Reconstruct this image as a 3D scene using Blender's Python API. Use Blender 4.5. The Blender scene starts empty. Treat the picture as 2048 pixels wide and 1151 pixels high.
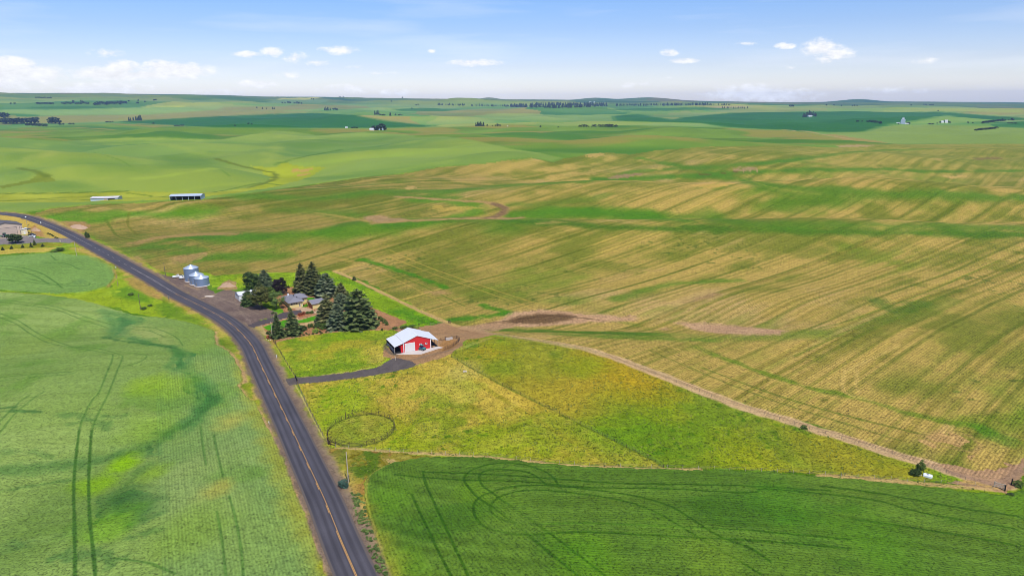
import bpy, bmesh, math, random
import numpy as np
from mathutils import Vector, Matrix

# ------------------------------------------------------------------ camera, sky, sun, exposure
SC = bpy.context.scene
COL = SC.collection
CAM_Z = 100.0
PITCH = math.radians(15.2)
ROLL = math.radians(-0.38)
FPX = 1366.0                      # focal length in pixels of the 2048 wide photograph

cam_d = bpy.data.cameras.new('camera')
cam = bpy.data.objects.new('camera', cam_d)
COL.objects.link(cam)
cam_d.sensor_width = 36.0
cam_d.lens = 36.0 * FPX / 2048.0
cam_d.clip_start = 1.0
cam_d.clip_end = 80000.0
CAM_M = (Matrix.Translation((0, 0, CAM_Z)) @ Matrix.Rotation(math.radians(90) - PITCH, 4, 'X')
         @ Matrix.Rotation(ROLL, 4, 'Z'))
cam.matrix_world = CAM_M
SC.camera = cam
CAM_R = np.array(CAM_M.to_3x3())

SUN_EL, SUN_AZ = math.radians(59), math.radians(157)     # azimuth clockwise from +Y (the view direction)
SUN_DIR = Vector((math.sin(SUN_AZ) * math.cos(SUN_EL), math.cos(SUN_AZ) * math.cos(SUN_EL), math.sin(SUN_EL)))
sun_d = bpy.data.lights.new('sun', 'SUN')
sun_d.energy = 4.4
sun_d.angle = math.radians(0.5)
sun_d.color = (1.0, 0.955, 0.88)
sun = bpy.data.objects.new('sun', sun_d)
sun.rotation_euler = (-SUN_DIR).to_track_quat('-Z', 'Y').to_euler()
COL.objects.link(sun)

SC.view_settings.view_transform = 'Standard'
SC.view_settings.look = 'None'
SC.view_settings.exposure = 0.35
SC.view_settings.gamma = 1.0
ILLUM = np.array((1.80, 1.92, 2.35))                      # brightness of a white flat surface under this sun, sky and exposure


def ray_dir(px, py):
    """unit ray of a pixel of the 2048x1151 photograph"""
    px = np.asarray(px, float); py = np.asarray(py, float)
    d = np.stack([(px - 1024.0) / FPX, -(py - 575.5) / FPX, -np.ones_like(px)], -1)
    d = d @ CAM_R.T
    return d / np.linalg.norm(d, axis=-1, keepdims=True)


# ---- world: Nishita sky with cumulus near the horizon
world = bpy.data.worlds.new('World')
SC.world = world
world.use_nodes = True
NT = world.node_tree
NT.nodes.clear()


def N(nt, typ, **kw):
    n = nt.nodes.new(typ)
    for k, v in kw.items():
        setattr(n, k, v)
    return n


def mth(nt, op, a, b=None, c=None, clamp=False):
    n = nt.nodes.new('ShaderNodeMath'); n.operation = op; n.use_clamp = clamp
    for i, v in enumerate((a, b, c)):
        if v is None: continue
        if isinstance(v, (int, float)): n.inputs[i].default_value = v
        else: nt.links.new(v, n.inputs[i])
    return n.outputs[0]


def mixc(nt, fac, a, b, blend='MIX'):
    n = nt.nodes.new('ShaderNodeMix'); n.data_type = 'RGBA'; n.blend_type = blend
    for sock, v in ((n.inputs[0], fac), (n.inputs[6], a), (n.inputs[7], b)):
        if isinstance(v, (int, float)): sock.default_value = v
        elif isinstance(v, (tuple, list)): sock.default_value = (*v[:3], 1)
        else: nt.links.new(v, sock)
    return n.outputs[2]


def ramp(nt, fac, stops):
    n = nt.nodes.new('ShaderNodeValToRGB')
    cr = n.color_ramp
    while len(cr.elements) < len(stops): cr.elements.new(0.5)
    for e, (p, c) in zip(cr.elements, stops):
        e.position = p
        e.color = (*c, 1) if isinstance(c, (tuple, list)) else (c, c, c, 1)
    nt.links.new(fac, n.inputs[0])
    return n.outputs[0]


sky = N(NT, 'ShaderNodeTexSky', sky_type='NISHITA', sun_disc=False)
sky.sun_elevation = SUN_EL
sky.sun_rotation = SUN_AZ % (2 * math.pi)
sky.altitude = 750
sky.air_density = 1.0
sky.dust_density = 1.2
sky.ozone_density = 1.6
SKY_STRENGTH = 0.115
tc = N(NT, 'ShaderNodeTexCoord')
sep = N(NT, 'ShaderNodeSeparateXYZ')
NT.links.new(tc.outputs['Generated'], sep.inputs[0])
az = mth(NT, 'ARCTAN2', sep.outputs[0], sep.outputs[1])
el = mth(NT, 'ARCSINE', sep.outputs[2])
cmb = N(NT, 'ShaderNodeCombineXYZ')
NT.links.new(az, cmb.inputs[0]); NT.links.new(el, cmb.inputs[1])
P2 = cmb.outputs[0]
# low sky: a little bluer above, paler at the horizon
elf = mth(NT, 'MULTIPLY', el, 1 / 0.16, clamp=True)
tint = ramp(NT, elf, [(0.0, (1.40, 1.30, 1.40)), (0.3, (.97, .93, 1.12)), (0.6, (0.74, 0.81, 1.06)), (1.0, (0.57, 0.79, 1.12))])
skyc = mixc(NT, 1.0, sky.outputs[0], tint, 'MULTIPLY')
CLOUDS = [(18, 131, 38, 13, 1), (70, 152, 52, 16, 1), (0, 155, 60, 20, 1), (105, 162, 26, 8, .8),
          (215, 149, 62, 12, 1), (248, 137, 28, 13, 1), (352, 142, 60, 15, 1), (318, 131, 24, 9, 1), (290, 150, 60, 9, .9),
          (195, 179, 90, 12, 1), (258, 180, 34, 9, 1), (545, 105, 24, 9, 1), (502, 109, 30, 6, .8), (590, 115, 24, 10, 1),
          (628, 125, 30, 6, .8), (675, 101, 38, 8, .75), (515, 168, 32, 8, .8), (580, 150, 26, 6, .5), (712, 135, 18, 4, .45),
          (690, 179, 54, 9, .6), (800, 185, 36, 9, .8), (950, 126, 48, 7, .8), (864, 102, 9, 4, .6), (1340, 105, 17, 7, .7),
          (1368, 122, 28, 5, .6), (1570, 92, 17, 6, .9), (1645, 95, 32, 16, 1), (1672, 108, 30, 13, 1), (1655, 118, 20, 8, .6),
          (1850, 122, 19, 6, .7), (1500, 186, 84, 15, .8), (1570, 190, 64, 12, .7), (1440, 187, 40, 9, .6), (1495, 88, 20, 4, .4),
          (1575, 136, 20, 4, .4), (1532, 107, 11, 4, .4), (210, 106, 26, 7, .6), (1335, 155, 22, 3, .3), (760, 147, 40, 4, .3),
          (1270, 170, 60, 6, .25), (450, 185, 70, 7, .3), (1800, 180, 90, 6, .2)]
nz = N(NT, 'ShaderNodeTexNoise'); nz.inputs['Scale'].default_value = 95; nz.inputs['Detail'].default_value = 6
nz.inputs['Roughness'].default_value = .62; nz.noise_dimensions = '2D'
vm = N(NT, 'ShaderNodeVectorMath', operation='MULTIPLY'); vm.inputs[1].default_value = (0.55, 1.0, 1)
NT.links.new(P2, vm.inputs[0]); NT.links.new(vm.outputs[0], nz.inputs['Vector'])
nzb = N(NT, 'ShaderNodeTexNoise'); nzb.inputs['Scale'].default_value = 28; nzb.inputs['Detail'].default_value = 3
nzb.noise_dimensions = '2D'
NT.links.new(vm.outputs[0], nzb.inputs['Vector'])
cov = None
for (cx, cy, wx, wy, op) in CLOUDS:
    d = ray_dir(cx, cy)
    a0, e0 = math.atan2(d[0], d[1]), math.asin(d[2])
    s1 = N(NT, 'ShaderNodeVectorMath', operation='SUBTRACT'); s1.inputs[1].default_value = (a0, e0, 0)
    NT.links.new(P2, s1.inputs[0])
    s2 = N(NT, 'ShaderNodeVectorMath', operation='MULTIPLY'); s2.inputs[1].default_value = (FPX / wx / 1.25, FPX / wy / 1.25, 0)
    NT.links.new(s1.outputs[0], s2.inputs[0])
    s3 = N(NT, 'ShaderNodeVectorMath', operation='LENGTH'); NT.links.new(s2.outputs[0], s3.inputs[0])
    v = mth(NT, 'MULTIPLY', mth(NT, 'SUBTRACT', 1.0, s3.outputs['Value'], clamp=True), op * (.78 if wx < 40 else 1.0))
    cov = v if cov is None else mth(NT, 'MAXIMUM', cov, v)
nn = mth(NT, 'SUBTRACT', nz.outputs[0], 0.5)
nb = mth(NT, 'SUBTRACT', nzb.outputs[0], 0.5)
dens = mth(NT, 'ADD', mth(NT, 'MULTIPLY', cov, 1.25), mth(NT, 'MULTIPLY', mth(NT, 'ADD', mth(NT, 'MULTIPLY', nn, 1.3), mth(NT, 'MULTIPLY', nb, .8)), 1.25))
gate = mth(NT, 'MULTIPLY', cov, 6.0, clamp=True)
dens = mth(NT, 'MULTIPLY', mth(NT, 'SMOOTH_MIN', mth(NT, 'MAXIMUM', mth(NT, 'MULTIPLY', mth(NT, 'SUBTRACT', dens, .07), 1.7), 0.0), 1.0, .3), gate, clamp=True)
# thin high veil
vs = N(NT, 'ShaderNodeVectorMath', operation='MULTIPLY'); vs.inputs[1].default_value = (2.2, 22, 1)
NT.links.new(P2, vs.inputs[0])
vn = N(NT, 'ShaderNodeTexNoise'); vn.inputs['Scale'].default_value = 1.6; vn.inputs['Detail'].default_value = 5; vn.noise_dimensions = '2D'
NT.links.new(vs.outputs[0], vn.inputs['Vector'])
veil = mth(NT, 'MULTIPLY', mth(NT, 'SUBTRACT', vn.outputs[0], .5, clamp=True), .75, clamp=True)
CLOUD_RGB = (7.6, 7.65, 7.9)
skyc = mixc(NT, veil, skyc, CLOUD_RGB)
shade = mth(NT, 'ADD', 0.90, mth(NT, 'MULTIPLY', nn, .4))
ccol = mixc(NT, 1.0, (7.9, 7.85, 7.9), shade, 'MULTIPLY')
skyc = mixc(NT, mth(NT, 'MULTIPLY', dens, .9), skyc, ccol)
bg = N(NT, 'ShaderNodeBackground'); bg.inputs[1].default_value = SKY_STRENGTH
NT.links.new(skyc, bg.inputs[0])
wo = N(NT, 'ShaderNodeOutputWorld'); NT.links.new(bg.outputs[0], wo.inputs[0])

SC.cycles.filter_width = 0.85
SC.cycles.volume_bounces = 1
SC.cycles.max_bounces = 6
# ------------------------------------------------------------------ terrain
rng = np.random.RandomState(7)
_LAT = np.random.RandomState(11).rand(512, 512).astype(np.float32)


def vn2(x, y, seed=0):
    """smooth value noise, 0..1"""
    x = np.asarray(x) + seed * 37.31; y = np.asarray(y) + seed * 91.7
    xi = np.floor(x); yi = np.floor(y)
    fx = x - xi; fy = y - yi
    fx = fx * fx * fx * (fx * (fx * 6 - 15) + 10); fy = fy * fy * fy * (fy * (fy * 6 - 15) + 10)
    xi = xi.astype(np.int64); yi = yi.astype(np.int64)
    a = _LAT[xi & 511, yi & 511]; b = _LAT[(xi + 1) & 511, yi & 511]
    c = _LAT[xi & 511, (yi + 1) & 511]; d = _LAT[(xi + 1) & 511, (yi + 1) & 511]
    return (a * (1 - fx) + b * fx) * (1 - fy) + (c * (1 - fx) + d * fx) * fy


def fbm(x, y, scale, seed=0, oct=4, gain=.5):
    s = 0; a = 1.0; t = 0; f = 1.0 / scale
    for o in range(oct):
        s = s + a * vn2(x * f * (1 if o % 2 == 0 else 1.03), y * f, seed + o * 3); t += a
        a *= gain; f *= 2.03
    return s / t


def sst(a, b, x):
    t = np.clip((x - a) / (b - a), 0, 1)
    return t * t * (3 - 2 * t)


def flat_xy(px, py, z=0.0):
    d = ray_dir(px, py)
    t = (z - CAM_Z) / d[..., 2]
    return d[..., 0] * t, d[..., 1] * t


# hills and hollows: (photo x, photo y, height, half length, half width, heading in degrees)
_B = [(1350, 478, 11, 330, 62, 4), (820, 470, 6, 120, 50, 12), (1700, 445, -5, 330, 38, 2), (1050, 438, -5, 230, 34, 4),
      (1500, 400, 13, 260, 85, -6), (1100, 395, 7, 130, 60, 20), (1900, 395, 10, 220, 90, 0),
      (1400, 352, -7, 420, 60, -3), (1000, 335, 15, 150, 100, 25), (1750, 322, 16, 330, 130, 0), (1330, 305, 14, 230, 140, 10),
      (330, 430, 9, 150, 60, 25), (560, 400, 12, 150, 70, 15), (740, 372, 8, 110, 60, 15), (180, 392, -5, 130, 60, 15),
      (1010, 705, 4.5, 60, 45, 0), (1150, 800, 3.5, 90, 45, -30), (1650, 690, 4.0, 120, 70, 20), (1150, 655, -3.5, 160, 22, 3),
      (120, 770, 4.0, 50, 50, 0), (330, 880, -2.5, 80, 22, 55), (60, 545, 2.5, 50, 32, 0), (480, 1000, 1.6, 40, 40, 0),
      (1250, 1060, 2.0, 80, 30, 0), (250, 640, -2.0, 50, 20, 35),
      (880, 292, 20, 170, 200, 20), (330, 300, 22, 240, 150, 0), (130, 340, 12, 160, 90, 0), (560, 340, -8, 80, 150, 10),
      (600, 285, 14, 160, 170, 0), (60, 290, 14, 150, 150, 0), (470, 360, 6, 130, 70, 10),
      (300, 288, 13, 190, 80, -8), (345, 353, 9, 150, 50, 15), (140, 363, 8, 90, 45, 0), (545, 306, 10, 45, 120, 10), (855, 281, 13, 220, 90, 8),
      (760, 319, 8, 190, 50, 15), (425, 312, 9, 90, 50, 0), (620, 291, 10, 100, 80, 0), (200, 318, 8, 120, 60, 5), (60, 325, 8, 90, 60, 0)]
_BB = []
for (bx, by, bh, bl, bw, ba) in _B:
    X0, Y0 = flat_xy(bx, by)
    if by < 482: bh *= 1.35
    _BB.append((float(X0), float(Y0), bh, bl, bw, math.cos(math.radians(ba)), math.sin(math.radians(ba))))
# the blue domes on the skyline: (photo x, distance, top photo y, half width in photo px)
_SK = [(978, 12500, 194.5, 20), (1190, 12200, 195.5, 34), (1298, 12000, 194.5, 58), (1716, 12300, 198.5, 38)]
_SP = [(-900, 186), (0, 187.5), (200, 188), (430, 190), (520, 193), (700, 196), (900, 197.5), (1100, 199), (1400, 201.5), (1560, 204.5), (1800, 203.5), (2048, 206), (3000, 214)]
_spd = [ray_dir(a, b) for a, b in _SP]
SKY_A = np.array([math.atan2(d[0], d[1]) for d in _spd]); SKY_T = np.array([d[2] / math.hypot(d[0], d[1]) for d in _spd])
_SKB = []
for (sx, sr, sy, sw) in _SK:
    d = ray_dir(sx, sy)
    rr = math.hypot(d[0], d[1])
    _SKB.append((d[0] / rr * sr, d[1] / rr * sr, CAM_Z + d[2] / rr * sr, sw / FPX * sr, math.atan2(d[0], d[1])))


PADS = []                         # level building plots: (x, y, radius, z)


def terrain(x, y):
    x = np.asarray(x, float); y = np.asarray(y, float)
    r = np.hypot(x, y)
    z = np.zeros_like(r)
    for (X0, Y0, bh, bl, bw, c, s) in _BB:
        dx = x - X0; dy = y - Y0
        u = (dx * c + dy * s) / bl; v = (-dx * s + dy * c) / bw
        z += bh * np.exp(-np.minimum(u * u + v * v, 40))
    mid = sst(650, 1500, r)
    far = sst(1700, 4200, r)
    z += mid * (1 - .4 * far) * 20 * (fbm(x * .8, y * 1.15, 430, 3, 2) - .5) * 2
    z += far * 50 * (fbm(x * .75, y * 1.2, 1150, 5, 3) - .5) * 2
    z += far * 9 * (vn2(x / 330, y / 420, 9) - .5) * 2
    z += sst(560, 900, r) * (1 - .5 * sst(2500, 5000, r)) * 13 * (fbm(x * .9 + .25 * y, y * .9 - .2 * x, 215, 17, 2) - .5) * 2
    near = 1 - sst(900, 1400, r)
    z += near * 1.5 * (fbm(x, y, 95, 1, 2) - .5) * 2
    # the land rises slowly to the skyline
    zs = CAM_Z + 11800 * np.interp(np.arctan2(x, np.maximum(y, 1)), SKY_A, SKY_T)
    z += 8 * sst(1800, 4000, r) + (zs - 34) * sst(3500, 11000, r)
    sk = sst(9000, 11500, r)
    z = z * (1 - sk) + sk * (zs - 5 + 10 * (fbm(x, y, 900, 13, 3) - .5))
    for (X0, Y0, top, w, a0) in _SKB:
        d2 = ((x - X0) ** 2 + (y - Y0) ** 2) / (w * w)
        z += np.maximum(top - float(CAM_Z + 11800 * np.interp(a0, SKY_A, SKY_T)) + 4, 1) * np.exp(-np.minimum(d2, 40))
    for (X0, Y0, R0, z0) in PADS:
        wgt = 1 - sst(R0, R0 * 1.9, np.hypot(x - X0, y - Y0))
        z = z * (1 - wgt) + z0 * wgt
    return z


def gp(px, py):
    return Vector(cast([px], [py])[0])


def mpp(p):
    """metres per photo pixel at a point"""
    fw = -np.array(CAM_M.to_3x3())[:, 2]
    return float(np.dot(np.array(p) - np.array((0, 0, CAM_Z)), fw)) / FPX


# ---- polar grid: fine inside the view, coarse beside it
rr = [30.0]
while rr[-1] < 14500:
    r = rr[-1]
    rr.append(r + min(max(.35, r * r / (CAM_Z * FPX) * (.85 if 350 < r < 1700 else 1.25) * (1 + (CAM_Z / r) ** 2)), r * (.0065 if 1500 < r < 4500 else .012)))
RAD = np.array(rr)
AZ = np.concatenate([np.radians(np.arange(-74, -40.5, 1.2)), np.radians(np.linspace(-40, 40, 1480)), np.radians(np.arange(41, 75, 1.2))])
NR, NC = len(RAD), len(AZ)
GX = (RAD[:, None] * np.sin(AZ)[None, :]); GY = (RAD[:, None] * np.cos(AZ)[None, :])
GZ = terrain(GX, GY)


def cast(px, py):
    """first ground point along the ray of a photo pixel, found on the height grid"""
    px = np.atleast_1d(np.asarray(px, float)); py = np.atleast_1d(np.asarray(py, float))
    d = ray_dir(px, py)
    a = np.arctan2(d[:, 0], d[:, 1]); te = d[:, 2] / np.hypot(d[:, 0], d[:, 1])
    j = np.clip(np.searchsorted(AZ, a) - 1, 0, NC - 2); f = (a - AZ[j]) / (AZ[j + 1] - AZ[j])
    hz = (GZ[:, j] * (1 - f) + GZ[:, j + 1] * f).T
    df = hz - (CAM_Z + RAD[None, :] * te[:, None])
    k = np.clip(np.argmax(df > 0, axis=1), 1, NR - 1)
    k = np.where((df > 0).any(1), k, NR - 1)
    n = np.arange(len(px))
    d0, d1 = df[n, k - 1], df[n, k]
    g = np.clip(-d0 / np.where(d1 - d0 == 0, 1, d1 - d0), 0, 1)
    r = RAD[k - 1] + g * (RAD[k] - RAD[k - 1])
    x, y = r * np.sin(a), r * np.cos(a)
    return np.stack([x, y, terrain(x, y)], -1)


_P0 = [(826, 688, 13), (596, 606, 13), (482, 590, 8), (396, 565, 12), (8, 466, 20), (208, 400, 20), (371, 399, 20)]
_PP = [cast([a], [b])[0] for a, b, _ in _P0]
PADS = [(p[0], p[1], q[2], p[2]) for p, q in zip(_PP, _P0)]
GZ = terrain(GX, GY)
print('grid', NR, NC)


def window(x0, x1, y0, y1, pad=0.0):
    """index window of the polar grid that covers a box"""
    x0 -= pad; x1 += pad; y0 -= pad; y1 += pad
    cx = np.array([x0, x1, x0, x1]); cy = np.maximum(np.array([y0, y0, y1, y1]), 1.0)
    nx = min(max(0, x0), x1); rmin = math.hypot(nx, max(y0, 0)); rmax = np.hypot(cx, cy).max()
    a = np.arctan2(cx, cy)
    i0 = max(0, np.searchsorted(RAD, rmin) - 1); i1 = min(NR, np.searchsorted(RAD, rmax) + 1)
    j0 = max(0, np.searchsorted(AZ, a.min()) - 1); j1 = min(NC, np.searchsorted(AZ, a.max()) + 1)
    return slice(i0, i1), slice(j0, j1)


def densify(pts, step):
    pts = np.asarray(pts, float); out = []
    for a, b in zip(pts[:-1], pts[1:]):
        n = max(1, int(np.hypot(*(b - a)) / step))
        for k in range(n): out.append(a + (b - a) * k / n)
    out.append(pts[-1])
    return np.array(out)


def smooth_line(pts, n=6):
    """Catmull-Rom through the points"""
    p = np.asarray(pts, float)
    if len(p) < 3: return densify(p, 6)
    q = np.vstack([2 * p[0] - p[1], p, 2 * p[-1] - p[-2]]); out = []
    for i in range(1, len(q) - 2):
        for k in range(n):
            t = k / n
            out.append(.5 * ((2 * q[i]) + (-q[i - 1] + q[i + 1]) * t + (2 * q[i - 1] - 5 * q[i] + 4 * q[i + 1] - q[i + 2]) * t * t
                             + (-q[i - 1] + 3 * q[i] - 3 * q[i + 1] + q[i + 2]) * t ** 3))
    out.append(p[-1])
    return np.array(out)


def gline(pts, n=5):
    """a line over the ground from photo pixels"""
    s = smooth_line(pts, n)
    return cast(s[:, 0], s[:, 1])


def gpoly(pts):
    p = list(pts) + [pts[0]]
    s = densify(p, 14)[:-1]
    return cast(s[:, 0], s[:, 1])


def m_poly(poly, jit=0.0, jscale=6.0, soft=0.0, seed=0):
    """0/1 mask of a ground polygon over a window of the grid, ragged by jit metres; returns (window, mask)"""
    x, y = poly[:, 0], poly[:, 1]
    w = window(x.min(), x.max(), y.min(), y.max(), jit + soft + 1)
    X = GX[w]; Y = GY[w]
    if jit:
        X = X + (fbm(GX[w], GY[w], jscale, 21 + seed, 3) - .5) * 2 * jit * 1.6
        Y = Y + (fbm(GX[w], GY[w], jscale, 31 + seed, 3) - .5) * 2 * jit * 1.6
    ins = np.zeros(X.shape, bool)
    n = len(x)
    for i in range(n):
        x1, y1, x2, y2 = x[i], y[i], x[(i + 1) % n], y[(i + 1) % n]
        if y1 == y2: continue
        c = (Y < y1) != (Y < y2)
        if not c.any(): continue
        ins[c] ^= (X[c] < x1 + (Y[c] - y1) * (x2 - x1) / (y2 - y1))
    m = ins.astype(np.float32)
    if soft:
        d = m_line(np.vstack([poly, poly[:1]]), soft, w=w)[1]
        m = np.where(ins, 1 - .5 * d, .5 * d)
    return w, m


def m_line(line, width, jit=0.0, jscale=5.0, hard=0.0, w=None, seed=0):
    """falloff mask of a ground line: 1 on the line, 0 at `width` metres"""
    x, y = line[:, 0], line[:, 1]
    if w is None: w = window(x.min(), x.max(), y.min(), y.max(), width + jit + 1)
    best = np.full(GX[w].shape, 1e9, np.float32)
    i0, j0 = w[0].start, w[1].start
    for k in range(len(x) - 1):
        ww = window(min(x[k], x[k + 1]), max(x[k], x[k + 1]), min(y[k], y[k + 1]), max(y[k], y[k + 1]), width + jit + 1)
        a = slice(max(ww[0].start, w[0].start), min(ww[0].stop, w[0].stop)); b = slice(max(ww[1].start, w[1].start), min(ww[1].stop, w[1].stop))
        if a.start >= a.stop or b.start >= b.stop: continue
        X = GX[a, b]; Y = GY[a, b]
        dx, dy = x[k + 1] - x[k], y[k + 1] - y[k]
        L2 = dx * dx + dy * dy + 1e-9
        t = np.clip(((X - x[k]) * dx + (Y - y[k]) * dy) / L2, 0, 1)
        d = np.hypot(X - x[k] - t * dx, Y - y[k] - t * dy)
        sub = best[a.start - i0:a.stop - i0, b.start - j0:b.stop - j0]
        np.minimum(sub, d, out=sub)
    if jit:
        best = best + (fbm(GX[w], GY[w], jscale, 41 + seed, 3) - .5) * 2 * jit
    return w, (1 - sst(width * hard, width, best)).astype(np.float32)
# ------------------------------------------------------------------ what grows where
def c8(*c): return np.array(c, np.float32)


def mixa(base, col, m):
    return base + (col - base) * m[..., None]


G_R = np.hypot(GX, GY)
G_ROW = np.zeros((NR, NC), np.float32)       # distance across the drill rows, metres
G_AMP = np.zeros((NR, NC), np.float32)       # how plainly the rows show
G_GRAIN = np.full((NR, NC), .5, np.float32)  # coarseness of the plants
G_REG = np.zeros((NR, NC), np.int8)
G_UP = np.zeros((NR, NC), np.float32)        # height of the crop
REGS = ['ground']

# --- base: rough grass near, patchwork of pale crops far away
n1 = fbm(GX, GY, 24, 1, 4)[..., None]; n2 = fbm(GX, GY, 5, 2, 3)[..., None]
near_c = c8(140, 172, 45) + (c8(95, 140, 35) - c8(140, 172, 45)) * sst(.42, .62, n1) + (n2 - .5) * 60
# far patchwork: cells with bent borders
wx = GX + 500 * (fbm(GX, GY, 900, 51, 3) - .5) * 2; wy = GY * .62 + 420 * (fbm(GX, GY, 1000, 52, 3) - .5) * 2
ci = vn2(np.floor(wx / 760), np.floor(wy / 640), 4)
pal = np.array([(134, 168, 98), (126, 165, 92), (146, 170, 98), (118, 160, 88), (140, 160, 98), (150, 152, 92),
                (104, 152, 84), (134, 166, 100), (74, 134, 78), (128, 165, 98)], np.float32)
far_c = pal[np.clip((ci * 10).astype(int), 0, 9)]
far_c = far_c + (fbm(GX, GY, 300, 53, 3)[..., None] - .5) * 26
rel = fbm(GX * .8, GY * 1.15, 430, 3, 2); relf = fbm(GX * .75, GY * 1.2, 1150, 5, 3)
cr = np.clip((rel - .5) * 2.2 + (relf - .5) * 1.6 * sst(1700, 4200, G_R), -1, 1)[..., None]      # thin soil on the crests, lush hollows
far_c = far_c + np.maximum(cr, 0) * c8(26, 10, -8) - np.maximum(-cr, 0) * c8(34, 16, 14)
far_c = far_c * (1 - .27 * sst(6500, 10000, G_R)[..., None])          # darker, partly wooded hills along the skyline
fm = sst(900, 1500, G_R)
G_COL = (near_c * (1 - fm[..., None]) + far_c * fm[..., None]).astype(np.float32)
del n1, n2, near_c, far_c, wx, wy, ci, relf
CRST = cr[..., 0]


def paint(wm, col, k=1.0, vary=0.0, vs=20.0, seed=0):
    w, m = wm
    c = c8(*col)
    if vary: c = c + (fbm(GX[w], GY[w], vs, 60 + seed, 4)[..., None] - .5) * 2 * vary * c8(1, 1, .7)
    G_COL[w] = mixa(G_COL[w], c, m * k)


def mul(wm, f):
    w, m = wm
    G_COL[w] *= (1 + (f - 1) * m)[..., None]


def region(wm, name, grain=None, amp=None, up=None):
    w, m = wm
    if name not in REGS: REGS.append(name)
    b = m > .5
    G_REG[w][b] = REGS.index(name)
    if grain is not None: G_GRAIN[w] = G_GRAIN[w] * (1 - m) + grain * m
    if amp is not None: G_AMP[w] = G_AMP[w] * (1 - m) + amp * m
    if up is not None: G_UP[w] = G_UP[w] * (1 - m) + up * m


def fit_rows(samples, flip=False):
    """a smooth coordinate whose level lines follow the sampled drill rows (pairs of photo pixels)"""
    P = []; D = []
    for (a, b) in samples:
        q = cast([a[0], b[0]], [a[1], b[1]])[:, :2]
        for f in (0.1, .5, .9): P.append(q[0] + (q[1] - q[0]) * f); D.append((q[1] - q[0]) / np.linalg.norm(q[1] - q[0]))
    P = np.array(P); D = np.array(D); S = np.abs(P).max(); p = P / S
    x, y = p[:, 0], p[:, 1]; o = np.ones_like(x); zz = np.zeros_like(x)
    pw = [(i, k - i) for k in range(1, 5) for i in range(k, -1, -1)]
    gx = np.stack([i * x ** max(i - 1, 0) * y ** j for i, j in pw], 1); gy = np.stack([j * x ** i * y ** max(j - 1, 0) for i, j in pw], 1)
    nrm = np.stack([-D[:, 1], D[:, 0]], 1)
    nw = .22
    A = np.vstack([D[:, :1] * gx + D[:, 1:] * gy, nw * (nrm[:, :1] * gx + nrm[:, 1:] * gy), .012 * np.diag([1.0 if i + j < 3 else 1.6 for i, j in pw])])
    B = np.concatenate([zz, nw * o, np.zeros(len(pw))])
    c = np.linalg.lstsq(A, B, rcond=None)[0]
    g = np.stack([gx @ c, gy @ c], 1); gn = np.linalg.norm(g, axis=1)
    print('rows: angle error deg', np.degrees(np.arcsin(np.abs((g * D).sum(1) / gn))).round(1)[1::3], 'scale', gn.round(2)[1::3])

    def f(X, Y):
        x = X / S; y = Y / S
        return S * sum(ck * x ** i * y ** j for ck, (i, j) in zip(c, pw))
    return f


# --- far fields --------------------------------------------------------------------------------
EMER = [[(223, 243.6), (520, 229), (627, 226), (703, 230), (779, 243), (873, 253), (767, 256), (551, 256), (432, 255), (305, 248)],
        [(1226, 232), (1274, 228), (1345, 239.5), (1378, 234), (1464, 225.5), (1540, 224.5), (1701, 222.5), (1782, 224), (1883, 224), (1960, 230),
         (2060, 237), (2060, 240), (1960, 240), (1890, 232), (1838, 241), (1782, 249), (1726, 264), (1668, 265), (1528, 258), (1452, 254), (1401, 246), (1243, 242)],
        [(40, 215), (150, 212), (230, 215), (180, 221), (120, 221)], [(786, 218), (850, 216), (920, 219), (890, 223), (800, 222)],
        [(1215, 220), (1280, 216.5), (1440, 214), (1460, 219), (1300, 222)]]
for q, e in enumerate(EMER):
    paint(m_poly(gpoly(e), 18, 200, 26), (44, 112, 50) if q < 2 else (62, 122, 62), 1, 10, 300)
for e, c in [([(285, 214.5), (340, 211.5), (375, 211), (360, 214), (300, 216.5)], (196, 200, 84)), ([(540, 198.5), (580, 196), (645, 194.5), (620, 199), (560, 200)], (196, 196, 110)),
             ([(120, 219), (330, 213.5), (380, 214.5), (410, 221), (300, 228), (100, 231), (0, 226), (0, 219)], (140, 176, 100)),
             ([(0, 236), (120, 231), (300, 229), (420, 221), (520, 222), (640, 224), (500, 229), (223, 243), (130, 247), (60, 247)], (152, 152, 92)),
             ([(450, 214), (560, 213), (640, 217), (560, 222), (430, 220)], (150, 150, 96)),
             ([(1760, 217), (1900, 215), (2048, 218), (2048, 226), (1900, 222)], (160, 176, 92)), ([(1840, 241), (1890, 230), (1940, 236), (1990, 240), (1900, 248), (1800, 247)], (132, 168, 86)),
             ([(1400, 214), (1475, 211.5), (1520, 213), (1440, 216)], (176, 164, 120)), ([(560, 199), (660, 199), (640, 206), (520, 206)], (112, 148, 100))]:
    paint(m_poly(gpoly(e), 16, 130, 30), c, .95, 8, 200)

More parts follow.
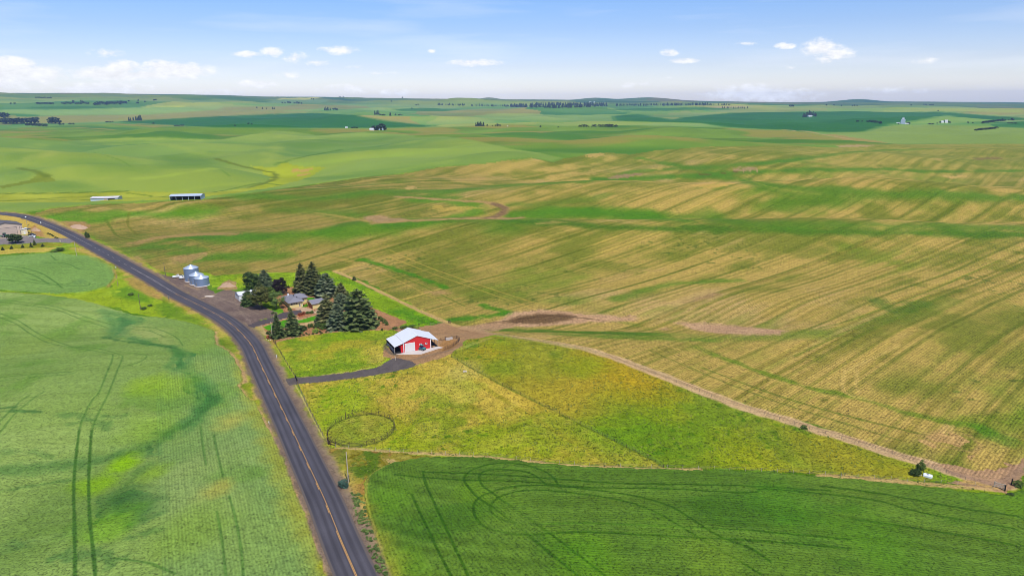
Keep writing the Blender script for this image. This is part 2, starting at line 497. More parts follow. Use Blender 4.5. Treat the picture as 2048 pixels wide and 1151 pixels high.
# --- olive rolling land between the near dry field and the far crops
OLIVE = gpoly([(-60, 262), (60, 255), (150, 250), (240, 247), (300, 249), (430, 256), (560, 257), (760, 258), (900, 254), (1020, 249), (1130, 252), (1240, 251), (1400, 254), (1528, 259),
               (1566, 259), (1650, 270), (1756, 285), (1790, 288), (2100, 288), (2100, 360), (1000, 360), (800, 290), (-60, 300)])
wm = m_poly(OLIVE, 12, 110, 24)
paint(wm, (112, 148, 58), 1, 24, 150, 3)
w, m = wm
t = sst(.5, .66, fbm(GX[w] * .6, GY[w], 170, 71, 4)) * m
G_COL[w] = mixa(G_COL[w], c8(160, 148, 80), t * .75)
t = sst(.52, .68, fbm(GX[w] * .5, GY[w], 230, 77, 3)) * m
G_COL[w] = mixa(G_COL[w], c8(72, 128, 48), t * .8)
region(wm, 'hills', .25)
PALE_R = gpoly([(1668, 265), (1726, 264), (1782, 250), (1850, 249), (1950, 252), (2100, 258), (2100, 287), (1790, 287.5), (1756, 284), (1700, 277), (1650, 268)])
paint(m_poly(PALE_R, 6, 50, 20), (136, 164, 86), 1, 9, 130)
paint(m_poly(gpoly([(1650, 269), (1665, 268), (1760, 283), (1790, 287.5), (1700, 281)]), 5, 20), (170, 150, 92), .8)
paint(m_line(gline([(1566, 259), (1620, 264), (1655, 271), (1700, 278)]), 14, 6, 25), (184, 160, 110), .9)
paint(m_poly(gpoly([(1668, 291), (1700, 289), (1745, 291), (1720, 295), (1680, 295)]), 8, 30), (186, 160, 126), .85)

# --- mid crop on the left
MID = gpoly([(-80, 274), (0, 274), (58, 279), (122, 283), (254, 275), (442, 279), (520, 266), (546, 261), (584, 263), (637, 271), (721, 265), (815, 269), (832, 275), (888, 272.5), (950, 281), (1020, 297),
             (1063, 303), (1128, 316), (1104, 323), (1063, 315), (1020, 318), (970, 327), (881, 332.5), (817, 345), (728, 353.5), (627, 368), (500, 386), (406, 398), (254, 405), (178, 408), (102, 415), (51, 425), (20, 424), (-80, 422)])
wm = m_poly(MID, 1.5, 30, 6)
paint(wm, (136, 166, 82), 1, 12, 170, 5)
w, m = wm
t = sst(.5, .7, fbm(GX[w] * .7, GY[w] * 1.1, 210, 81, 3)) * m
G_COL[w] = mixa(G_COL[w], c8(116, 154, 78), t * .7)
t = sst(.56, .74, fbm(GX[w] * .8, GY[w] * 1.3, 120, 83, 3)) * m
G_COL[w] = mixa(G_COL[w], c8(156, 178, 86), t * .5)
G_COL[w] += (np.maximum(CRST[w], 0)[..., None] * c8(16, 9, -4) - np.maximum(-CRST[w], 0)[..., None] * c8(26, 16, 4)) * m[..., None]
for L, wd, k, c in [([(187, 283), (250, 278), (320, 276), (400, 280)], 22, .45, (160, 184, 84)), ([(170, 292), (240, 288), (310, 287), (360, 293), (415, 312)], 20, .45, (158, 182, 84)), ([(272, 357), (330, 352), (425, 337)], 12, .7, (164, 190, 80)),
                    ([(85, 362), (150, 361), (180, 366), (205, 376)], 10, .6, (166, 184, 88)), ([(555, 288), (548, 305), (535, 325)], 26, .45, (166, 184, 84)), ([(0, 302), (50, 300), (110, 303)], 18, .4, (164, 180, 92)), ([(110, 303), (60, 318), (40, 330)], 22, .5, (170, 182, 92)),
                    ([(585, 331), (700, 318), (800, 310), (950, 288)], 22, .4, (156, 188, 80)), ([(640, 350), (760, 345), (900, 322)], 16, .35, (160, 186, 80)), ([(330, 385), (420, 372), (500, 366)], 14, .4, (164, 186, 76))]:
    paint(m_line(gline(L), wd, wd * .7, wd * 2), c, k)  # pale crest lines: thin crop, partly hill light put into the colour
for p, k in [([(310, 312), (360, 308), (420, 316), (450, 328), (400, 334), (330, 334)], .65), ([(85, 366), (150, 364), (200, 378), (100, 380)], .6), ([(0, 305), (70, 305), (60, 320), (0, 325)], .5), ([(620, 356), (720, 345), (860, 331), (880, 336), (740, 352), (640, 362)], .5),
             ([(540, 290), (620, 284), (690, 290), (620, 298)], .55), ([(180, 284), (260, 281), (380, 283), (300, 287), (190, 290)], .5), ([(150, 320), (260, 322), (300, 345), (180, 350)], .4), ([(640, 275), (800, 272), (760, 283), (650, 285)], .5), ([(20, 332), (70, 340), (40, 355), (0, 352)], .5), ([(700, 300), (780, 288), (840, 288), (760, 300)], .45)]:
    paint(m_poly(gpoly(p), 12, 45, 22), (100, 142, 68), k)  # dark flanks: lush crop, partly slope shade put into the colour
region(wm, 'mid_crop_field', .22, .12)
# old drainage lines and the yellow grass round the long sheds
paint(m_poly(gpoly([(-40, 386), (254, 383), (330, 386), (432, 384), (520, 372), (560, 371), (500, 381), (419, 393), (330, 399), (241, 402), (120, 404), (-40, 405)]), 4, 22), (168, 178, 64), .95, 22, 40)
paint(m_poly(gpoly([(500, 332), (546, 335), (566, 326), (590, 331), (650, 336), (622, 353), (563, 371), (500, 381), (500, 378), (538, 364), (546, 355), (525, 345)]), 4, 25), (166, 180, 52), .95, 20, 50)
paint(m_poly(gpoly([(580, 341), (600, 338), (626, 337), (612, 343), (585, 345)]), 5, 18), (196, 162, 100), .85)
paint(m_poly(gpoly([(590, 349), (622, 345), (612, 351), (596, 353)]), 5, 18), (196, 162, 100), .8)
paint(m_poly(gpoly([(0, 373), (60, 362), (76, 346), (98, 351), (116, 361), (60, 367), (0, 378)]), 4, 25), (124, 142, 52), .9, 16, 30)
for L, wd, c in [([(551, 328), (601, 315), (642, 307), (683, 299.5)], 9, (82, 124, 44)), ([(432, 317), (482, 332), (520, 340), (548, 346), (548, 358), (530, 366), (500, 374)], 8, (104, 122, 44)),
                 ([(38, 336), (76, 344), (96, 352)], 7, (104, 126, 50)), ([(0, 387), (120, 386), (254, 382)], 5, (86, 118, 44)), ([(0, 402), (60, 399), (140, 394), (200, 392)], 4, (100, 126, 44)),
                 ([(255, 386), (330, 394), (380, 396)], 3, (110, 136, 44)), ([(20, 402), (100, 400), (178, 400)], 4, (100, 126, 44)), ([(432, 384), (480, 374), (520, 366), (560, 370)], 4, (92, 124, 44)),
                 ([(190, 305), (240, 320), (262, 333)], 3, (110, 148, 60)), ([(330, 311), (360, 322), (400, 330)], 3, (110, 148, 60)), ([(443, 340), (460, 352)], 3, (110, 148, 60))]:
    paint(m_line(gline(L), wd, wd * .5, 12), c, .8)

# --- the big dry field --------------------------------------------------------------------------
DRY_T = [(60, 429), (102, 416.5), (178, 409.5), (254, 406.5), (406, 399.5), (500, 387), (627, 369), (728, 354.5), (817, 346), (881, 333.5), (970, 328), (1020, 319.5), (1063, 316), (1104, 324.5), (1129, 317),
         (1172, 310), (1213, 305), (1260, 309), (1320, 300), (1420, 293), (1560, 291), (1660, 295), (1740, 293), (1790, 288.5), (2048, 288), (2200, 287)]
DRY_B = [(2200, 880), (2048, 928), (2010, 952), (1950, 952), (1858, 924), (1795, 905), (1690, 871), (1622, 850), (1528, 822), (1479, 806), (1371, 766), (1280, 729), (1215, 708), (1168, 695), (1090, 683), (1000, 670),
         (925, 655), (884, 638), (795, 596), (714, 555), (668, 541), (592, 544), (541, 545), (468, 547), (430, 552), (405, 545), (350, 551), (322, 541), (262, 511), (200, 480), (146, 455), (100, 436)]
DRY = gpoly(DRY_T + DRY_B)
PHI = fit_rows([((330, 428.6), (518, 408)), ((300, 470), (480, 450)), ((762, 516), (1012, 447)), ((1561, 750), (1985, 563)), ((981, 547.5), (1200, 469)), ((1756, 447), (1972, 396)), ((1147, 393), (1248, 368)),
                ((817, 358), (944, 335)), ((1680, 368), (1782, 345)), ((1764, 383), (1820, 353)), ((1050, 720), (1330, 600)), ((1846, 830), (2048, 690)), ((560, 405), (760, 375)), ((1600, 330), (1800, 300)), ((1150, 345), (1290, 312)),
                ((1530, 590), (1760, 490)), ((900, 420), (1100, 370)), ((880, 600), (1150, 505)), ((640, 500), (840, 455)), ((1782, 332), (1820, 320)), ((1950, 330), (2030, 304)), ((1600, 303), (1680, 293)), ((1400, 322), (1500, 302)), ((1850, 370), (1935, 345)), ((1560, 420), (1700, 385)), ((1300, 420), (1420, 385)), ((1880, 420), (2040, 375))])
wm = m_poly(DRY, 1.5, 10)
w, m = wm
X, Y = GX[w], GY[w]
ph = PHI(X, Y)
rd = G_R[w]
big = fbm(X, Y, 110, 91, 4); med = fbm(X, Y, 26, 92, 3)
streak = vn2(ph / 7.0, (X * .62 + Y * .78) / 260, 5) * .55 + vn2(ph / 2.6, (X * .62 + Y * .78) / 160, 6) * .45
leftness = sst(120, -260, X)                   # browner on the left, yellower on the right
tan = c8(192, 168, 96) * (1 - leftness[..., None]) + c8(160, 145, 82) * leftness[..., None]
ol = c8(130, 136, 58) * (1 - leftness[..., None]) + c8(110, 122, 50) * leftness[..., None]
t = np.clip(.57 - .13 * sst(560, 720, rd) + .14 * sst(60, 200, X) * sst(400, 280, rd) + 1.0 * (big - .5) + .7 * (streak - .5) + .9 * (med - .5), 0, 1)
c = ol + (tan - ol) * sst(.2, .72, t)[..., None]
pk = sst(.60, .80, fbm(X, Y, 62, 95, 4) * .75 + streak * .25)
c = mixa(c, c8(204, 174, 124), pk * .75)
gr = sst(.60, .76, fbm(X, Y, 75, 96, 4) * .7 + streak * .3)
c = mixa(c, c8(110, 142, 44), gr * .6)
# dark seams left between passes of the drill, unevenly spaced
q = ph / 15.5 + .30 * vn2(ph / 70, X * 0, 12) + .08 * (fbm(X, Y, 120, 14, 2) - .5)
seam = np.abs(q - np.round(q)) * 15.5
pick = vn2(np.round(q) * 1.37, np.round(q) * 0 + 3, 8)
wid = .40 + .0008 * rd + 1.6e-6 * rd * rd
sm = (1 - sst(wid * .45, wid * 1.3, seam)) * (.3 + .7 * pick) * (.6 + .4 * sst(.3, .6, fbm(X, Y, 60, 98, 2)))
c = mixa(c, c8(78, 102, 30), sm * .68 * (1 - .55 * sst(560, 900, rd) * (1 - .8 * sst(.45, .6, fbm(X, Y, 150, 104, 2)))))
q2 = ph / 5.2 + .2 * vn2(ph / 31, X * 0, 15)
s2 = (1 - sst(.4, 1.1 + .0006 * rd, np.abs(q2 - np.round(q2)) * 5.2)) * sst(.45, .75, vn2(np.round(q2) * 2.3, np.round(q2) * 0, 18))
c = mixa(c, c8(140, 134, 58) * .9, s2 * .5 * (1 - sst(500, 900, rd)))
q3 = ph / 8.7 + .2 * vn2(ph / 41, X * 0, 25)
s3 = (1 - sst(.5, 1.2 + .0008 * rd, np.abs(q3 - np.round(q3)) * 8.7)) * sst(.55, .8, vn2(np.round(q3) * 2.9, np.round(q3) * 0, 28)) * sst(.4, .6, fbm(X, Y, 80, 29, 2))
c = mixa(c, c8(204, 178, 98), s3 * .85 * (1 - sst(600, 1000, rd)))
q4 = ph / 3.1 + .25 * vn2(ph / 17, X * 0, 35)
s4 = (1 - sst(.25, .75 + .0008 * rd, np.abs(q4 - np.round(q4)) * 3.1)) * sst(.4, .8, vn2(np.round(q4) * 3.7, np.round(q4) * 0, 38))
c = mixa(c, c8(112, 122, 46), s4 * .4 * (1 - sst(480, 800, rd)))
q5 = ph / 10.3 + .3 * vn2(ph / 47, X * 0, 45)
s5 = (1 - sst(.3, .5 + .0019 * rd, np.abs(q5 - np.round(q5)) * 10.3)) * sst(.3, .7, vn2(np.round(q5) * 3.1, np.round(q5) * 0, 48)) * sst(.35, .6, fbm(X, Y, 120, 49, 2)) * sst(450, 620, rd)
c = mixa(c, c8(206, 182, 104), s5 * .5)
q6 = ph / 13.7 + .3 * vn2(ph / 57, X * 0, 55)
s6 = (1 - sst(.3, .5 + .0017 * rd, np.abs(q6 - np.round(q6)) * 13.7)) * sst(.3, .7, vn2(np.round(q6) * 2.7, np.round(q6) * 0, 58)) * sst(450, 620, rd)
c = mixa(c, c8(86, 108, 34), s6 * .4)
# dark clumps of weeds
wd = sst(.70, .78, fbm(X, Y, 3.2, 99, 2)) * sst(.52, .66, fbm(X, Y, 70, 100, 3))
c = mixa(c, c8(80, 106, 42), wd * .6 * (1 - sst(450, 800, rd)))
# farther swells are greener and smoother
f2 = sst(900, 1500, rd)
c = mixa(c, c8(138, 150, 66), f2 * .45)
G_COL[w] = mixa(G_COL[w], c, m)
G_ROW[w] = np.where(m > .5, ph, G_ROW[w])
region(wm, 'dry_field', .75, .8)

GREEN = (80, 130, 36)
for L, wd, k, c in [([(640, 466), (700, 446), (778, 449), (856, 441), (981, 441), (1137, 448), (1231, 455), (1340, 457), (1500, 459), (1700, 464), (2100, 470)], 13, .8, (72, 118, 34)),
                    ([(380, 474), (460, 470), (520, 474), (640, 466), (740, 456), (860, 444)], 26, .8, (84, 138, 34)),
                    ([(1000, 452), (1060, 440), (1172, 426), (1299, 432), (1426, 435), (1528, 452), (1706, 450), (1833, 452), (2060, 456)], 24, .7, GREEN),
                    ([(1020, 432), (1120, 420), (1240, 428), (1360, 440)], 20, .75, (76, 136, 34)),
                    ([(480, 392), (640, 396), (754, 383), (881, 381), (1020, 370.6), (1198, 360), (1375, 353), (1452, 355), (1540, 370), (1655, 379), (1756, 386), (1883, 389), (2100, 399)], 20, .8, (84, 130, 40)),
                    ([(870, 388), (960, 378), (1100, 366), (1260, 356), (1400, 352)], 20, .7, GREEN), ([(1528, 378), (1600, 392), (1700, 400), (1560, 404)], 30, .7, GREEN),
                    ([(1400, 350), (1528, 342.7), (1756, 337.6), (1858, 342.7), (2060, 341)], 16, .8, (78, 130, 34)), ([(1400, 338), (1528, 327), (1680, 307), (1782, 300), (2060, 293)], 18, .65, (84, 132, 40)),
                    ([(1240, 350), (1274, 342), (1375, 335), (1540, 325), (1600, 318)], 18, .7, (80, 132, 40)), ([(1280, 316), (1350, 330), (1420, 345), (1460, 355)], 16, .7, (78, 132, 36)),
                    ([(1020, 410), (1147, 402), (1223, 388)], 12, .5, (92, 132, 44)), ([(750, 384), (830, 392), (900, 396)], 16, .7, (84, 130, 40)), ([(830, 400), (900, 404), (950, 413), (944, 428), (900, 434)], 15, .75, (84, 140, 36)),
                    ([(560, 420), (640, 424), (720, 430)], 20, .6, (86, 134, 40)), ([(520, 386), (700, 372), (820, 360)], 14, .45, (96, 128, 44)),
                    ([(90, 434), (160, 428), (241, 428), (330, 428), (420, 422)], 18, .75, (84, 146, 34)), ([(100, 438), (150, 442), (200, 438)], 14, .7, (86, 150, 34)),
                    ([(280, 494), (330, 482), (381, 474), (518, 474)], 14, .7, GREEN), ([(310, 492), (360, 494), (390, 502), (350, 506)], 12, .7, GREEN), ([(390, 520), (440, 514), (500, 512), (560, 512)], 15, .7, (74, 134, 32)),
                    ([(160, 470), (200, 490), (280, 515)], 14, .6, (100, 140, 44)),
                    ([(960, 658), (1040, 660), (1121, 663), (1309, 668)], 9, .85, (72, 122, 32)), ([(1121, 668), (1309, 676), (1420, 680)], 8, .6, (90, 138, 40)),
                    ([(900, 640), (960, 634), (1010, 626)], 5, .85, (64, 134, 28)),
                    ([(1309, 668), (1420, 672), (1520, 676), (1640, 665)], 12, .5, (106, 140, 48)), ([(1640, 665), (1760, 640), (1900, 600)], 10, .35, (100, 136, 46)), ([(1230, 600), (1330, 570), (1480, 560)], 7, .6, (82, 134, 36))]:
    ln = gline(L)
    paint(m_line(ln, wd, wd * .55, wd * 1.2), c, k, 10, 30)

# headland strips and odd tracks
for L, wd, k, c in [([(722, 519), (780, 535), (840, 555), (894, 575)], 4.2, .9, (72, 136, 30)), ([(962, 610), (1028, 626)], 4, .8, (72, 136, 30)),
                    ([(1432, 709), (1495, 734), (1621, 775), (1716, 794), (1796, 820), (1906, 848)], 3.4, .75, (104, 138, 42)), ([(1216, 640), (1290, 655), (1432, 709)], 3, .4, (110, 138, 46)),
                    ([(1940, 845), (1985, 850), (2060, 830)], 8, .6, (108, 140, 40)), ([(1960, 860), (1990, 872), (2010, 880)], 6, .7, (72, 128, 34)), ([(1750, 600), (1790, 620), (1850, 608)], 8, .6, (84, 118, 46))]:
    paint(m_line(gline(L), wd, wd * .6, 5), c, k, 8, 10)
for L, c, wd, k in [([(780, 500), (860, 535), (960, 570), (1100, 615)], (206, 178, 92), .8, .6), ([(775, 512), (860, 545), (960, 580), (1100, 628)], (206, 178, 92), .8, .5),
                    ([(640, 512), (720, 527), (790, 558), (900, 610), (980, 640)], (200, 170, 96), .9, .5), ([(660, 510), (740, 526), (820, 560), (930, 612)], (88, 116, 36), .8, .6),
                    ([(1000, 530), (790, 525), (778, 518), (800, 505), (900, 478)], (204, 178, 96), .8, .4), ([(1690, 740), (1685, 770), (1696, 788), (1740, 800)], (206, 180, 110), 1.4, .7), ([(1716, 740), (1712, 770), (1722, 786)], (206, 180, 110), 1.2, .6),
                    ([(1690, 742), (1800, 690)], (206, 180, 110), 1.6, .6), ([(1404, 735), (1560, 792), (1690, 830), (1820, 862), (1900, 880)], (92, 112, 42), 1.0, .6), ([(1300, 700), (1404, 745), (1560, 805), (1800, 880)], (90, 110, 42), .9, .45),
                    ([(1895, 850), (1885, 862), (1890, 872)], (214, 184, 120), 1.4, .8), ([(1906, 850), (1900, 866)], (214, 184, 120), 1.0, .6), ([(1330, 690), (1500, 745), (1700, 805), (1880, 868)], (204, 176, 104), 1.3, .5),
                    ([(212, 440), (222, 455), (236, 472), (270, 480)], (92, 116, 36), 1.8, .6), ([(176, 456), (176, 470), (184, 480)], (150, 136, 76), 2.0, .5), ([(330, 495), (360, 476), (395, 484), (420, 500)], (150, 150, 60), 1.2, .5),
                    ([(258, 425), (256, 450), (275, 470)], (112, 118, 42), 1.5, .6), ([(1640, 655), (1700, 640), (1850, 585), (2000, 520)], (92, 122, 38), 1.2, .5), ([(1590, 712), (1700, 660), (1860, 590)], (92, 122, 38), 1.2, .5)]:
    paint(m_line(gline(L), wd, wd * .25, 6, .2), c, k)
# bare soil
for p, j, js, c, k in [([(254, 486), (300, 474), (381, 466), (484, 465), (484, 469), (400, 471), (320, 477), (270, 488)], 4, 10, (178, 148, 100), .85), ([(341, 514), (380, 507), (410, 510), (380, 525), (350, 528)], 5, 10, (178, 148, 104), .8),
                       ([(120, 447), (140, 442), (172, 443), (176, 452), (160, 468), (150, 456), (136, 458)], 3, 8, (180, 142, 104), .9), ([(250, 516), (280, 510), (292, 528), (276, 530)], 3, 8, (176, 148, 104), .8),
                       ([(728, 431), (760, 429), (800, 436), (822, 440), (780, 446), (744, 445)], 6, 14, (178, 148, 116), .9), ([(808, 375), (828, 371), (832, 375), (814, 380)], 3, 8, (196, 168, 110), .9),
                       ([(1216, 354), (1240, 350), (1285, 347), (1285, 351), (1240, 356), (1216, 358)], 5, 14, (160, 132, 108), .85), ([(1455, 339), (1480, 335), (1510, 334), (1512, 340), (1470, 343)], 6, 14, (174, 148, 120), .85),
                       ([(1170, 309), (1200, 305), (1214, 308), (1196, 315), (1175, 314)], 6, 14, (200, 172, 106), .85), ([(1300, 338), (1320, 333), (1346, 332), (1320, 340)], 5, 12, (186, 168, 96), .8),
                       ([(1395, 372), (1430, 365), (1470, 366), (1440, 374), (1400, 376)], 8, 14, (214, 178, 100), .8), ([(1890, 354), (1915, 349), (1930, 352), (1905, 357)], 6, 12, (212, 178, 116), .8),
                       ([(1355, 644), (1400, 646), (1500, 654), (1577, 661), (1560, 668), (1440, 667), (1380, 658)], 2.5, 9, (202, 166, 136), 1.0), ([(1365, 606), (1395, 592), (1430, 584), (1445, 588), (1400, 600)], 2.5, 8, (178, 146, 108), .85),
                       ([(1318, 657), (1330, 654), (1340, 657), (1328, 660)], 1, 5, (188, 154, 120), .85), ([(1180, 570), (1240, 545), (1320, 532), (1300, 545), (1220, 565)], 5, 12, (188, 162, 104), .6),
                       ([(1940, 316), (2000, 314), (1990, 319), (1950, 320)], 6, 14, (130, 112, 78), .7), ([(1860, 318), (1885, 316), (1880, 322)], 5, 12, (190, 164, 104), .7),
                       ([(850, 582), (890, 580), (905, 586), (870, 590)], 3, 8, (184, 150, 108), .75), ([(1840, 870), (1880, 860), (1940, 870), (1962, 890), (1950, 905), (1880, 890)], 4, 9, (196, 160, 112), .85),
                       ([(900, 362), (960, 352), (1000, 352), (960, 362)], 9, 20, (192, 162, 104), .6), ([(1100, 350), (1180, 340), (1200, 347), (1120, 354)], 9, 20, (192, 166, 100), .6), ([(860, 415), (920, 408), (960, 415), (900, 422)], 9, 20, (206, 178, 92), .6),
                       ([(1070, 445), (1110, 441), (1140, 445), (1100, 448)], 3, 9, (186, 158, 100), .6)]:
    paint(m_poly(gpoly(p), j, js, 1.5), c, k, 12, 6)
for L, wd, k, c in [([(794, 393), (840, 396), (888, 399), (966, 404), (1002, 410), (1012, 416), (1003, 429), (981, 436), (919, 437), (825, 441), (747, 446)], 5.5, .9, (180, 150, 106)),
                    ([(990, 408), (1010, 416), (1000, 430), (975, 436)], 6, .8, (128, 104, 84)), ([(981, 436), (1020, 437), (1044, 435)], 5, .85, (180, 148, 112)), ([(630, 425), (700, 436), (747, 445)], 3.5, .7, (176, 158, 90)),
                    ([(1475, 343), (1440, 347), (1400, 349)], 3, .6, (110, 84, 60)), ([(1400, 375), (1480, 358), (1500, 362), (1560, 378), (1640, 388)], 2, .5, (150, 160, 70))]:
    paint(m_line(gline(L), wd, wd * .5, 8, .3), c, k, 10, 6)
# silty pond bed beside the barn yard
paint(m_poly(gpoly([(935, 658), (1000, 640), (1027, 623), (1077, 618), (1159, 624), (1277, 635), (1270, 641), (1209, 643), (1121, 649), (1059, 654), (1000, 656)]), 2.0, 7, 1.5), (198, 162, 134), 1.0, 10, 6)
paint(m_poly(gpoly([(890, 650), (935, 652), (1005, 640), (1030, 634), (1030, 652), (990, 662), (940, 662), (905, 660)]), 1.2, 5, 1), (184, 150, 122), .9, 10, 5)
paint(m_poly(gpoly([(1005, 646), (1040, 632), (1077, 626.5), (1121, 627), (1152, 632), (1140, 639), (1090, 647), (1050, 647)]), 1.6, 6, 1.5), (112, 88, 68), .9, 14, 6)
paint(m_line(gline([(975, 646), (1015, 641), (1090, 632), (1150, 634), (1200, 640)]), .9, .5, 5), (86, 66, 52), .7)

# --- near crops -----------------------------------------------------------------------------------
CROP_A = [(-90, 582), (0, 584), (76, 589), (127, 595), (165, 600), (216, 615.5), (254, 628), (279, 633), (330, 637), (368, 643.5), (406, 653.6), (429, 662.5), (431, 676), (429, 689), (445, 697), (457, 703), (472, 723), (482, 744),
          (487, 761), (474, 772), (482, 783), (508, 805), (521, 828), (534, 852), (554, 889), (569, 922), (582, 953), (597, 991), (610, 1024), (622, 1059), (640, 1110), (652, 1156), (664, 1230), (-90, 1230), (-90, 900)]
wm = m_poly(gpoly(CROP_A), .5, 4)
w, m = wm
X, Y = GX[w], GY[w]
ROW_A = fit_rows([((412, 932), (402, 855)), ((451, 1151), (434, 1026)), ((487, 1151), (459, 995)), ((330, 1100), (312, 820)), ((600, 1100), (540, 900))])
ROW_A2 = fit_rows([((0, 830), (140, 822)), ((0, 945), (140, 930)), ((0, 760), (200, 745)), ((0, 650), (200, 660)), ((60, 1040), (300, 1010))])
split = gline([(308, 770), (312, 792), (316, 900), (321, 1010), (326, 1170)])
sx = np.interp(Y, split[::-1, 1], split[::-1, 0])
right = sst(-.15, .15, X - sx) * sst(285, 262, Y) + sst(275, 300, Y) * 0
c = c8(138, 169, 94) + (fbm(X, Y, 45, 111, 4)[..., None] - .5) * c8(44, 34, 34)
c = c + (vn2(ROW_A2(X, Y) / 3.2, X / 90, 112)[..., None] - .5) * 16
c = c8(126, 162, 96) * right[..., None] * .75 + c * (1 - right[..., None] * .75)
t = sst(.56, .72, fbm(X, Y, 30, 113, 4)); c = mixa(c, c8(140, 172, 92), t * .5)
t = sst(.58, .74, fbm(X, Y, 24, 114, 4)); c = mixa(c, c8(98, 146, 58), t * .45)
G_COL[w] = mixa(G_COL[w], c, m)
G_ROW[w] = np.where(m > .5, np.where(right > .5, ROW_A(X, Y), ROW_A2(X, Y)), G_ROW[w])
region(wm, 'crop_field', .5, .5, .55)
G_AMP[w] *= np.where(m > .5, .35 + .65 * right, 1)
for p, j, js, sf, c, k in [([(203, 622), (254, 634), (284, 644), (262, 656), (236, 676), (222, 674), (232, 648)], 4, 9, 4, (66, 124, 74), .8), ([(255, 655), (290, 652), (330, 668), (352, 690), (345, 700), (310, 686), (270, 674), (250, 668)], 4, 9, 4, (168, 182, 112), .65),
                           ([(356, 700), (372, 706), (385, 745), (352, 742), (335, 735), (350, 722)], 3, 7, 3, (62, 124, 70), .8), ([(372, 752), (400, 750), (428, 775), (430, 800), (400, 828), (340, 862), (332, 870), (390, 832), (402, 795), (372, 770)], 3, 7, 3, (66, 126, 70), .8),
                           ([(205, 1000), (240, 985), (265, 975), (320, 980), (326, 1020), (262, 1056), (250, 1030), (215, 1040)], 2.4, 5, 3, (62, 112, 60), .8), ([(285, 890), (315, 878), (318, 912), (290, 915)], 2, 4, 2, (76, 128, 74), .7)]:
    paint(m_poly(gpoly(p), j, js, sf), c, k, 10, 4)
for L, wd, k, c in [([(330, 872), (300, 888), (262, 905), (219, 918), (180, 926), (147, 930), (78, 938), (0, 946)], 6, .45, (84, 130, 70)), ([(262, 678), (305, 690), (345, 696), (362, 712)], 3.5, .7, (70, 128, 66)), ([(428, 800), (391, 840), (340, 868)], 5, .7, (66, 124, 66)),
                    ([(216, 640), (250, 672), (290, 684)], 6, .3, (90, 146, 90)), ([(205, 1020), (260, 965), (300, 930)], 3, .4, (80, 128, 60))]:
    paint(m_line(gline(L), wd, wd * .6, 4), c, k, 10, 4)
for L, wd, k in [([(0, 941), (60, 938), (150, 931), (225, 917), (300, 897), (345, 868), (395, 838), (424, 802)], 3.4, .28), ([(262, 1052), (300, 1040), (322, 1030)], 1.6, .5), ([(240, 1030), (290, 1012), (322, 1000)], 1.6, .5), ([(0, 826), (40, 824), (80, 826)], 1.2, .6), ([(0, 819), (30, 817)], 1.0, .6),
                 ([(205, 676), (245, 684), (300, 690), (350, 698)], 1.6, .6), ([(0, 985), (90, 970), (150, 962)], 1.2, .3), ([(120, 830), (190, 842), (215, 855)], 2.6, .35), ([(140, 850), (200, 838), (250, 833)], 1.8, .35), ([(0, 910), (60, 905), (100, 915)], 2.2, .35), ([(120, 1115), (190, 1110), (225, 1125)], 3, .4), ([(0, 1085), (60, 1095)], 2, .3),
                 ([(372, 752), (378, 790)], .5, .6), ([(388, 752), (396, 800)], .5, .6), ([(265, 1075), (320, 1062)], 1.6, .35)]:
    paint(m_line(gline(L), wd, wd * .9, 2.2), (54, 106, 58), k, 14, 2)
for x0, y0, rx, c, k in [(520, 800, 7, (158, 184, 118), .5), (480, 905, 9, (156, 182, 116), .5), (540, 900, 7, (140, 174, 100), .4), (410, 1010, 9, (152, 178, 110), .5), (330, 960, 6, (150, 178, 104), .4), (400, 930, 7, (154, 180, 112), .4), (310, 668, 7, (168, 186, 116), .5), (410, 690, 8, (150, 180, 88), .5), (400, 735, 6, (148, 178, 92), .4), (100, 880, 9, (150, 176, 100), .35),
                         (50, 700, 14, (146, 174, 76), .3), (300, 860, 8, (128, 170, 56), .5), (250, 929, 4.2, (138, 192, 28), .85), (198, 973, 5, (138, 190, 32), .75), (158, 973, 3, (132, 180, 50), .6), (465, 845, 5.5, (190, 186, 96), .7), (436, 979, 3.4, (176, 172, 82), .75), (420, 985, 4, (160, 172, 96), .5), (380, 950, 8, (150, 176, 108), .5),
                         (470, 880, 9, (142, 174, 108), .45), (350, 990, 8, (146, 174, 110), .45), (312, 945, 4, (140, 182, 56), .6), (225, 1050, 6, (116, 178, 36), .5), (380, 1060, 8, (128, 166, 66), .5), (648, 1130, 1.3, (160, 186, 42), .8), (641, 1095, 1.0, (150, 180, 46), .6), (300, 770, 7, (146, 186, 48), .6), (350, 775, 7, (150, 188, 56), .5)]:
    p = gp(x0, y0)
    d = np.hypot((GX - p.x), (GY - p.y) * .8) / rx * (1 + .5 * (fbm(GX, GY, rx * .7, 121, 3) - .5)) if False else None
    w = window(p.x - rx * 2, p.x + rx * 2, p.y - rx * 2.2, p.y + rx * 2.2)
    d = np.hypot(GX[w] - p.x, (GY[w] - p.y) * .75) / rx + .7 * (fbm(GX[w], GY[w], rx * .8, 121, 3) - .5)
    mm = (1 - sst(.3, 1.5, d)).astype(np.float32) * (G_REG[w] == REGS.index('crop_field'))
    G_COL[w] = mixa(G_COL[w], c8(*c), mm * k)
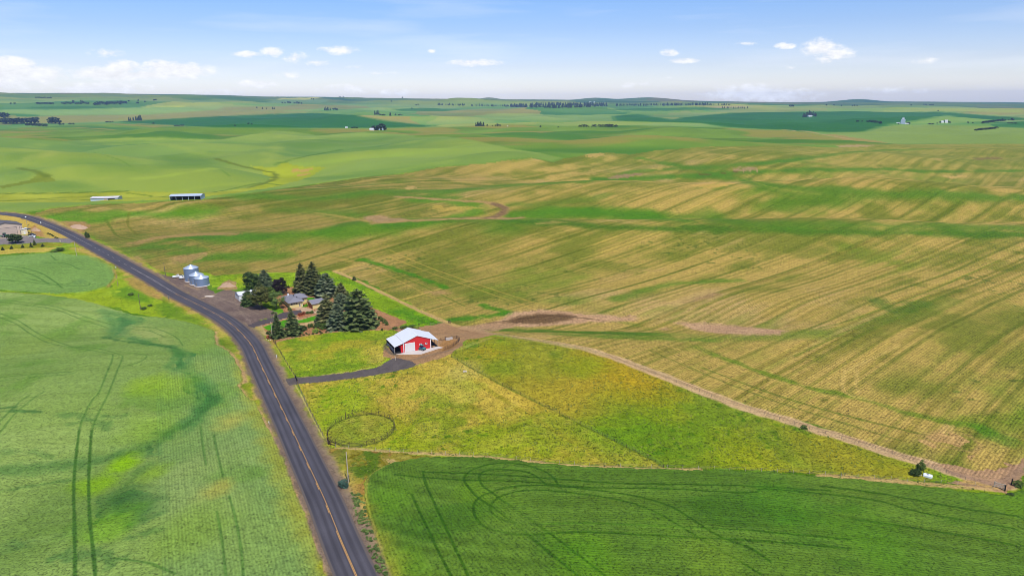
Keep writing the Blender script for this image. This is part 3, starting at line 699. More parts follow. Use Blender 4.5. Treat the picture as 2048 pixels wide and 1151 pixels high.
T_A = [[(151, 1190), (151, 1151), (150, 1057), (148, 980), (153, 911), (159, 864), (170, 830), (187, 800), (198, 788), (211, 756), (226, 716), (216, 709), (162, 699), (102, 689), (61, 669), (30, 648), (-20, 630)],
       [(193, 1190), (189, 1123), (181, 1048), (178, 980), (180, 917), (184, 864), (200, 823), (216, 793), (234, 746), (245, 718), (239, 711), (193, 698), (142, 694), (102, 680), (71, 665), (33, 641), (-20, 622)],
       [(-10, 600), (63, 608), (114, 615.5), (162, 632), (203, 645), (228, 652)], [(-10, 604), (63, 613), (114, 622), (162, 640), (215, 657)], [(274, 656), (305, 657), (330, 665), (355, 678), (366, 693)], [(262, 660), (300, 664), (330, 676)],
       [(239, 706), (287, 711), (293, 716), (279, 726), (241, 739)], [(401.6, 854.5), (406, 892), (412.5, 933)], [(434, 1026), (444, 1080), (452, 1151), (458, 1200)], [(428, 873), (437, 917), (447, 955)], [(459, 995), (472, 1042), (483, 1104), (487, 1151), (492, 1200)],
       [(-10, 758), (60, 751), (140, 746)], [(-10, 765), (60, 757), (150, 749)], [(0, 868), (30, 830), (70, 797), (90, 785)], [(0, 845), (40, 806), (60, 792)], [(230, 1120), (300, 1130), (350, 1150)]]
for L in T_A: paint(m_line(gline(L), .5, .12, 3, .3), (66, 114, 52), .5)
for L in T_A[:2]: paint(m_line(gline(L[:6]), .62, .15, 3, .3), (58, 104, 44), .6)

CROP_B = [(-90, 516), (0, 513), (63, 508.5), (114, 505), (147, 511), (188, 511.5), (211, 525), (228, 535), (230, 553), (218, 571), (190, 579.6), (152, 586), (109, 588.5), (51, 583.5), (0, 580), (-90, 578)]
wm = m_poly(gpoly(CROP_B), .7, 5)
paint(wm, (122, 162, 88), 1, 18, 40, 8)
region(wm, 'crop_field_beyond', .6, .25, .55)
for L in [[(0, 533), (40, 536), (80, 547), (110, 565), (125, 578)], [(-10, 537), (30, 541), (70, 553), (100, 571)], [(-10, 560), (60, 566), (120, 572), (172, 573), (180, 568)], [(88, 527), (130, 528), (160, 540)], [(102, 512), (112, 522)], [(60, 560), (110, 569), (150, 568)]]:
    paint(m_line(gline(L), .75, .2, 3, .3), (72, 118, 56), .6)
paint(m_poly(gpoly([(148, 564), (165, 560), (170, 566), (156, 570)]), 3, 5, 2), (92, 132, 86), .6)

CROP_C = [(729, 983), (730, 968), (739, 953), (762, 937), (790, 925), (841, 917), (892, 914.6), (980, 918), (1060, 925), (1129, 932), (1266, 939), (1400, 941.5), (1528, 945.5), (1655, 956), (1706, 960), (1802, 970), (1909, 982), (2010, 993), (2048, 980), (2160, 950),
          (2160, 1230), (795, 1230), (780, 1170), (774, 1146), (765, 1111), (753, 1080), (742, 1047), (733, 1021)]
wm = m_poly(gpoly(CROP_C), .4, 3)
w, m = wm
X, Y = GX[w], GY[w]
ROW_C = fit_rows([((846, 945), (897, 1069)), ((780, 1010), (850, 1151)), ((900, 1000), (1040, 1151)), ((985, 1020), (1150, 1151))])
ROW_C2 = fit_rows([((1172, 977), (1500, 988)), ((1204, 1067), (1500, 1083)), ((1528, 981), (2048, 1062)), ((1000, 1100), (1600, 1140)), ((1700, 1060), (2048, 1110))])
e1 = gline([(800, 925), (960, 985), (1060, 1050), (1160, 1151)])
ex = np.interp(Y, e1[::-1, 1], e1[::-1, 0])
lf = sst(1.5, -1.5, X - ex)
c = c8(92, 130, 52) + (fbm(X, Y, 34, 131, 4)[..., None] - .5) * c8(36, 24, 12)
c = c + (vn2(ROW_C2(X, Y) / 2.4, X / 120, 132)[..., None] - .5) * c8(18, 22, 10)
t = sst(.6, .78, fbm(X, Y, 22, 133, 4)); c = mixa(c, c8(104, 150, 44), t * .6)
t = sst(.56, .75, fbm(X * .5, Y, 16, 134, 4)); c = mixa(c, c8(60, 108, 38), t * .5)
G_COL[w] = mixa(G_COL[w], c, m)
G_ROW[w] = np.where(m > .5, np.where(lf > .5, ROW_C(X, Y), ROW_C2(X, Y)), G_ROW[w])
region(wm, 'green_crop_field', .5, .5, .55)
T_C = [[(846, 945), (860, 947), (954, 950), (1079, 958), (1235, 969), (1400, 972), (1500, 975), (1660, 984)], [(790, 952), (860, 958), (932, 963), (1047, 966), (1172, 977), (1329, 980), (1500, 988), (1528, 981), (1655, 991), (1757, 1005), (1858, 1031), (2060, 1065)],
       [(1116, 971), (1104, 955), (1079, 941), (1035, 930), (991, 930), (951, 939), (932, 952), (930, 967), (954, 996), (991, 1021), (1035, 1055), (1079, 1092), (1119, 1124), (1151, 1151), (1190, 1185)],
       [(1091, 971), (1072, 955), (1045, 945), (985, 941), (960, 952), (963, 971), (985, 989), (1035, 1024), (1079, 1055), (1129, 1092), (1204, 1149), (1250, 1185)],
       [(1540, 1125), (1500, 1099), (1444, 1078), (1391, 1046), (1344, 1017), (1282, 997), (1188, 982), (1094, 974), (1035, 975), (985, 986), (954, 1002), (947, 1024), (960, 1049), (991, 1064), (1047, 1072), (1110, 1069), (1204, 1067), (1329, 1075), (1500, 1083), (1700, 1100)],
       [(1520, 1150), (1454, 1111), (1391, 1074), (1322, 1033), (1251, 1005), (1141, 988), (1063, 983), (1010, 992), (985, 1008), (985, 1030), (1038, 1050), (1172, 1049), (1329, 1055), (1500, 1064), (1700, 1082)],
       [(846, 945), (851, 968), (871, 1014), (897, 1070), (916, 1111), (935, 1151), (950, 1185)], [(823, 991), (854, 1057), (884, 1120), (905, 1160)], [(1640, 975), (1760, 990), (1900, 1015), (2060, 1040)], [(1700, 1040), (1850, 1062), (2060, 1098)]]
for L in T_C: paint(m_line(gline(L), .5, .12, 3, .3), (38, 84, 22), .6)
for L in [[(840, 1145), (900, 1115), (954, 1092), (1035, 1050)], [(1038, 1051), (1172, 1050), (1330, 1056), (1500, 1065)], [(700 + 300, 1062), (1110, 1068)]]: paint(m_line(gline(L), .5, .2, 3), (112, 160, 60), .55)
for x0, y0, rx, c, k in [(1420, 1120, 7, (112, 146, 54), .7), (1060, 1035, 6, (104, 142, 56), .5), (780, 1000, 5, (104, 156, 44), .6), (1010, 1045, 7, (104, 140, 60), .45), (1570, 1015, 8, (70, 140, 36), .4), (1310, 1050, 6, (96, 140, 50), .4), (1750, 1090, 10, (84, 142, 38), .5), (1170, 1120, 7, (84, 142, 38), .4)]:
    p = gp(x0, y0); w = window(p.x - rx * 2, p.x + rx * 2, p.y - rx * 2.2, p.y + rx * 2.2)
    d = np.hypot(GX[w] - p.x, (GY[w] - p.y) * .75) / rx + .8 * (fbm(GX[w], GY[w], rx * .8, 122, 3) - .5)
    G_COL[w] = mixa(G_COL[w], c8(*c), (1 - sst(.3, 1.5, d)).astype(np.float32) * k * (G_REG[w] == REGS.index('green_crop_field')))

# --- pastures ---------------------------------------------------------------------------------------
PAST_D = [(595, 767), (656, 762), (719, 754), (795, 741), (831, 732), (840, 729), (902, 706), (927, 690), (934, 680), (990, 672), (1027, 676), (1090, 684), (1168, 699), (1215, 713), (1277, 735), (1371, 772), (1479, 813), (1528, 829), (1622, 858), (1690, 879),
          (1795, 912), (1858, 931), (1929, 960), (1922, 965), (1802, 958), (1706, 951), (1655, 948), (1500, 939), (1266, 933), (1129, 926), (980, 911), (815, 903), (739, 898), (673, 893), (656, 890), (648, 876), (612, 800)]
wm = m_poly(gpoly(PAST_D), .5, 3)
w, m = wm
X, Y = GX[w], GY[w]
div = gline([(902, 713), (996, 766), (1121, 829), (1215, 876), (1302, 919), (1328, 936)])
dvx = np.interp(Y, div[::-1, 1], div[::-1, 0])
rt = sst(-.6, .6, X - dvx)[..., None]
nA = fbm(X, Y, 30, 141, 4); nB = fbm(X, Y, 9, 142, 4); nC = fbm(X, Y, 2.2, 143, 3)
lc = c8(196, 176, 78) + (nB - .5)[..., None] * c8(34, 22, 10)
lc = mixa(lc, c8(142, 160, 50), sst(.57, .72, nA + .0022 * (200 - Y) + .5 * (nB - .5)))
mow = vn2(((X * .62 + Y * .78) * 0 + (X * .80 + Y * .60)) / 2.2, (X * .6 - Y * .8) / 70, 148)
lc = mixa(lc, c8(150, 150, 46), sst(.55, .8, mow) * .5)
lc = mixa(lc, c8(128, 140, 40), sst(.60, .72, fbm(X, Y, 13, 149, 4)) * .4)
lc = mixa(lc, c8(206, 188, 96), sst(.55, .72, nB * .6 + nA * .4) * .6)
rc = c8(148, 154, 52) + (nB - .5)[..., None] * c8(34, 26, 10)
rc = mixa(rc, c8(178, 160, 60), sst(.56, .72, fbm(X, Y, 34, 144, 4)) * .45)
rc = mixa(rc, c8(116, 146, 46), sst(.52, .66, fbm(X, Y, 32, 145, 4)) * .75)
c = lc * (1 - rt) + rc * rt
c = mixa(c, c8(76, 118, 24), sst(.68, .76, fbm(X, Y, 2.4, 146, 2)) * sst(.46, .6, fbm(X, Y, 20, 147, 3)) * .75)
c = c + (nC - .5)[..., None] * c8(36, 34, 16)
G_COL[w] = mixa(G_COL[w], c, m)
region(wm, 'pasture', .8, .0, .12)
for x0, y0, rx, c, k in [(680, 800, 12, (146, 180, 36), .7), (640, 850, 7, (140, 178, 34), .7), (800, 885, 10, (150, 176, 34), .6), (1000, 900, 14, (148, 172, 34), .5), (900, 760, 12, (196, 180, 84), .5), (930, 742, 6, (198, 186, 104), .6), (1220, 740, 16, (196, 160, 44), .6), (1300, 780, 12, (190, 160, 44), .5),
                         (1170, 735, 8, (120, 158, 34), .5), (1250, 860, 16, (96, 150, 28), .55), (1400, 880, 16, (104, 152, 28), .4), (1640, 890, 12, (186, 164, 56), .35), (1700, 910, 10, (180, 162, 52), .3), (1800, 935, 7, (176, 164, 48), .35), (1900, 955, 5, (112, 160, 36), .7), (980, 700, 8, (190, 168, 44), .5),
                         (1000, 735, 6, (112, 150, 34), .4), (1135, 800, 14, (184, 162, 60), .5), (1500, 930, 10, (160, 172, 36), .5), (1605, 852, 4, (84, 136, 34), .8), (1000, 686, 6, (140, 168, 40), .5), (945, 690, 3, (80, 140, 34), .7), (1130, 935, 9, (150, 158, 40), .4)]:
    p = gp(x0, y0); w = window(p.x - rx * 2, p.x + rx * 2, p.y - rx * 2.2, p.y + rx * 2.2)
    d = np.hypot(GX[w] - p.x, (GY[w] - p.y) * .75) / rx + .9 * (fbm(GX[w], GY[w], rx * .6, 123, 4) - .5)
    G_COL[w] = mixa(G_COL[w], c8(*c), (1 - sst(.3, 1.5, d)).astype(np.float32) * k * (G_REG[w] == REGS.index('pasture')))
paint(m_line(div, .6, .35, 2), (104, 124, 40), .65)
paint(m_line(gline([(908, 700), (930, 693), (980, 676)]), 2.2, 1.2, 4), (196, 184, 110), .5)

PAST_E = [(551, 688), (557, 683), (610, 672), (668, 664.5), (732, 660), (790, 660), (800, 668), (775, 688), (785, 706), (792, 712), (767, 724), (762, 732), (694, 744), (600, 753), (592, 753), (570, 722)]
wm = m_poly(gpoly(PAST_E), .4, 3)
w, m = wm
X, Y = GX[w], GY[w]
nA = fbm(X, Y, 18, 151, 4); nB = fbm(X, Y, 4.5, 152, 4); nC = fbm(X, Y, 1.6, 143, 3)
c = c8(144, 168, 48) + (nB - .5)[..., None] * c8(60, 40, 14) + (nC - .5)[..., None] * c8(40, 36, 16)
c = mixa(c, c8(190, 178, 62), sst(.54, .68, nA) * .7)
c = mixa(c, c8(110, 150, 38), sst(.55, .70, fbm(X, Y, 14, 154, 4)) * .7)
G_COL[w] = mixa(G_COL[w], c, m)
region(wm, 'paddock', .8, 0, .12)
for x0, y0, rx, c, k in [(748, 700, 6, (204, 186, 80), .8), (760, 715, 5, (204, 184, 92), .7), (575, 700, 2.6, (190, 176, 64), .8), (670, 674, 8, (118, 168, 26), .6)]:
    p = gp(x0, y0); w = window(p.x - rx * 2, p.x + rx * 2, p.y - rx * 2.2, p.y + rx * 2.2)
    d = np.hypot(GX[w] - p.x, (GY[w] - p.y) * .75) / rx + .9 * (fbm(GX[w], GY[w], rx * .6, 124, 4) - .5)
    G_COL[w] = mixa(G_COL[w], c8(*c), (1 - sst(.3, 1.5, d)).astype(np.float32) * k * (G_REG[w] == REGS.index('paddock')))

_pc = gp(722.5, 860.5)
_pr = 66.0 * float(np.dot(np.array(_pc) - np.array((0, 0, CAM_Z)), -CAM_R[:, 2])) / FPX
_ra = np.linspace(0, 2 * np.pi, 60)
_ring = np.stack([_pc.x + _pr * np.cos(_ra), _pc.y + _pr * np.sin(_ra)], 1)
paint(m_line(_ring, .5, .2, 2, .3), (88, 104, 42), .6)            # long uncut grass under the pen panels
paint(m_poly(_ring[:-1], .3, 2), (140, 156, 60), .5, 22, 3)

# meadow behind the house
MEAD = [(440, 552), (468, 549), (541, 546.5), (592, 546), (663, 543), (706, 560), (795, 607), (850, 630), (892, 646), (859, 650), (821, 655), (780, 659), (816, 645), (742, 614), (690, 598), (640, 575), (577, 573.6), (520, 575), (478, 576), (455, 570), (425, 575), (420, 562)]
wm = m_poly(gpoly(MEAD), .5, 4)
paint(wm, (136, 172, 38), 1, 26, 14, 9)
paint(m_line(gline([(800, 622), (840, 640), (880, 648)]), 8, 3, 5), (78, 140, 26), .8, 8, 6)
paint(m_line(gline([(670, 560), (700, 566), (730, 575)]), 5, 3, 5), (96, 150, 30), .7)
paint(m_line(gline([(780, 658), (800, 655), (830, 650)]), 2.4, .8, 3), (72, 136, 32), .85)
paint(m_poly(gpoly([(480, 552), (500, 556), (485, 568), (470, 560)]), 2, 4, 2), (176, 176, 48), .6)
region(wm, 'meadow', 1.0, 0, .12)

# --- bare, gravelled and made ground ------------------------------------------------------------------
YARD = [(509, 654), (520, 650), (548, 640), (565, 628), (560, 612), (548, 596), (560, 584), (577, 574), (597, 574), (640, 574), (690, 598), (742, 614), (816, 645), (778, 660), (732, 660), (668, 664.5), (610, 672), (557, 683), (547, 690), (536, 676), (524, 664)]
wm = m_poly(gpoly(YARD), .4, 3)
paint(wm, (178, 132, 104), 1, 14, 4, 2); region(wm, 'garden_bed', .5)
for p, c, nm in [([(527, 653), (549, 645), (580, 637), (600, 640), (630, 631), (637, 634), (634, 640), (618, 643), (590, 648), (567, 656), (545, 662), (532, 659)], (82, 158, 28), 'lawn'),
                 ([(612, 595), (628, 594), (632, 599), (618, 603)], (84, 156, 34), 'lawn'), ([(603, 612), (614, 606), (616, 612), (606, 616)], (84, 146, 34), 'lawn'), ([(540, 620), (565, 617), (568, 624), (550, 627)], (100, 160, 40), 'lawn'),
                 ([(586, 616), (604, 613), (622, 617), (640, 628), (630, 627), (606, 625)], (206, 178, 160), 'patio'), ([(630, 618), (645, 622), (648, 632), (636, 630)], (186, 166, 152), 'patio'),
                 ([(508, 655), (524, 650), (530, 662), (538, 669), (530, 671)], (196, 172, 152), 'gravel_strip'), ([(600, 648), (637, 639), (640, 642), (605, 652)], (206, 178, 140), 'gravel_strip')]:
    wm = m_poly(gpoly(p), .12, 2); paint(wm, c, 1, 8, 2); region(wm, nm, .3)
paint(m_line(gline([(527, 652), (549, 644), (566, 638), (592, 635), (600, 639), (630, 630)]), .5), (222, 196, 170), .8)
paint(m_poly(gpoly([(592, 628), (600, 625), (612, 628), (600, 633)]), .2, 2), (150, 62, 46), .9)
paint(m_line(gline([(545, 686), (580, 676), (640, 667), (700, 661), (760, 659)]), .9, .5, 3), (198, 160, 130), .7)

BARN_YARD = [(778, 655), (821, 655), (840, 652), (859, 650), (896, 645), (930, 654), (996, 668), (960, 676), (930, 680), (927, 690), (905, 704), (880, 716), (845, 727), (828, 732), (796, 722), (770, 712), (768, 700), (790, 690), (800, 668)]
wm = m_poly(gpoly(BARN_YARD), .8, 5)
paint(wm, (178, 142, 112), 1, 12, 6); region(wm, 'dirt_yard', .5)
paint(m_poly(gpoly([(875, 692), (890, 680), (915, 678), (916, 688), (900, 698), (886, 702)]), .6, 3, .5), (176, 132, 86), .7)
paint(m_line(gline([(800, 722), (830, 718), (850, 712), (875, 706), (900, 700)]), 2.2, .8, 4), (150, 132, 120), .7)
paint(m_line(gline([(774, 688), (771, 696), (782, 706), (793, 711)]), 1.6, .5, 3), (112, 104, 100), .85)  # dark strip: the barn's shadow put into the ground colour

PATH = gline([(668, 542), (690, 550), (714, 561), (783, 594), (846, 624), (887, 642), (915, 652)])
wm = m_line(PATH, 1.9, .5, 5, .5); paint(wm, (208, 178, 120), 1, 8, 5); region(wm, 'dirt_path', .4)
PATH2 = gline([(930, 655), (1000, 669), (1090, 683), (1168, 697), (1215, 711), (1280, 734), (1371, 770), (1479, 811), (1528, 827), (1622, 855), (1690, 876), (1795, 910), (1858, 927), (1910, 945), (1965, 962), (2010, 968)])
wm = m_line(PATH2, 3.6, .8, 5, .55)
w, m = wm
m *= (.35 + .65 * sst(-10, 45, GX[w])).astype(np.float32)
paint(wm, (216, 184, 150), .95, 12, 5); region(wm, 'dirt_path', .4)
paint(m_line(gline([(1215, 709), (1371, 768), (1528, 824), (1690, 872), (1795, 906), (1960, 955)]), 1.0, .5, 4), (150, 120, 98), .35)
wm = m_poly(gpoly([(1860, 924), (1900, 930), (1960, 945), (2010, 935), (2048, 915), (2060, 935), (2035, 955), (2010, 975), (2000, 985), (1950, 976), (1900, 968), (1940, 962)]), 1.4, 4)
paint(wm, (186, 150, 124), .95, 12, 5); region(wm, 'dirt_path', .4)
paint(m_line(gline([(1870, 934), (1940, 955), (2000, 965), (2060, 925)]), 2.2, .8, 4), (158, 130, 120), .6)
wm = m_line(gline([(673, 895), (739, 900), (815, 905), (980, 914), (1129, 929), (1266, 936), (1400, 939)]), .9, .35, 3, .4); paint(wm, (206, 178, 130), .9, 8, 3)
wm = m_line(gline([(1640, 951), (1706, 955), (1802, 963), (1909, 972), (1980, 978)]), 1.6, .6, 3, .4); paint(wm, (208, 176, 128), .9, 8, 3)
wm = m_line(gline([(1930, 962), (1960, 968), (1990, 975)]), 2, .8, 3); paint(wm, (216, 184, 100), .7)

# rough corner between road, pen and green crop
ROUGH = [(653, 892), (673, 897), (739, 901), (815, 907), (880, 914), (790, 925), (760, 937), (738, 953), (729, 968), (728, 985), (732, 1021), (741, 1047), (752, 1080), (764, 1111), (774, 1150), (752, 1150), (735, 1100), (712, 1030), (690, 980), (668, 930)]
wm = m_poly(gpoly(ROUGH), .6, 3)
w, m = wm; X, Y = GX[w], GY[w]
nB = fbm(X, Y, 6, 161, 4)
c = c8(146, 140, 58) + (fbm(X, Y, 1.5, 162, 3)[..., None] - .5) * 70
c = mixa(c, c8(92, 122, 42), sst(.5, .62, nB)); c = mixa(c, c8(166, 112, 78), sst(.55, .68, fbm(X, Y, 7, 163, 4)) * .8)
c = mixa(c, c8(72, 112, 34), sst(.58, .66, fbm(X, Y, 9, 164, 3)) * .6)
lowr = sst(165, 140, Y)
c = mixa(c, c8(204, 176, 134), lowr * sst(.45, .6, fbm(X, Y, 2.5, 165, 3)) * .9)
G_COL[w] = mixa(G_COL[w], c, m)
paint(m_line(gline([(816, 911), (760, 938), (736, 960), (733, 1000), (742, 1040), (760, 1095)]), .8, .4, 2), (176, 172, 84), .7)
paint(m_poly(gpoly([(764, 916), (785, 917), (800, 922), (775, 928)]), .8, 2, .4), (204, 176, 130), .8)

# --- verges and shoulders of the highway
ROAD_PX = [(-160, 424), (-80, 424.5), (-30, 425.5), (0, 427), (25, 429.5), (51, 433.6), (76, 442), (107, 454), (142, 470), (178, 489), (228, 516), (262, 535), (300, 556), (355, 589), (416, 619), (465, 649.5), (501, 687), (516, 718), (531, 749), (546, 780), (569, 828), (593, 879), (619, 935), (653, 1008), (676, 1067), (713, 1151), (745, 1225)]
ROAD = gline(ROAD_PX, 8)


def resample(ln, step):
    d = np.concatenate([[0], np.cumsum(np.linalg.norm(np.diff(ln[:, :2], axis=0), axis=1))])
    s = np.arange(0, d[-1], step)
    o = np.stack([np.interp(s, d, ln[:, k]) for k in range(2)], 1)
    for _ in range(12):
        o[1:-1] = .25 * o[:-2] + .5 * o[1:-1] + .25 * o[2:]
    return o


ROAD = resample(ROAD, 2.0)


def offset_line(ln, off):
    t = np.gradient(ln, axis=0); t /= np.linalg.norm(t, axis=1)[:, None]
    n = np.stack([t[:, 1], -t[:, 0]], 1)
    return ln + n * off


paint(m_line(ROAD, 13, 3, 6, .45), (176, 172, 66), .6, 24, 6)
w, m = m_line(ROAD, 12, 3, 6, .5)
t = sst(.5, .6, fbm(GX[w], GY[w], 7, 171, 3)) * m * (G_REG[w] == 0)
G_COL[w] = mixa(G_COL[w], c8(198, 172, 104), t * .8)
# left field keeps its own colour up to its own edge
for L, wd, c, k in [([(430, 664), (436, 690), (460, 705), (478, 730), (490, 760), (478, 772), (492, 795), (524, 835), (556, 890), (585, 955), (615, 1030), (652, 1140)], 2.1, (202, 164, 134), .85),
                    ([(260, 542), (300, 570), (340, 596), (380, 622)], 2.4, (188, 152, 96), .7), ([(228, 540), (232, 555), (216, 574)], 1.6, (190, 156, 104), .7),
                    ([(100, 437), (140, 455), (160, 463)], 2, (188, 160, 116), .7), ([(150, 496), (170, 503), (200, 513)], 6, (206, 172, 104), .8)]:
    w, m = m_line(gline(L), wd, wd * .4, 4)
    m = m * (G_REG[w] != REGS.index('crop_field'))
    paint((w, m), c, k, 10, 4)
# yellow and green grass between the left crops
paint(m_poly(gpoly([(-60, 580), (60, 586), (150, 590), (218, 575), (236, 556), (262, 560), (320, 600), (330, 634), (280, 630), (216, 612), (120, 592), (-60, 582)]), 1.4, 5), (164, 190, 46), .8, 26, 9)
paint(m_poly(gpoly([(225, 580), (260, 572), (300, 592), (302, 606), (260, 600), (230, 592)]), 2.5, 6, 2), (98, 146, 40), .8, 14, 5)
paint(m_poly(gpoly([(306, 608), (330, 606), (380, 632), (420, 655), (400, 650), (350, 636), (320, 626)]), 1.5, 5, 1), (116, 154, 44), .8, 20, 5)
paint(m_poly(gpoly([(245, 556), (275, 555), (320, 588), (326, 600), (300, 594), (262, 572)]), 1.6, 5, 1), (186, 148, 96), .75, 14, 5)
paint(m_line(gline([(-20, 583), (60, 587.5), (130, 593), (200, 609)]), 1.0, .4, 4), (186, 196, 66), .7)
# roadside shoulder proper
w, m = m_line(ROAD, 6.6, 1.0, 4, .72)
_rs = m_line(offset_line(ROAD, -3.2), 5.2, 1.3, 4, .6)
paint(_rs, (150, 130, 122), .9, 16, 2.5); region(_rs, 'road_shoulder', .3); G_AMP[_rs[0]] *= 1 - _rs[1]; G_UP[_rs[0]] *= 1 - _rs[1]
paint((w, m), (128, 112, 110), .93, 14, 2.5); region((w, m), 'road_shoulder', .3); G_AMP[w] *= 1 - m; G_UP[w] *= 1 - m

LOT = [(322, 548), (345, 553), (372, 552), (400, 560), (418, 577), (432, 586), (450, 578), (472, 582), (500, 598), (545, 622), (556, 626), (545, 634), (520, 640), (505, 652), (480, 640), (420, 606), (360, 575), (330, 556)]
wm = m_poly(gpoly(LOT), .5, 4)
paint(wm, (126, 110, 112), 1, 20, 9); region(wm, 'gravel_lot', .5)
for L in [[(345, 556), (400, 584), (450, 605), (500, 632)], [(352, 554), (410, 582), (460, 602), (520, 630)], [(430, 592), (470, 606), (520, 612), (545, 622)], [(505, 648), (480, 622), (470, 600)]]: paint(m_line(gline(L), .9, .5, 4), (150, 134, 132), .5)
paint(m_line(gline([(404, 595), (418, 592), (432, 588)]), 1.2, .4, 3), (186, 164, 140), .7)
paint(m_poly(gpoly([(432, 578), (440, 570), (455, 560), (470, 562), (476, 578), (452, 580)]), .8, 4), (180, 148, 116), .9, 14, 3)
paint(m_line(gline([(372, 570), (385, 575), (398, 578)]), 1.6, .8, 3), (176, 150, 128), .7)
DRIVE_H = [(494, 650), (516, 642), (545, 634), (560, 626), (584, 621), (600, 619), (606, 624), (594, 629), (574, 635), (548, 643), (520, 651), (506, 655)]
wm = m_poly(gpoly(DRIVE_H), .1, 2); paint(wm, (94, 88, 102), 1, 5, 4); region(wm, 'driveway', .2)
DRIVE_B = [(570, 757), (592, 754.5), (640, 751), (700, 743.5), (745, 736), (762, 731), (770, 724), (786, 716), (800, 716), (822, 721), (832, 728), (826, 734), (795, 742), (719, 755), (656, 762.5), (600, 767), (578, 769)]
wm = m_poly(gpoly(DRIVE_B), .25, 2.5); paint(wm, (104, 98, 108), 1, 9, 3); region(wm, 'driveway', .25)
paint(m_line(gline([(600, 754), (700, 743), (765, 729)]), .5, .2, 2), (206, 186, 130), .7)

# left farm yard
paint(m_poly(gpoly([(-60, 428), (20, 431), (60, 441), (100, 456), (135, 472), (146, 482), (100, 476), (60, 470), (-60, 470)]), 1.5, 6), (204, 176, 96), .9, 16, 8)
paint(m_poly(gpoly([(58, 455), (72, 452), (84, 462), (90, 474), (70, 470)]), 1.5, 4, 1), (176, 134, 96), .85, 10, 4)
FARM_LOT = [(-60, 472), (50, 470), (75, 476), (140, 476), (152, 480), (140, 486), (90, 484), (50, 487), (-60, 492)]
wm = m_poly(gpoly(FARM_LOT), .7, 5); paint(wm, (140, 134, 146), 1, 8, 5); region(wm, 'gravel_lot', .3)
paint(m_poly(gpoly([(-60, 474), (46, 469), (50, 471), (20, 476), (-60, 480)]), .5, 4), (200, 184, 172), .7)
paint(m_poly(gpoly([(-60, 493), (50, 488), (100, 485), (125, 488), (120, 492), (60, 496), (-60, 503)]), 1.2, 5), (150, 150, 46), .9, 30, 5)
paint(m_poly(gpoly([(-60, 501), (40, 497), (110, 494), (116, 498), (95, 503), (-60, 512)]), 1.0, 5), (206, 184, 92), .9, 14, 6)
paint(m_line(gline([(-20, 495), (20, 492), (50, 488)]), .7, .3, 3), (166, 146, 130), .8)
paint(m_poly(gpoly([(100, 500), (120, 494), (128, 500), (112, 506)]), .8, 3, .5), (88, 132, 46), .8)
paint(m_line(gline([(590, 768), (604, 792), (633, 849), (648, 876)]), .45, .15, 2), (206, 194, 128), .8)
paint(m_line(gline([(551, 690), (566, 716), (590, 754)]), .4, .15, 2), (190, 188, 90), .6)

# far grounds become the hills
G_REG[(G_REG == 0) & (G_R > 1500)] = REGS.index('hills')
# ------------------------------------------------------------------ ground meshes and their material
CROPN = (fbm(GX, GY, 2.3, 201, 2) - .5) * .5 * G_GRAIN * (1 - sst(250, 900, G_R))
GZF = GZ + G_UP * (1 + .4 * (fbm(GX, GY, 7, 203, 3) - .5)) + CROPN * np.where(G_UP > .01, 1, .15)


def level_bed(line, z, half, fade):
    """press the ground to the road's own height along a line"""
    for k in range(0, len(line) - 1):
        a, b = line[k], line[k + 1]
        w = window(min(a[0], b[0]), max(a[0], b[0]), min(a[1], b[1]), max(a[1], b[1]), fade + 1)
        X, Y = GX[w], GY[w]
        dx, dy = b - a; L2 = dx * dx + dy * dy
        t = np.clip(((X - a[0]) * dx + (Y - a[1]) * dy) / L2, 0, 1)
        d = np.hypot(X - a[0] - t * dx, Y - a[1] - t * dy)
        near = d < BED[w]
        m = 1 - sst(half, fade, d)
        v = GZF[w]; zz = z[k] + (z[k + 1] - z[k]) * t
        v[near] = (GZ0[w] * (1 - m) + zz * m)[near]
        bd = BED[w]; bd[near] = d[near]


ROAD_Z = terrain(ROAD[:, 0], ROAD[:, 1])
BED = np.full((NR, NC), 1e9, np.float32); GZ0 = GZF.copy()
level_bed(ROAD, ROAD_Z - .03, 5.6, 9.5)


def to_lin(c):
    c = np.clip(c / 255.0, 0, 1)
    return np.where(c <= .04045, c / 12.92, ((c + .055) / 1.055) ** 2.4)


def tag(o, label=None, cat=None, group=None, kind=None):
    if label: o['label'] = label
    if cat: o['category'] = cat
    if group: o['group'] = group
    if kind: o['kind'] = kind
    return o


def new_mat(name):
    m = bpy.data.materials.new(name); m.use_nodes = True
    nt = m.node_tree
    return m, nt, nt.nodes['Principled BSDF']


gm, nt, bs = new_mat('field_surface')
at = N(nt, 'ShaderNodeAttribute', attribute_name='Col')
arow = N(nt, 'ShaderNodeAttribute', attribute_name='row'); aamp = N(nt, 'ShaderNodeAttribute', attribute_name='amp'); agr = N(nt, 'ShaderNodeAttribute', attribute_name='grain')
geo = N(nt, 'ShaderNodeNewGeometry')


def nnoise(nt, vec, scale, detail=3, rough=.55):
    n = N(nt, 'ShaderNodeTexNoise'); n.inputs['Scale'].default_value = scale; n.inputs['Detail'].default_value = detail; n.inputs['Roughness'].default_value = rough
    if vec is not None: nt.links.new(vec, n.inputs['Vector'])
    return n.outputs[0]


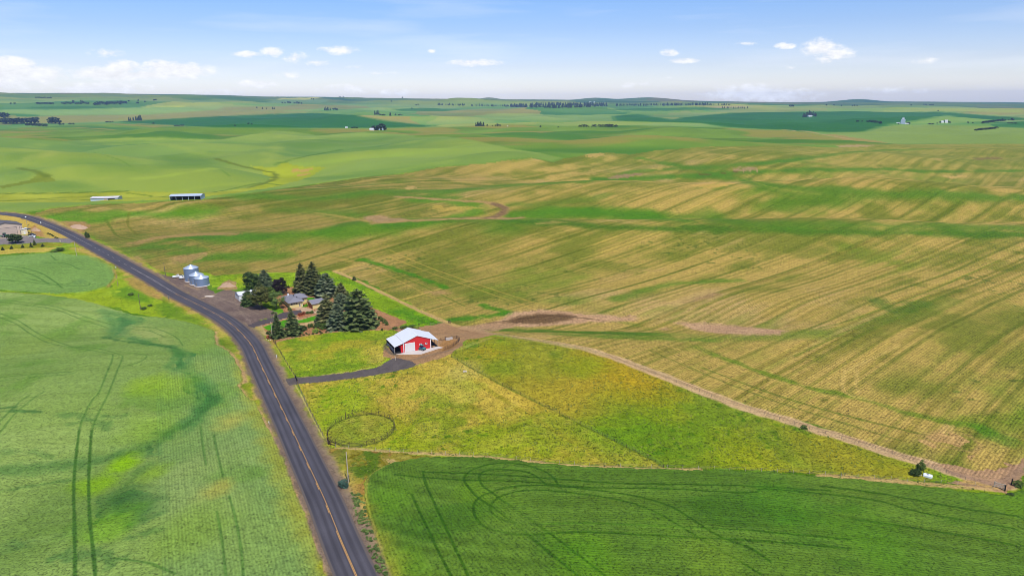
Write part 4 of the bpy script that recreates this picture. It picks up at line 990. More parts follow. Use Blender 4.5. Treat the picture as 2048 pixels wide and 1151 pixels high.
g1 = nnoise(nt, geo.outputs['Position'], 1.9, 4, .7)
g2 = nnoise(nt, geo.outputs['Position'], .42, 3, .6)
wv = mth(nt, 'SINE', mth(nt, 'MULTIPLY', arow.outputs['Fac'], 2 * math.pi / .78))
wv2 = mth(nt, 'SINE', mth(nt, 'ADD', mth(nt, 'MULTIPLY', arow.outputs['Fac'], 2 * math.pi / 2.35), mth(nt, 'MULTIPLY', g2, 3.0)))
rows = mth(nt, 'MULTIPLY', mth(nt, 'ADD', mth(nt, 'MULTIPLY', wv, .7), mth(nt, 'MULTIPLY', wv2, .26)), aamp.outputs['Fac'])
g3 = nnoise(nt, geo.outputs['Position'], .85, 2, .5)
spk = mth(nt, 'MULTIPLY', mth(nt, 'SUBTRACT', mth(nt, 'MINIMUM', g1, .47), .47), 6.0)
gsum = mth(nt, 'ADD', mth(nt, 'MULTIPLY', mth(nt, 'SUBTRACT', g1, .5), 1.6), mth(nt, 'ADD', mth(nt, 'MULTIPLY', mth(nt, 'SUBTRACT', g2, .5), 1.1), mth(nt, 'MULTIPLY', mth(nt, 'SUBTRACT', g3, .5), 1.5)))
gsum = mth(nt, 'ADD', gsum, mth(nt, 'ADD', spk, .22))
gsum = mth(nt, 'MULTIPLY', gsum, agr.outputs['Fac'])
fac = mth(nt, 'ADD', 1.0, mth(nt, 'ADD', mth(nt, 'MULTIPLY', gsum, .95), mth(nt, 'MULTIPLY', mth(nt, 'MULTIPLY', rows, mth(nt, 'ADD', .3, mth(nt, 'MULTIPLY', g1, 1.4))), .26)))
colr = mixc(nt, 1.0, at.outputs['Color'], mth(nt, 'MAXIMUM', fac, .25), 'MULTIPLY')
nt.links.new(colr, bs.inputs['Base Color'])
bs.inputs['Roughness'].default_value = .95
bs.inputs['Specular IOR Level'].default_value = .12
bmp = N(nt, 'ShaderNodeBump'); bmp.inputs['Strength'].default_value = .8; bmp.inputs['Distance'].default_value = .3
nt.links.new(mth(nt, 'ADD', gsum, mth(nt, 'MULTIPLY', rows, .3)), bmp.inputs['Height'])
nt.links.new(bmp.outputs[0], bs.inputs['Normal'])

LIN = to_lin(G_COL)
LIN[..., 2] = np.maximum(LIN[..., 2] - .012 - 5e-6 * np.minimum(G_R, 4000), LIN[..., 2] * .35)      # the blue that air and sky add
LIN = (LIN / ILLUM).astype(np.float32)


def build_ground():
    reg = G_REG[:-1, :-1]
    I, J = np.meshgrid(np.arange(NR - 1), np.arange(NC - 1), indexing='ij')
    for k, name in enumerate(REGS):
        sel = reg == k
        if not sel.any(): continue
        i = I[sel]; j = J[sel]
        q = np.stack([i * NC + j, i * NC + j + 1, (i + 1) * NC + j + 1, (i + 1) * NC + j], 1)[:, ::-1]
        u, inv = np.unique(q.ravel(), return_inverse=True)
        me = bpy.data.meshes.new(name)
        co = np.stack([GX.ravel()[u], GY.ravel()[u], GZF.ravel()[u]], 1).astype(np.float32)
        me.vertices.add(len(u)); me.vertices.foreach_set('co', co.ravel())
        me.loops.add(q.size); me.loops.foreach_set('vertex_index', inv.astype(np.int32))
        me.polygons.add(len(q)); me.polygons.foreach_set('loop_start', np.arange(0, q.size, 4, dtype=np.int32))
        me.update(calc_edges=True)
        me.polygons.foreach_set('use_smooth', np.ones(len(q), bool))
        ca = me.attributes.new('Col', 'FLOAT_COLOR', 'POINT')
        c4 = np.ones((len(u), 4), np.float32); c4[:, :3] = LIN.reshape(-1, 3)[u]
        ca.data.foreach_set('color', c4.ravel())
        for an, arr in (('row', G_ROW), ('amp', G_AMP), ('grain', G_GRAIN)):
            a = me.attributes.new(an, 'FLOAT', 'POINT'); a.data.foreach_set('value', arr.ravel()[u].astype(np.float32))
        me.materials.append(gm)
        me.validate()
        o = bpy.data.objects.new(name, me); COL.objects.link(o)
        tag(o, kind='structure')


build_ground()

# ------------------------------------------------------------------ the highway
def strip(name, line, offs, z, mat, parent=None, uv=True, zfun=None):
    """a strip of quads along a ground line; offs: list of offsets across"""
    t = np.gradient(line, axis=0); t /= np.linalg.norm(t, axis=1)[:, None]
    n = np.stack([t[:, 1], -t[:, 0]], 1)
    base = terrain(line[:, 0], line[:, 1])
    V = []; F = []; U = []
    s = np.concatenate([[0], np.cumsum(np.linalg.norm(np.diff(line, axis=0), axis=1))])
    m = len(offs)
    for k in range(len(line)):
        for o in offs:
            p = line[k] + n[k] * o
            zz = float(base[k]) - .012 * abs(o)
            V.append((p[0], p[1], zz + z)); U.append((o, s[k]))
    for k in range(len(line) - 1):
        for j in range(m - 1):
            a = k * m + j
            F.append((a, a + 1, a + m + 1, a + m))
    me = bpy.data.meshes.new(name); me.from_pydata(V, [], F)
    ul = me.uv_layers.new(name='UVMap')
    for l in me.loops: ul.data[l.index].uv = U[l.vertex_index]
    for p in me.polygons: p.use_smooth = True
    me.materials.append(mat); me.update()
    if me.polygons[0].normal.z < 0: me.flip_normals()
    o = bpy.data.objects.new(name, me); COL.objects.link(o)
    return o


rm, nt, bs = new_mat('asphalt')
uv = N(nt, 'ShaderNodeUVMap'); sx_ = N(nt, 'ShaderNodeSeparateXYZ'); nt.links.new(uv.outputs[0], sx_.inputs[0])
ax = mth(nt, 'ABSOLUTE', sx_.outputs[0])
geo = N(nt, 'ShaderNodeNewGeometry')
st = N(nt, 'ShaderNodeVectorMath', operation='MULTIPLY'); st.inputs[1].default_value = (1.2, .03, 1); nt.links.new(uv.outputs[0], st.inputs[0])
sn = nnoise(nt, st.outputs[0], 1.0, 5, .6)
fine = nnoise(nt, geo.outputs['Position'], 6, 4, .7)
# polished wheel paths either side of each lane centre
pth = mth(nt, 'MULTIPLY', mth(nt, 'ADD', mth(nt, 'COSINE', mth(nt, 'MULTIPLY', mth(nt, 'SUBTRACT', ax, .95), 2 * math.pi / 1.75)), 1.0), .5)
base = ramp(nt, mth(nt, 'ADD', mth(nt, 'MULTIPLY', pth, .30), mth(nt, 'MULTIPLY', sn, .72)), [(.12, (.026, .024, .028)), (.45, (.046, .042, .049)), (.95, (.080, .074, .085))])
wide = nnoise(nt, geo.outputs['Position'], .06, 3, .6)
base = mixc(nt, 1.0, base, mth(nt, 'ADD', .62, mth(nt, 'MULTIPLY', wide, .78)), 'MULTIPLY')
base = mixc(nt, 1.0, base, mth(nt, 'ADD', .72, mth(nt, 'MULTIPLY', fine, .56)), 'MULTIPLY')
edge = mth(nt, 'MULTIPLY', mth(nt, 'SUBTRACT', mth(nt, 'ADD', ax, mth(nt, 'MULTIPLY', sn, .5)), 4.1, clamp=True), 4, clamp=True)
base = mixc(nt, edge, base, (.085, .068, .058))
nt.links.new(base, bs.inputs['Base Color']); bs.inputs['Roughness'].default_value = .8
bs.inputs['Specular IOR Level'].default_value = .25
HALF = 4.15
road = strip('road', ROAD, [-HALF - .35, -HALF + .3, -2, 0, 2, HALF - .3, HALF + .35], .09, rm)
tag(road, kind='structure')

ym, nt, bs = new_mat('yellow_paint')
geo = N(nt, 'ShaderNodeNewGeometry')
nn_ = nnoise(nt, geo.outputs['Position'], 3, 4, .7)
nt.links.new(ramp(nt, nn_, [(.3, (.30, .16, .05)), (.55, (.46, .25, .055))]), bs.inputs['Base Color'])
bs.inputs['Roughness'].default_value = .7
wpm, nt, bs = new_mat('faded_line_paint')
bs.inputs['Base Color'].default_value = (.36, .31, .27, 1); bs.inputs['Roughness'].default_value = .7


def near_s(px, py):
    p = gp(px, py); return int(np.argmin(np.hypot(ROAD[:, 0] - p.x, ROAD[:, 1] - p.y)))


def marking_mesh():
    V = []; F = []; M = []
    t = np.gradient(ROAD, axis=0); t /= np.linalg.norm(t, axis=1)[:, None]
    n = np.stack([t[:, 1], -t[:, 0]], 1)
    bz = terrain(ROAD[:, 0], ROAD[:, 1])
    i_d0, i_d1, i_e = near_s(178, 489), near_s(266, 538), near_s(672, 1058)

    def quad(i, f0, f1, o0, o1, mi):
        k = len(V)
        for f, o in ((f0, o0), (f0, o1), (f1, o1), (f1, o0)):
            p = ROAD[i] + (ROAD[i + 1] - ROAD[i]) * f; nn = n[i] + (n[i + 1] - n[i]) * f
            z = bz[i] + (bz[i + 1] - bz[i]) * f
            V.append((p[0] + nn[0] * o, p[1] + nn[1] * o, z - .012 * abs(o) + .098))
        F.append((k, k + 1, k + 2, k + 3)); M.append(mi)
    s = 0.0
    for i in range(len(ROAD) - 1):
        far = i < near_d
        mi = 1 if far else 0
        if not (i_d0 < i < i_d1):
            quad(i, 0, 1, -.16, -.02, mi)
        else:
            if (i * 2.0) % 12 < 4: quad(i, 0, 1, -.1, .1, 1)
        if i > i_e: quad(i, 0, 1, .10, .24, 0)
        elif i > i_d1 and (i * 2.0) % 12 < 4: quad(i, 0, 1, .10, .24, mi)
    me = bpy.data.meshes.new('road_marking'); me.from_pydata(V, [], F)
    me.materials.append(ym); me.materials.append(wpm)
    me.polygons.foreach_set('material_index', M); me.update()
    if me.polygons[0].normal.z < 0: me.flip_normals()
    o = bpy.data.objects.new('road_marking', me); COL.objects.link(o)
    tag(o, kind='structure')


near_d = near_s(350, 586)
marking_mesh()
# ------------------------------------------------------------------ building kit
class MB:
    """collects shapes, then links them as ONE mesh object"""
    def __init__(s): s.v = []; s.f = []; s.m = []; s.sm = []

    def add(s, V, F, mi=0, smooth=False):
        k = len(s.v); s.v += [tuple(p) for p in V]
        s.f += [tuple(i + k for i in f) for f in F]; s.m += [mi] * len(F); s.sm += [smooth] * len(F)
        return s

    def box(s, x0, x1, y0, y1, z0, z1, mi=0, bev=0.0):
        V = [(x0, y0, z0), (x1, y0, z0), (x1, y1, z0), (x0, y1, z0), (x0, y0, z1), (x1, y0, z1), (x1, y1, z1), (x0, y1, z1)]
        return s.add(V, [(3, 2, 1, 0), (4, 5, 6, 7), (0, 1, 5, 4), (1, 2, 6, 5), (2, 3, 7, 6), (3, 0, 4, 7)], mi)

    def bar(s, a, b, w, h=None, mi=0):
        """a square bar between two points"""
        h = h or w
        a = Vector(a); b = Vector(b); d = (b - a).normalized()
        up = Vector((0, 0, 1)) if abs(d.z) < .95 else Vector((1, 0, 0))
        sd = d.cross(up).normalized() * w / 2; u = sd.cross(d).normalized() * h / 2
        V = [a - sd - u, a + sd - u, a + sd + u, a - sd + u, b - sd - u, b + sd - u, b + sd + u, b - sd + u]
        return s.add(V, [(0, 1, 2, 3), (7, 6, 5, 4), (0, 4, 5, 1), (1, 5, 6, 2), (2, 6, 7, 3), (3, 7, 4, 0)], mi)

    def tube(s, a, b, r0, r1=None, n=10, mi=0, caps=True):
        r1 = r0 if r1 is None else r1
        a = Vector(a); b = Vector(b); d = (b - a).normalized()
        up = Vector((0, 0, 1)) if abs(d.z) < .95 else Vector((1, 0, 0))
        e = d.cross(up).normalized(); f = e.cross(d)
        V = []
        for p, r in ((a, r0), (b, r1)):
            for k in range(n):
                t = 2 * math.pi * k / n
                V.append(p + e * math.cos(t) * r + f * math.sin(t) * r)
        F = [(k, (k + 1) % n, n + (k + 1) % n, n + k) for k in range(n)]
        s.add(V, F, mi, True)
        if caps: s.add(V, [tuple(range(n))[::-1], tuple(range(n, 2 * n))], mi)
        return s

    def lathe(s, prof, n=24, c=(0, 0, 0), mi=0):
        V = []; F = []
        for r, z in prof:
            for k in range(n):
                t = 2 * math.pi * k / n; V.append((c[0] + r * math.cos(t), c[1] + r * math.sin(t), c[2] + z))
        for j in range(len(prof) - 1):
            for k in range(n):
                F.append((j * n + k, j * n + (k + 1) % n, (j + 1) * n + (k + 1) % n, (j + 1) * n + k))
        return s.add(V, F, mi, True)

    def prism(s, poly, y0, y1, mi=0, axis='y'):
        """poly: outline in x,z swept along y (or in y,z swept along x)"""
        n = len(poly)
        if axis == 'y': V = [(x, y0, z) for x, z in poly] + [(x, y1, z) for x, z in poly]
        elif axis == 'x': V = [(y0, x, z) for x, z in poly] + [(y1, x, z) for x, z in poly]
        else: V = [(x, z, y0) for x, z in poly] + [(x, z, y1) for x, z in poly]
        F = [tuple(range(n)), tuple(range(n, 2 * n))[::-1]] + [(k, n + k, n + (k + 1) % n, (k + 1) % n) for k in range(n)]
        return s.add(V, F, mi)

    def slab(s, a, b, c, d, th, mi=0):
        """a sheet of thickness th with corners a b c d (thickness goes down)"""
        V = [Vector(p) for p in (a, b, c, d)]
        nrm = (V[1] - V[0]).cross(V[3] - V[0]).normalized()
        if nrm.z < 0: nrm = -nrm
        W = [p - nrm * th for p in V]
        return s.add(V + W, [(0, 1, 2, 3), (7, 6, 5, 4), (0, 4, 5, 1), (1, 5, 6, 2), (2, 6, 7, 3), (3, 7, 4, 0)], mi)

    def build(s, name, mats, parent=None, loc=None, rz=0, bevel=0):
        me = bpy.data.meshes.new(name); me.from_pydata(s.v, [], s.f)
        for m in (mats if isinstance(mats, (list, tuple)) else [mats]): me.materials.append(m)
        me.polygons.foreach_set('material_index', s.m); me.polygons.foreach_set('use_smooth', s.sm)
        me.update()
        bm = bmesh.new(); bm.from_mesh(me); bmesh.ops.recalc_face_normals(bm, faces=bm.faces)
        if bevel: bmesh.ops.bevel(bm, geom=list(bm.edges), offset=bevel, segments=1, affect='EDGES')
        bm.to_mesh(me); bm.free()
        o = bpy.data.objects.new(name, me); COL.objects.link(o)
        if parent is not None: o.parent = parent
        if loc is not None: o.location = loc; o.rotation_euler.z = rz
        return o


def thing(name, label, cat, loc, rz=0.0, group=None):
    o = bpy.data.objects.new(name, None); COL.objects.link(o)
    o.empty_display_size = .5
    o.location = loc; o.rotation_euler = (0, 0, rz)
    return tag(o, label, cat, group)


def dup(root, loc, rz=0.0, sc=1.0, label=None, group=None):
    r = root.copy(); COL.objects.link(r)
    r.location = loc; r.rotation_euler = (0, 0, rz); r.scale = sc if isinstance(sc, (tuple, list)) else (sc, sc, sc)
    if label: r['label'] = label
    if group: r['group'] = group
    for ch in root.children:
        c = ch.copy(); COL.objects.link(c); c.parent = r
        for g in ch.children:
            d = g.copy(); COL.objects.link(d); d.parent = c
    return r


def mat(name, col, rough=.6, spec=.3, metal=0.0, vary=.12, scale=2.0, streak=None, bump=0.0):
    """paint or stuff with a little wear: base colour, mottled"""
    m, nt, bs = new_mat(name)
    tcn = N(nt, 'ShaderNodeTexCoord')
    vec = tcn.outputs['Object']
    if streak:
        v = N(nt, 'ShaderNodeVectorMath', operation='MULTIPLY'); v.inputs[1].default_value = streak; nt.links.new(vec, v.inputs[0]); vec = v.outputs[0]
    n = nnoise(nt, vec, scale, 4, .6)
    f = mth(nt, 'ADD', 1 - vary, mth(nt, 'MULTIPLY', n, 2 * vary))
    nt.links.new(mixc(nt, 1.0, col, f, 'MULTIPLY'), bs.inputs['Base Color'])
    bs.inputs['Roughness'].default_value = rough; bs.inputs['Metallic'].default_value = metal; bs.inputs['Specular IOR Level'].default_value = spec
    if bump:
        b = N(nt, 'ShaderNodeBump'); b.inputs['Strength'].default_value = bump; nt.links.new(n, b.inputs['Height']); nt.links.new(b.outputs[0], bs.inputs['Normal'])
    return m


def ribbed(name, col, period, axis=0, depth=.4, rough=.45, metal=0.0, vary=.12, spec=.4):
    """corrugated or standing seam sheet metal: ribs across the object's own axis"""
    m, nt, bs = new_mat(name)
    tcn = N(nt, 'ShaderNodeTexCoord'); sp = N(nt, 'ShaderNodeSeparateXYZ'); nt.links.new(tcn.outputs['Object'], sp.inputs[0])
    w = mth(nt, 'SINE', mth(nt, 'MULTIPLY', sp.outputs[axis], 2 * math.pi / period))
    n = nnoise(nt, tcn.outputs['Object'], .7, 4, .6)
    f = mth(nt, 'ADD', mth(nt, 'ADD', 1 - vary, mth(nt, 'MULTIPLY', n, 2 * vary)), mth(nt, 'MULTIPLY', w, .05))
    nt.links.new(mixc(nt, 1.0, col, f, 'MULTIPLY'), bs.inputs['Base Color'])
    b = N(nt, 'ShaderNodeBump'); b.inputs['Strength'].default_value = depth; b.inputs['Distance'].default_value = .04
    nt.links.new(w, b.inputs['Height']); nt.links.new(b.outputs[0], bs.inputs['Normal'])
    bs.inputs['Roughness'].default_value = rough; bs.inputs['Metallic'].default_value = metal; bs.inputs['Specular IOR Level'].default_value = spec
    return m


M = {}
M['white_roof'] = ribbed('white_roof_sheet', (.52, .53, .55), .6, 1, .5, .5, vary=.09)
M['red_wall'] = ribbed('red_wall_sheet', (.50, .018, .022), .45, 0, .35, .5, vary=.08)
M['white_trim'] = mat('white_trim_paint', (.62, .61, .60), .5, vary=.06)
M['white_door'] = mat('white_door_paint', (.58, .56, .54), .5, vary=.05)
M['post'] = mat('weathered_post', (.22, .17, .12), .9, .1, vary=.25, scale=3)
M['pale_post'] = mat('pale_post', (.36, .31, .24), .9, .1, vary=.2, scale=3)
M['dark_wood'] = mat('dark_wood', (.055, .035, .025), .9, .1, vary=.25, scale=4)
M['rust_steel'] = mat('rusty_pipe', (.05, .032, .026), .8, .2, vary=.3, scale=4)
M['concrete'] = mat('concrete', (.42, .38, .35), .9, .1, vary=.12, scale=.8)
M['galv'] = ribbed('galvanised_wall', (.19, .25, .36), .32, 2, .5, .42, .35, vary=.10)
M['galv_roof'] = mat('galvanised_roof', (.40, .46, .55), .45, .4, .3, vary=.08, scale=.6)
M['shingle'] = mat('grey_shingles', (.165, .16, .185), .9, .1, vary=.2, scale=3, bump=.3)
M['yellow_wall'] = mat('pale_yellow_siding', (.56, .46, .20), .8, .2, vary=.07)
M['cream'] = mat('cream_trim', (.60, .53, .36), .7, vary=.05)
M['orange_door'] = mat('rust_orange_door', (.26, .075, .025), .6, vary=.12)
M['glass'] = mat('dark_window', (.03, .035, .045), .12, .6, vary=.1)
M['black'] = mat('black_rubber', (.02, .02, .02), .8, .2)
M['tan_wall'] = mat('tan_siding', (.46, .36, .29), .7, .2, vary=.06)
M['tan_door'] = mat('tan_door', (.42, .33, .27), .6, .2, vary=.05)
M['dark_roof'] = mat('brown_grey_roof', (.085, .080, .088), .8, .2, vary=.15)
M['white_wall'] = mat('white_siding', (.60, .60, .60), .6, vary=.06)
M['old_roof'] = mat('weathered_sheet_roof', (.46, .44, .46), .6, .3, vary=.35, scale=.5, streak=(1, .3, 1))
M['blue_wall'] = ribbed('bluish_sheet_wall', (.34, .40, .48), .5, 0, .3, .5, vary=.12)
M['blue_roof'] = ribbed('bluish_sheet_roof', (.42, .48, .56), .6, 0, .3, .45, .2, vary=.08)
M['shade'] = mat('shaded_interior', (.03, .028, .026), .9, .1)  # near-black: shade of roofed and open-fronted spaces put into the colour
M['wire'] = mat('fence_wire', (.10, .09, .08), .7, .3)
M['white_paint'] = mat('white_car_paint', (.66, .66, .66), .3, .5, vary=.03)
M['black_paint'] = mat('black_car_paint', (.02, .02, .024), .25, .5, vary=.05)
M['green_paint'] = mat('green_machine_paint', (.02, .10, .06), .4, .4, vary=.1)
M['teal_paint'] = mat('teal_paint', (.03, .17, .18), .4, .4, vary=.15)
M['navy_paint'] = mat('navy_paint', (.02, .035, .14), .4, .4, vary=.15)
M['hub'] = mat('wheel_rim', (.35, .35, .36), .4, .4, .4)
M['pole_wood'] = mat('pole_wood', (.33, .25, .18), .9, .1, vary=.15, streak=(6, 6, .4))
M['dark_pole'] = mat('dark_pole_wood', (.13, .10, .08), .9, .1, vary=.15, streak=(6, 6, .4))
M['grey_steel'] = mat('grey_steel', (.26, .26, .27), .5, .4, .4)
M['orange_earth'] = mat('bare_mound_earth', (.34, .23, .15), .95, .1, vary=.25, scale=.7, bump=.4)
M['rock'] = mat('garden_rock', (.42, .36, .30), .9, .1, vary=.2, scale=2, bump=.3)
M['tank'] = mat('white_tank', (.62, .66, .68), .4, .4, vary=.06)


# ---- foliage -------------------------------------------------------------------------------------
def leaf_mat(name, dark, light, tip=None, rough=.75):
    """leaves: every clump has its own shade between two greens"""
    m, nt, bs = new_mat(name)
    a = N(nt, 'ShaderNodeAttribute', attribute_name='clump')
    oi = N(nt, 'ShaderNodeObjectInfo')
    tcn = N(nt, 'ShaderNodeTexCoord')
    n = nnoise(nt, tcn.outputs['Object'], 1.3, 3, .6)
    f = mth(nt, 'ADD', mth(nt, 'MULTIPLY', a.outputs['Fac'], .75), mth(nt, 'ADD', mth(nt, 'MULTIPLY', mth(nt, 'SUBTRACT', n, .5), .6), mth(nt, 'MULTIPLY', mth(nt, 'SUBTRACT', oi.outputs['Random'], .5), .25)), clamp=True)
    nt.links.new(ramp(nt, f, [(0, dark), (.65, light), (1, tip or light)]), bs.inputs['Base Color'])
    bs.inputs['Roughness'].default_value = rough; bs.inputs['Specular IOR Level'].default_value = .15
    bs.inputs['Subsurface Weight'].default_value = 0
    return m


M['spruce'] = leaf_mat('spruce_needles', (.042, .066, .018), (.105, .132, .040), (.23, .23, .085))
M['spruce_old'] = leaf_mat('brownish_spruce_needles', (.050, .062, .018), (.122, .126, .042), (.25, .22, .09))
M['blue'] = leaf_mat('blue_spruce_needles', (.048, .072, .034), (.122, .148, .074), (.27, .28, .17))
M['leaf'] = leaf_mat('green_leaves', (.034, .062, .012), (.10, .15, .028), (.18, .23, .05))
M['leaf_dark'] = leaf_mat('dark_green_leaves', (.024, .044, .012), (.056, .088, .022), (.095, .13, .036))
M['leaf_bronze'] = leaf_mat('olive_bronze_leaves', (.045, .055, .012), (.12, .118, .030), (.20, .185, .05))
M['leaf_light'] = leaf_mat('light_green_leaves', (.05, .085, .02), (.13, .19, .045), (.24, .27, .10))
M['purple'] = leaf_mat('dark_purple_leaves', (.010, .007, .008), (.026, .016, .018), (.05, .03, .03))
M['shrub_red'] = leaf_mat('rust_red_leaves', (.13, .035, .018), (.26, .075, .03), (.34, .12, .05))
M['shrub_lime'] = leaf_mat('lime_leaves', (.12, .18, .02), (.26, .34, .05), (.36, .42, .09))
M['teal_shrub'] = leaf_mat('grey_teal_leaves', (.035, .075, .055), (.075, .14, .10), (.11, .18, .13))
M['tuft'] = leaf_mat('rough_grass', (.075, .11, .018), (.17, .19, .035), (.30, .27, .08))
M['bark'] = mat('bark', (.09, .065, .045), .95, .1, vary=.3, scale=4)
M['far_leaf'] = leaf_mat('far_tree_leaves', (.012, .022, .012), (.028, .044, .020), (.045, .064, .028))


def finish_leaves(me, mats, clump):
    for m in mats: me.materials.append(m)
    a = me.attributes.new('clump', 'FLOAT', 'FACE'); a.data.foreach_set('value', np.array(clump, np.float32))
    me.update()


def conifer_mesh(name, m, H=1.0, R=.28, whorls=26, nb=11, seed=0, low=.04, power=.85, rag=.25, droop=.25):
    """unit-height conifer crown: whorls of drooping boughs, each bough a spread of needle sprays"""
    rn = random.Random(seed)
    V = []; F = []; C = []
    for k in range(whorls):
        t = k / (whorls - 1)
        z = low + (1 - low) * (t ** .92)
        rad = R * (max(0, 1 - t) ** power) + .012
        n = max(4, int(nb * (1 - .6 * t)))
        off = rn.random() * 6.28
        for b in range(n):
            if rn.random() < .07: continue
            a = off + 2 * math.pi * b / n + rn.uniform(-.25, .25)
            L = rad * rn.uniform(1 - rag, 1 + rag * .55)
            zz = z + rn.uniform(-.012, .012)
            cl = rn.random()
            dx, dy = math.cos(a), math.sin(a); px, py = -dy, dx
            dz = -droop * L * rn.uniform(.5, 1.4) + (.35 * L if t > .85 else 0)
            segs = 4
            for q in range(segs):
                s0 = .18 + .82 * q / segs; s1 = .18 + .82 * (q + 1.25) / segs
                w = L * .34 * (1 - .55 * s0) * rn.uniform(.7, 1.2) + .006
                for side in (-1, 1):
                    lift = rn.uniform(-.02, .03) * R * 2
                    c0 = (dx * L * s0, dy * L * s0, zz + dz * s0)
                    c1 = (dx * L * s1, dy * L * s1, zz + dz * s1 + lift)
                    e = (dx * L * (s1 * .93) + px * w * side, dy * L * (s1 * .93) + py * w * side, zz + dz * s1 - w * .35 + lift)
                    e2 = (dx * L * s0 + px * w * side * .8, dy * L * s0 + py * w * side * .8, zz + dz * s0 - w * .45)
                    i = len(V); V += [c0, c1, e, e2]; F.append((i, i + 1, i + 2, i + 3)); C.append(min(1, max(0, cl + rn.uniform(-.3, .3))))
    # leader
    for q in range(5):
        a = q * 1.256; i = len(V)
        V += [(0, 0, 1.03), (.02 * math.cos(a), .02 * math.sin(a), .93), (.02 * math.cos(a + 1.2), .02 * math.sin(a + 1.2), .93)]; F.append((i, i + 1, i + 2)); C.append(.6)
    V = [(x * H, y * H, z * H) for x, y, z in V]
    me = bpy.data.meshes.new(name); me.from_pydata(V, [], F)
    finish_leaves(me, [m], C)
    return me


def tiered_mesh(name, m, seed=0, R=.2, tiers=7):
    """unit-height far conifer: ragged skirts stacked up a stem"""
    rn = random.Random(seed); V = []; F = []; C = []
    for w_ in range(tiers):
        z0 = .02 + .92 * w_ / tiers; z1 = min(1.02, z0 + 2.2 / tiers); r_ = R * (1 - w_ / tiers) ** .8 + .02; a0 = rn.uniform(0, 6.28); n = 9; c0 = len(V); V.append((0, 0, z1))
        for k in range(n):
            a = a0 + 2 * math.pi * k / n; r2 = r_ * (rn.uniform(.85, 1.25) if k % 2 else rn.uniform(.5, .8)); V.append((r2 * math.cos(a), r2 * math.sin(a), z0 + (rn.uniform(-.03, .02) if k % 2 else .04)))
        for k in range(n): F.append((c0, c0 + 1 + k, c0 + 1 + (k + 1) % n)); C.append(rn.random())
    me = bpy.data.meshes.new(name); me.from_pydata(V, [], F); finish_leaves(me, [m], C)
    return me


def crown_mesh(name, m, seed=0, rx=.4, rz=.38, zc=.6, clumps=42, leaves=46, leaf=.045, gap=.0, flat=0.0):
    """unit-height broadleaf crown: leaf clumps over an uneven shell and through the inside"""
    rn = random.Random(seed)
    V = []; F = []; C = []
    lobes = [(rn.uniform(0, 6.28), rn.uniform(-.6, .9), rn.uniform(.55, .95)) for _ in range(9)]
    for c in range(clumps):
        a = rn.uniform(0, 6.28); u = rn.uniform(-.85, 1.0)
        r = (rn.random() ** .35)
        bulge = 1.0
        for (la, lu, ls) in lobes:
            d = math.hypot(math.sin((a - la) / 2) * 2, (u - lu) * 1.2)
            if d < .6: bulge = max(bulge, 1.0 + .22 * (1 - d / .6))
            elif d > 1.5: bulge *= .985
        k = math.sqrt(max(0, 1 - u * u * .92)) * r * bulge
        cx, cy, cz = math.cos(a) * k * rx, math.sin(a) * k * rx, zc + u * rz * (r * .4 + .6) * (1 if u > 0 else .8) * bulge
        cr = rn.uniform(.09, .15) * (rx / .4)
        cl = rn.random()
        for l in range(leaves):
            dx, dy, dz = rn.gauss(0, 1), rn.gauss(0, 1), rn.gauss(0, 1)
            q = math.sqrt(dx * dx + dy * dy + dz * dz) + 1e-6; rr_ = cr * rn.random() ** .4 / q
            p = Vector((cx + dx * rr_, cy + dy * rr_, cz + dz * rr_ * .75))
            n = Vector((dx, dy, dz + .6)).normalized() + Vector((rn.uniform(-.5, .5), rn.uniform(-.5, .5), rn.uniform(-.2, .6)))
            n.normalize(); e = n.orthogonal().normalized(); f = n.cross(e)
            th = rn.uniform(0, 6.28); e, f = e * math.cos(th) + f * math.sin(th), f * math.cos(th) - e * math.sin(th)
            s = leaf * rn.uniform(.6, 1.3)
            i = len(V); V += [p - e * s * .5 - f * s * .35, p + e * s * .5 - f * s * .35, p + e * s * .45 + f * s * .4, p - e * s * .4 + f * s * .4]
            F.append((i, i + 1, i + 2, i + 3)); C.append(min(1, max(0, cl * .7 + rn.uniform(0, .3))))
    me = bpy.data.meshes.new(name); me.from_pydata([tuple(v) for v in V], [], F)
    finish_leaves(me, [m], C)
    return me


def trunk_mesh(name, h=.45, r=.022, limbs=6, seed=0, spread=.2):
    rn = random.Random(seed); mb = MB()
    mb.tube((0, 0, -.02), (0, 0, h), r, r * .6, 8)
    for k in range(limbs):
        a = 2 * math.pi * k / max(1, limbs) + rn.uniform(-.3, .3); z0 = h * rn.uniform(.55, .95)
        mb.tube((0, 0, z0), (math.cos(a) * spread, math.sin(a) * spread, z0 + rn.uniform(.15, .32)), r * .5, r * .15, 6)
    me = bpy.data.meshes.new(name); me.from_pydata(mb.v, [], mb.f); me.materials.append(M['bark']); me.update()
    return me


def mesh_obj(name, me, parent=None):
    o = bpy.data.objects.new(name, me); COL.objects.link(o)
    if parent is not None: o.parent = parent
    return o


def tree(name, label, cat, crown, trunk, loc, h, wide=1.0, rz=0.0, group=None, part='crown'):
    t = thing(name, label, cat, loc, rz, group)
    t.scale = (h * wide, h * wide, h)
    mesh_obj('trunk', trunk, t); mesh_obj(part, crown, t)
    return t
# ------------------------------------------------------------------ buildings and machines
CR = np.array(CAM_M.to_3x3())


def proj(P):
    d = (np.array(P) - np.array((0, 0, CAM_Z))) @ CR
    return 1024 + FPX * d[0] / -d[2], 575.5 - FPX * d[1] / -d[2]


def h_to(p, pytop):
    """height above p that reaches a photo row"""
    a, b = 0.0, 400.0
    for _ in range(40):
        m = (a + b) / 2
        if proj((p[0], p[1], p[2] + m))[1] > pytop: a = m
        else: b = m
    return (a + b) / 2


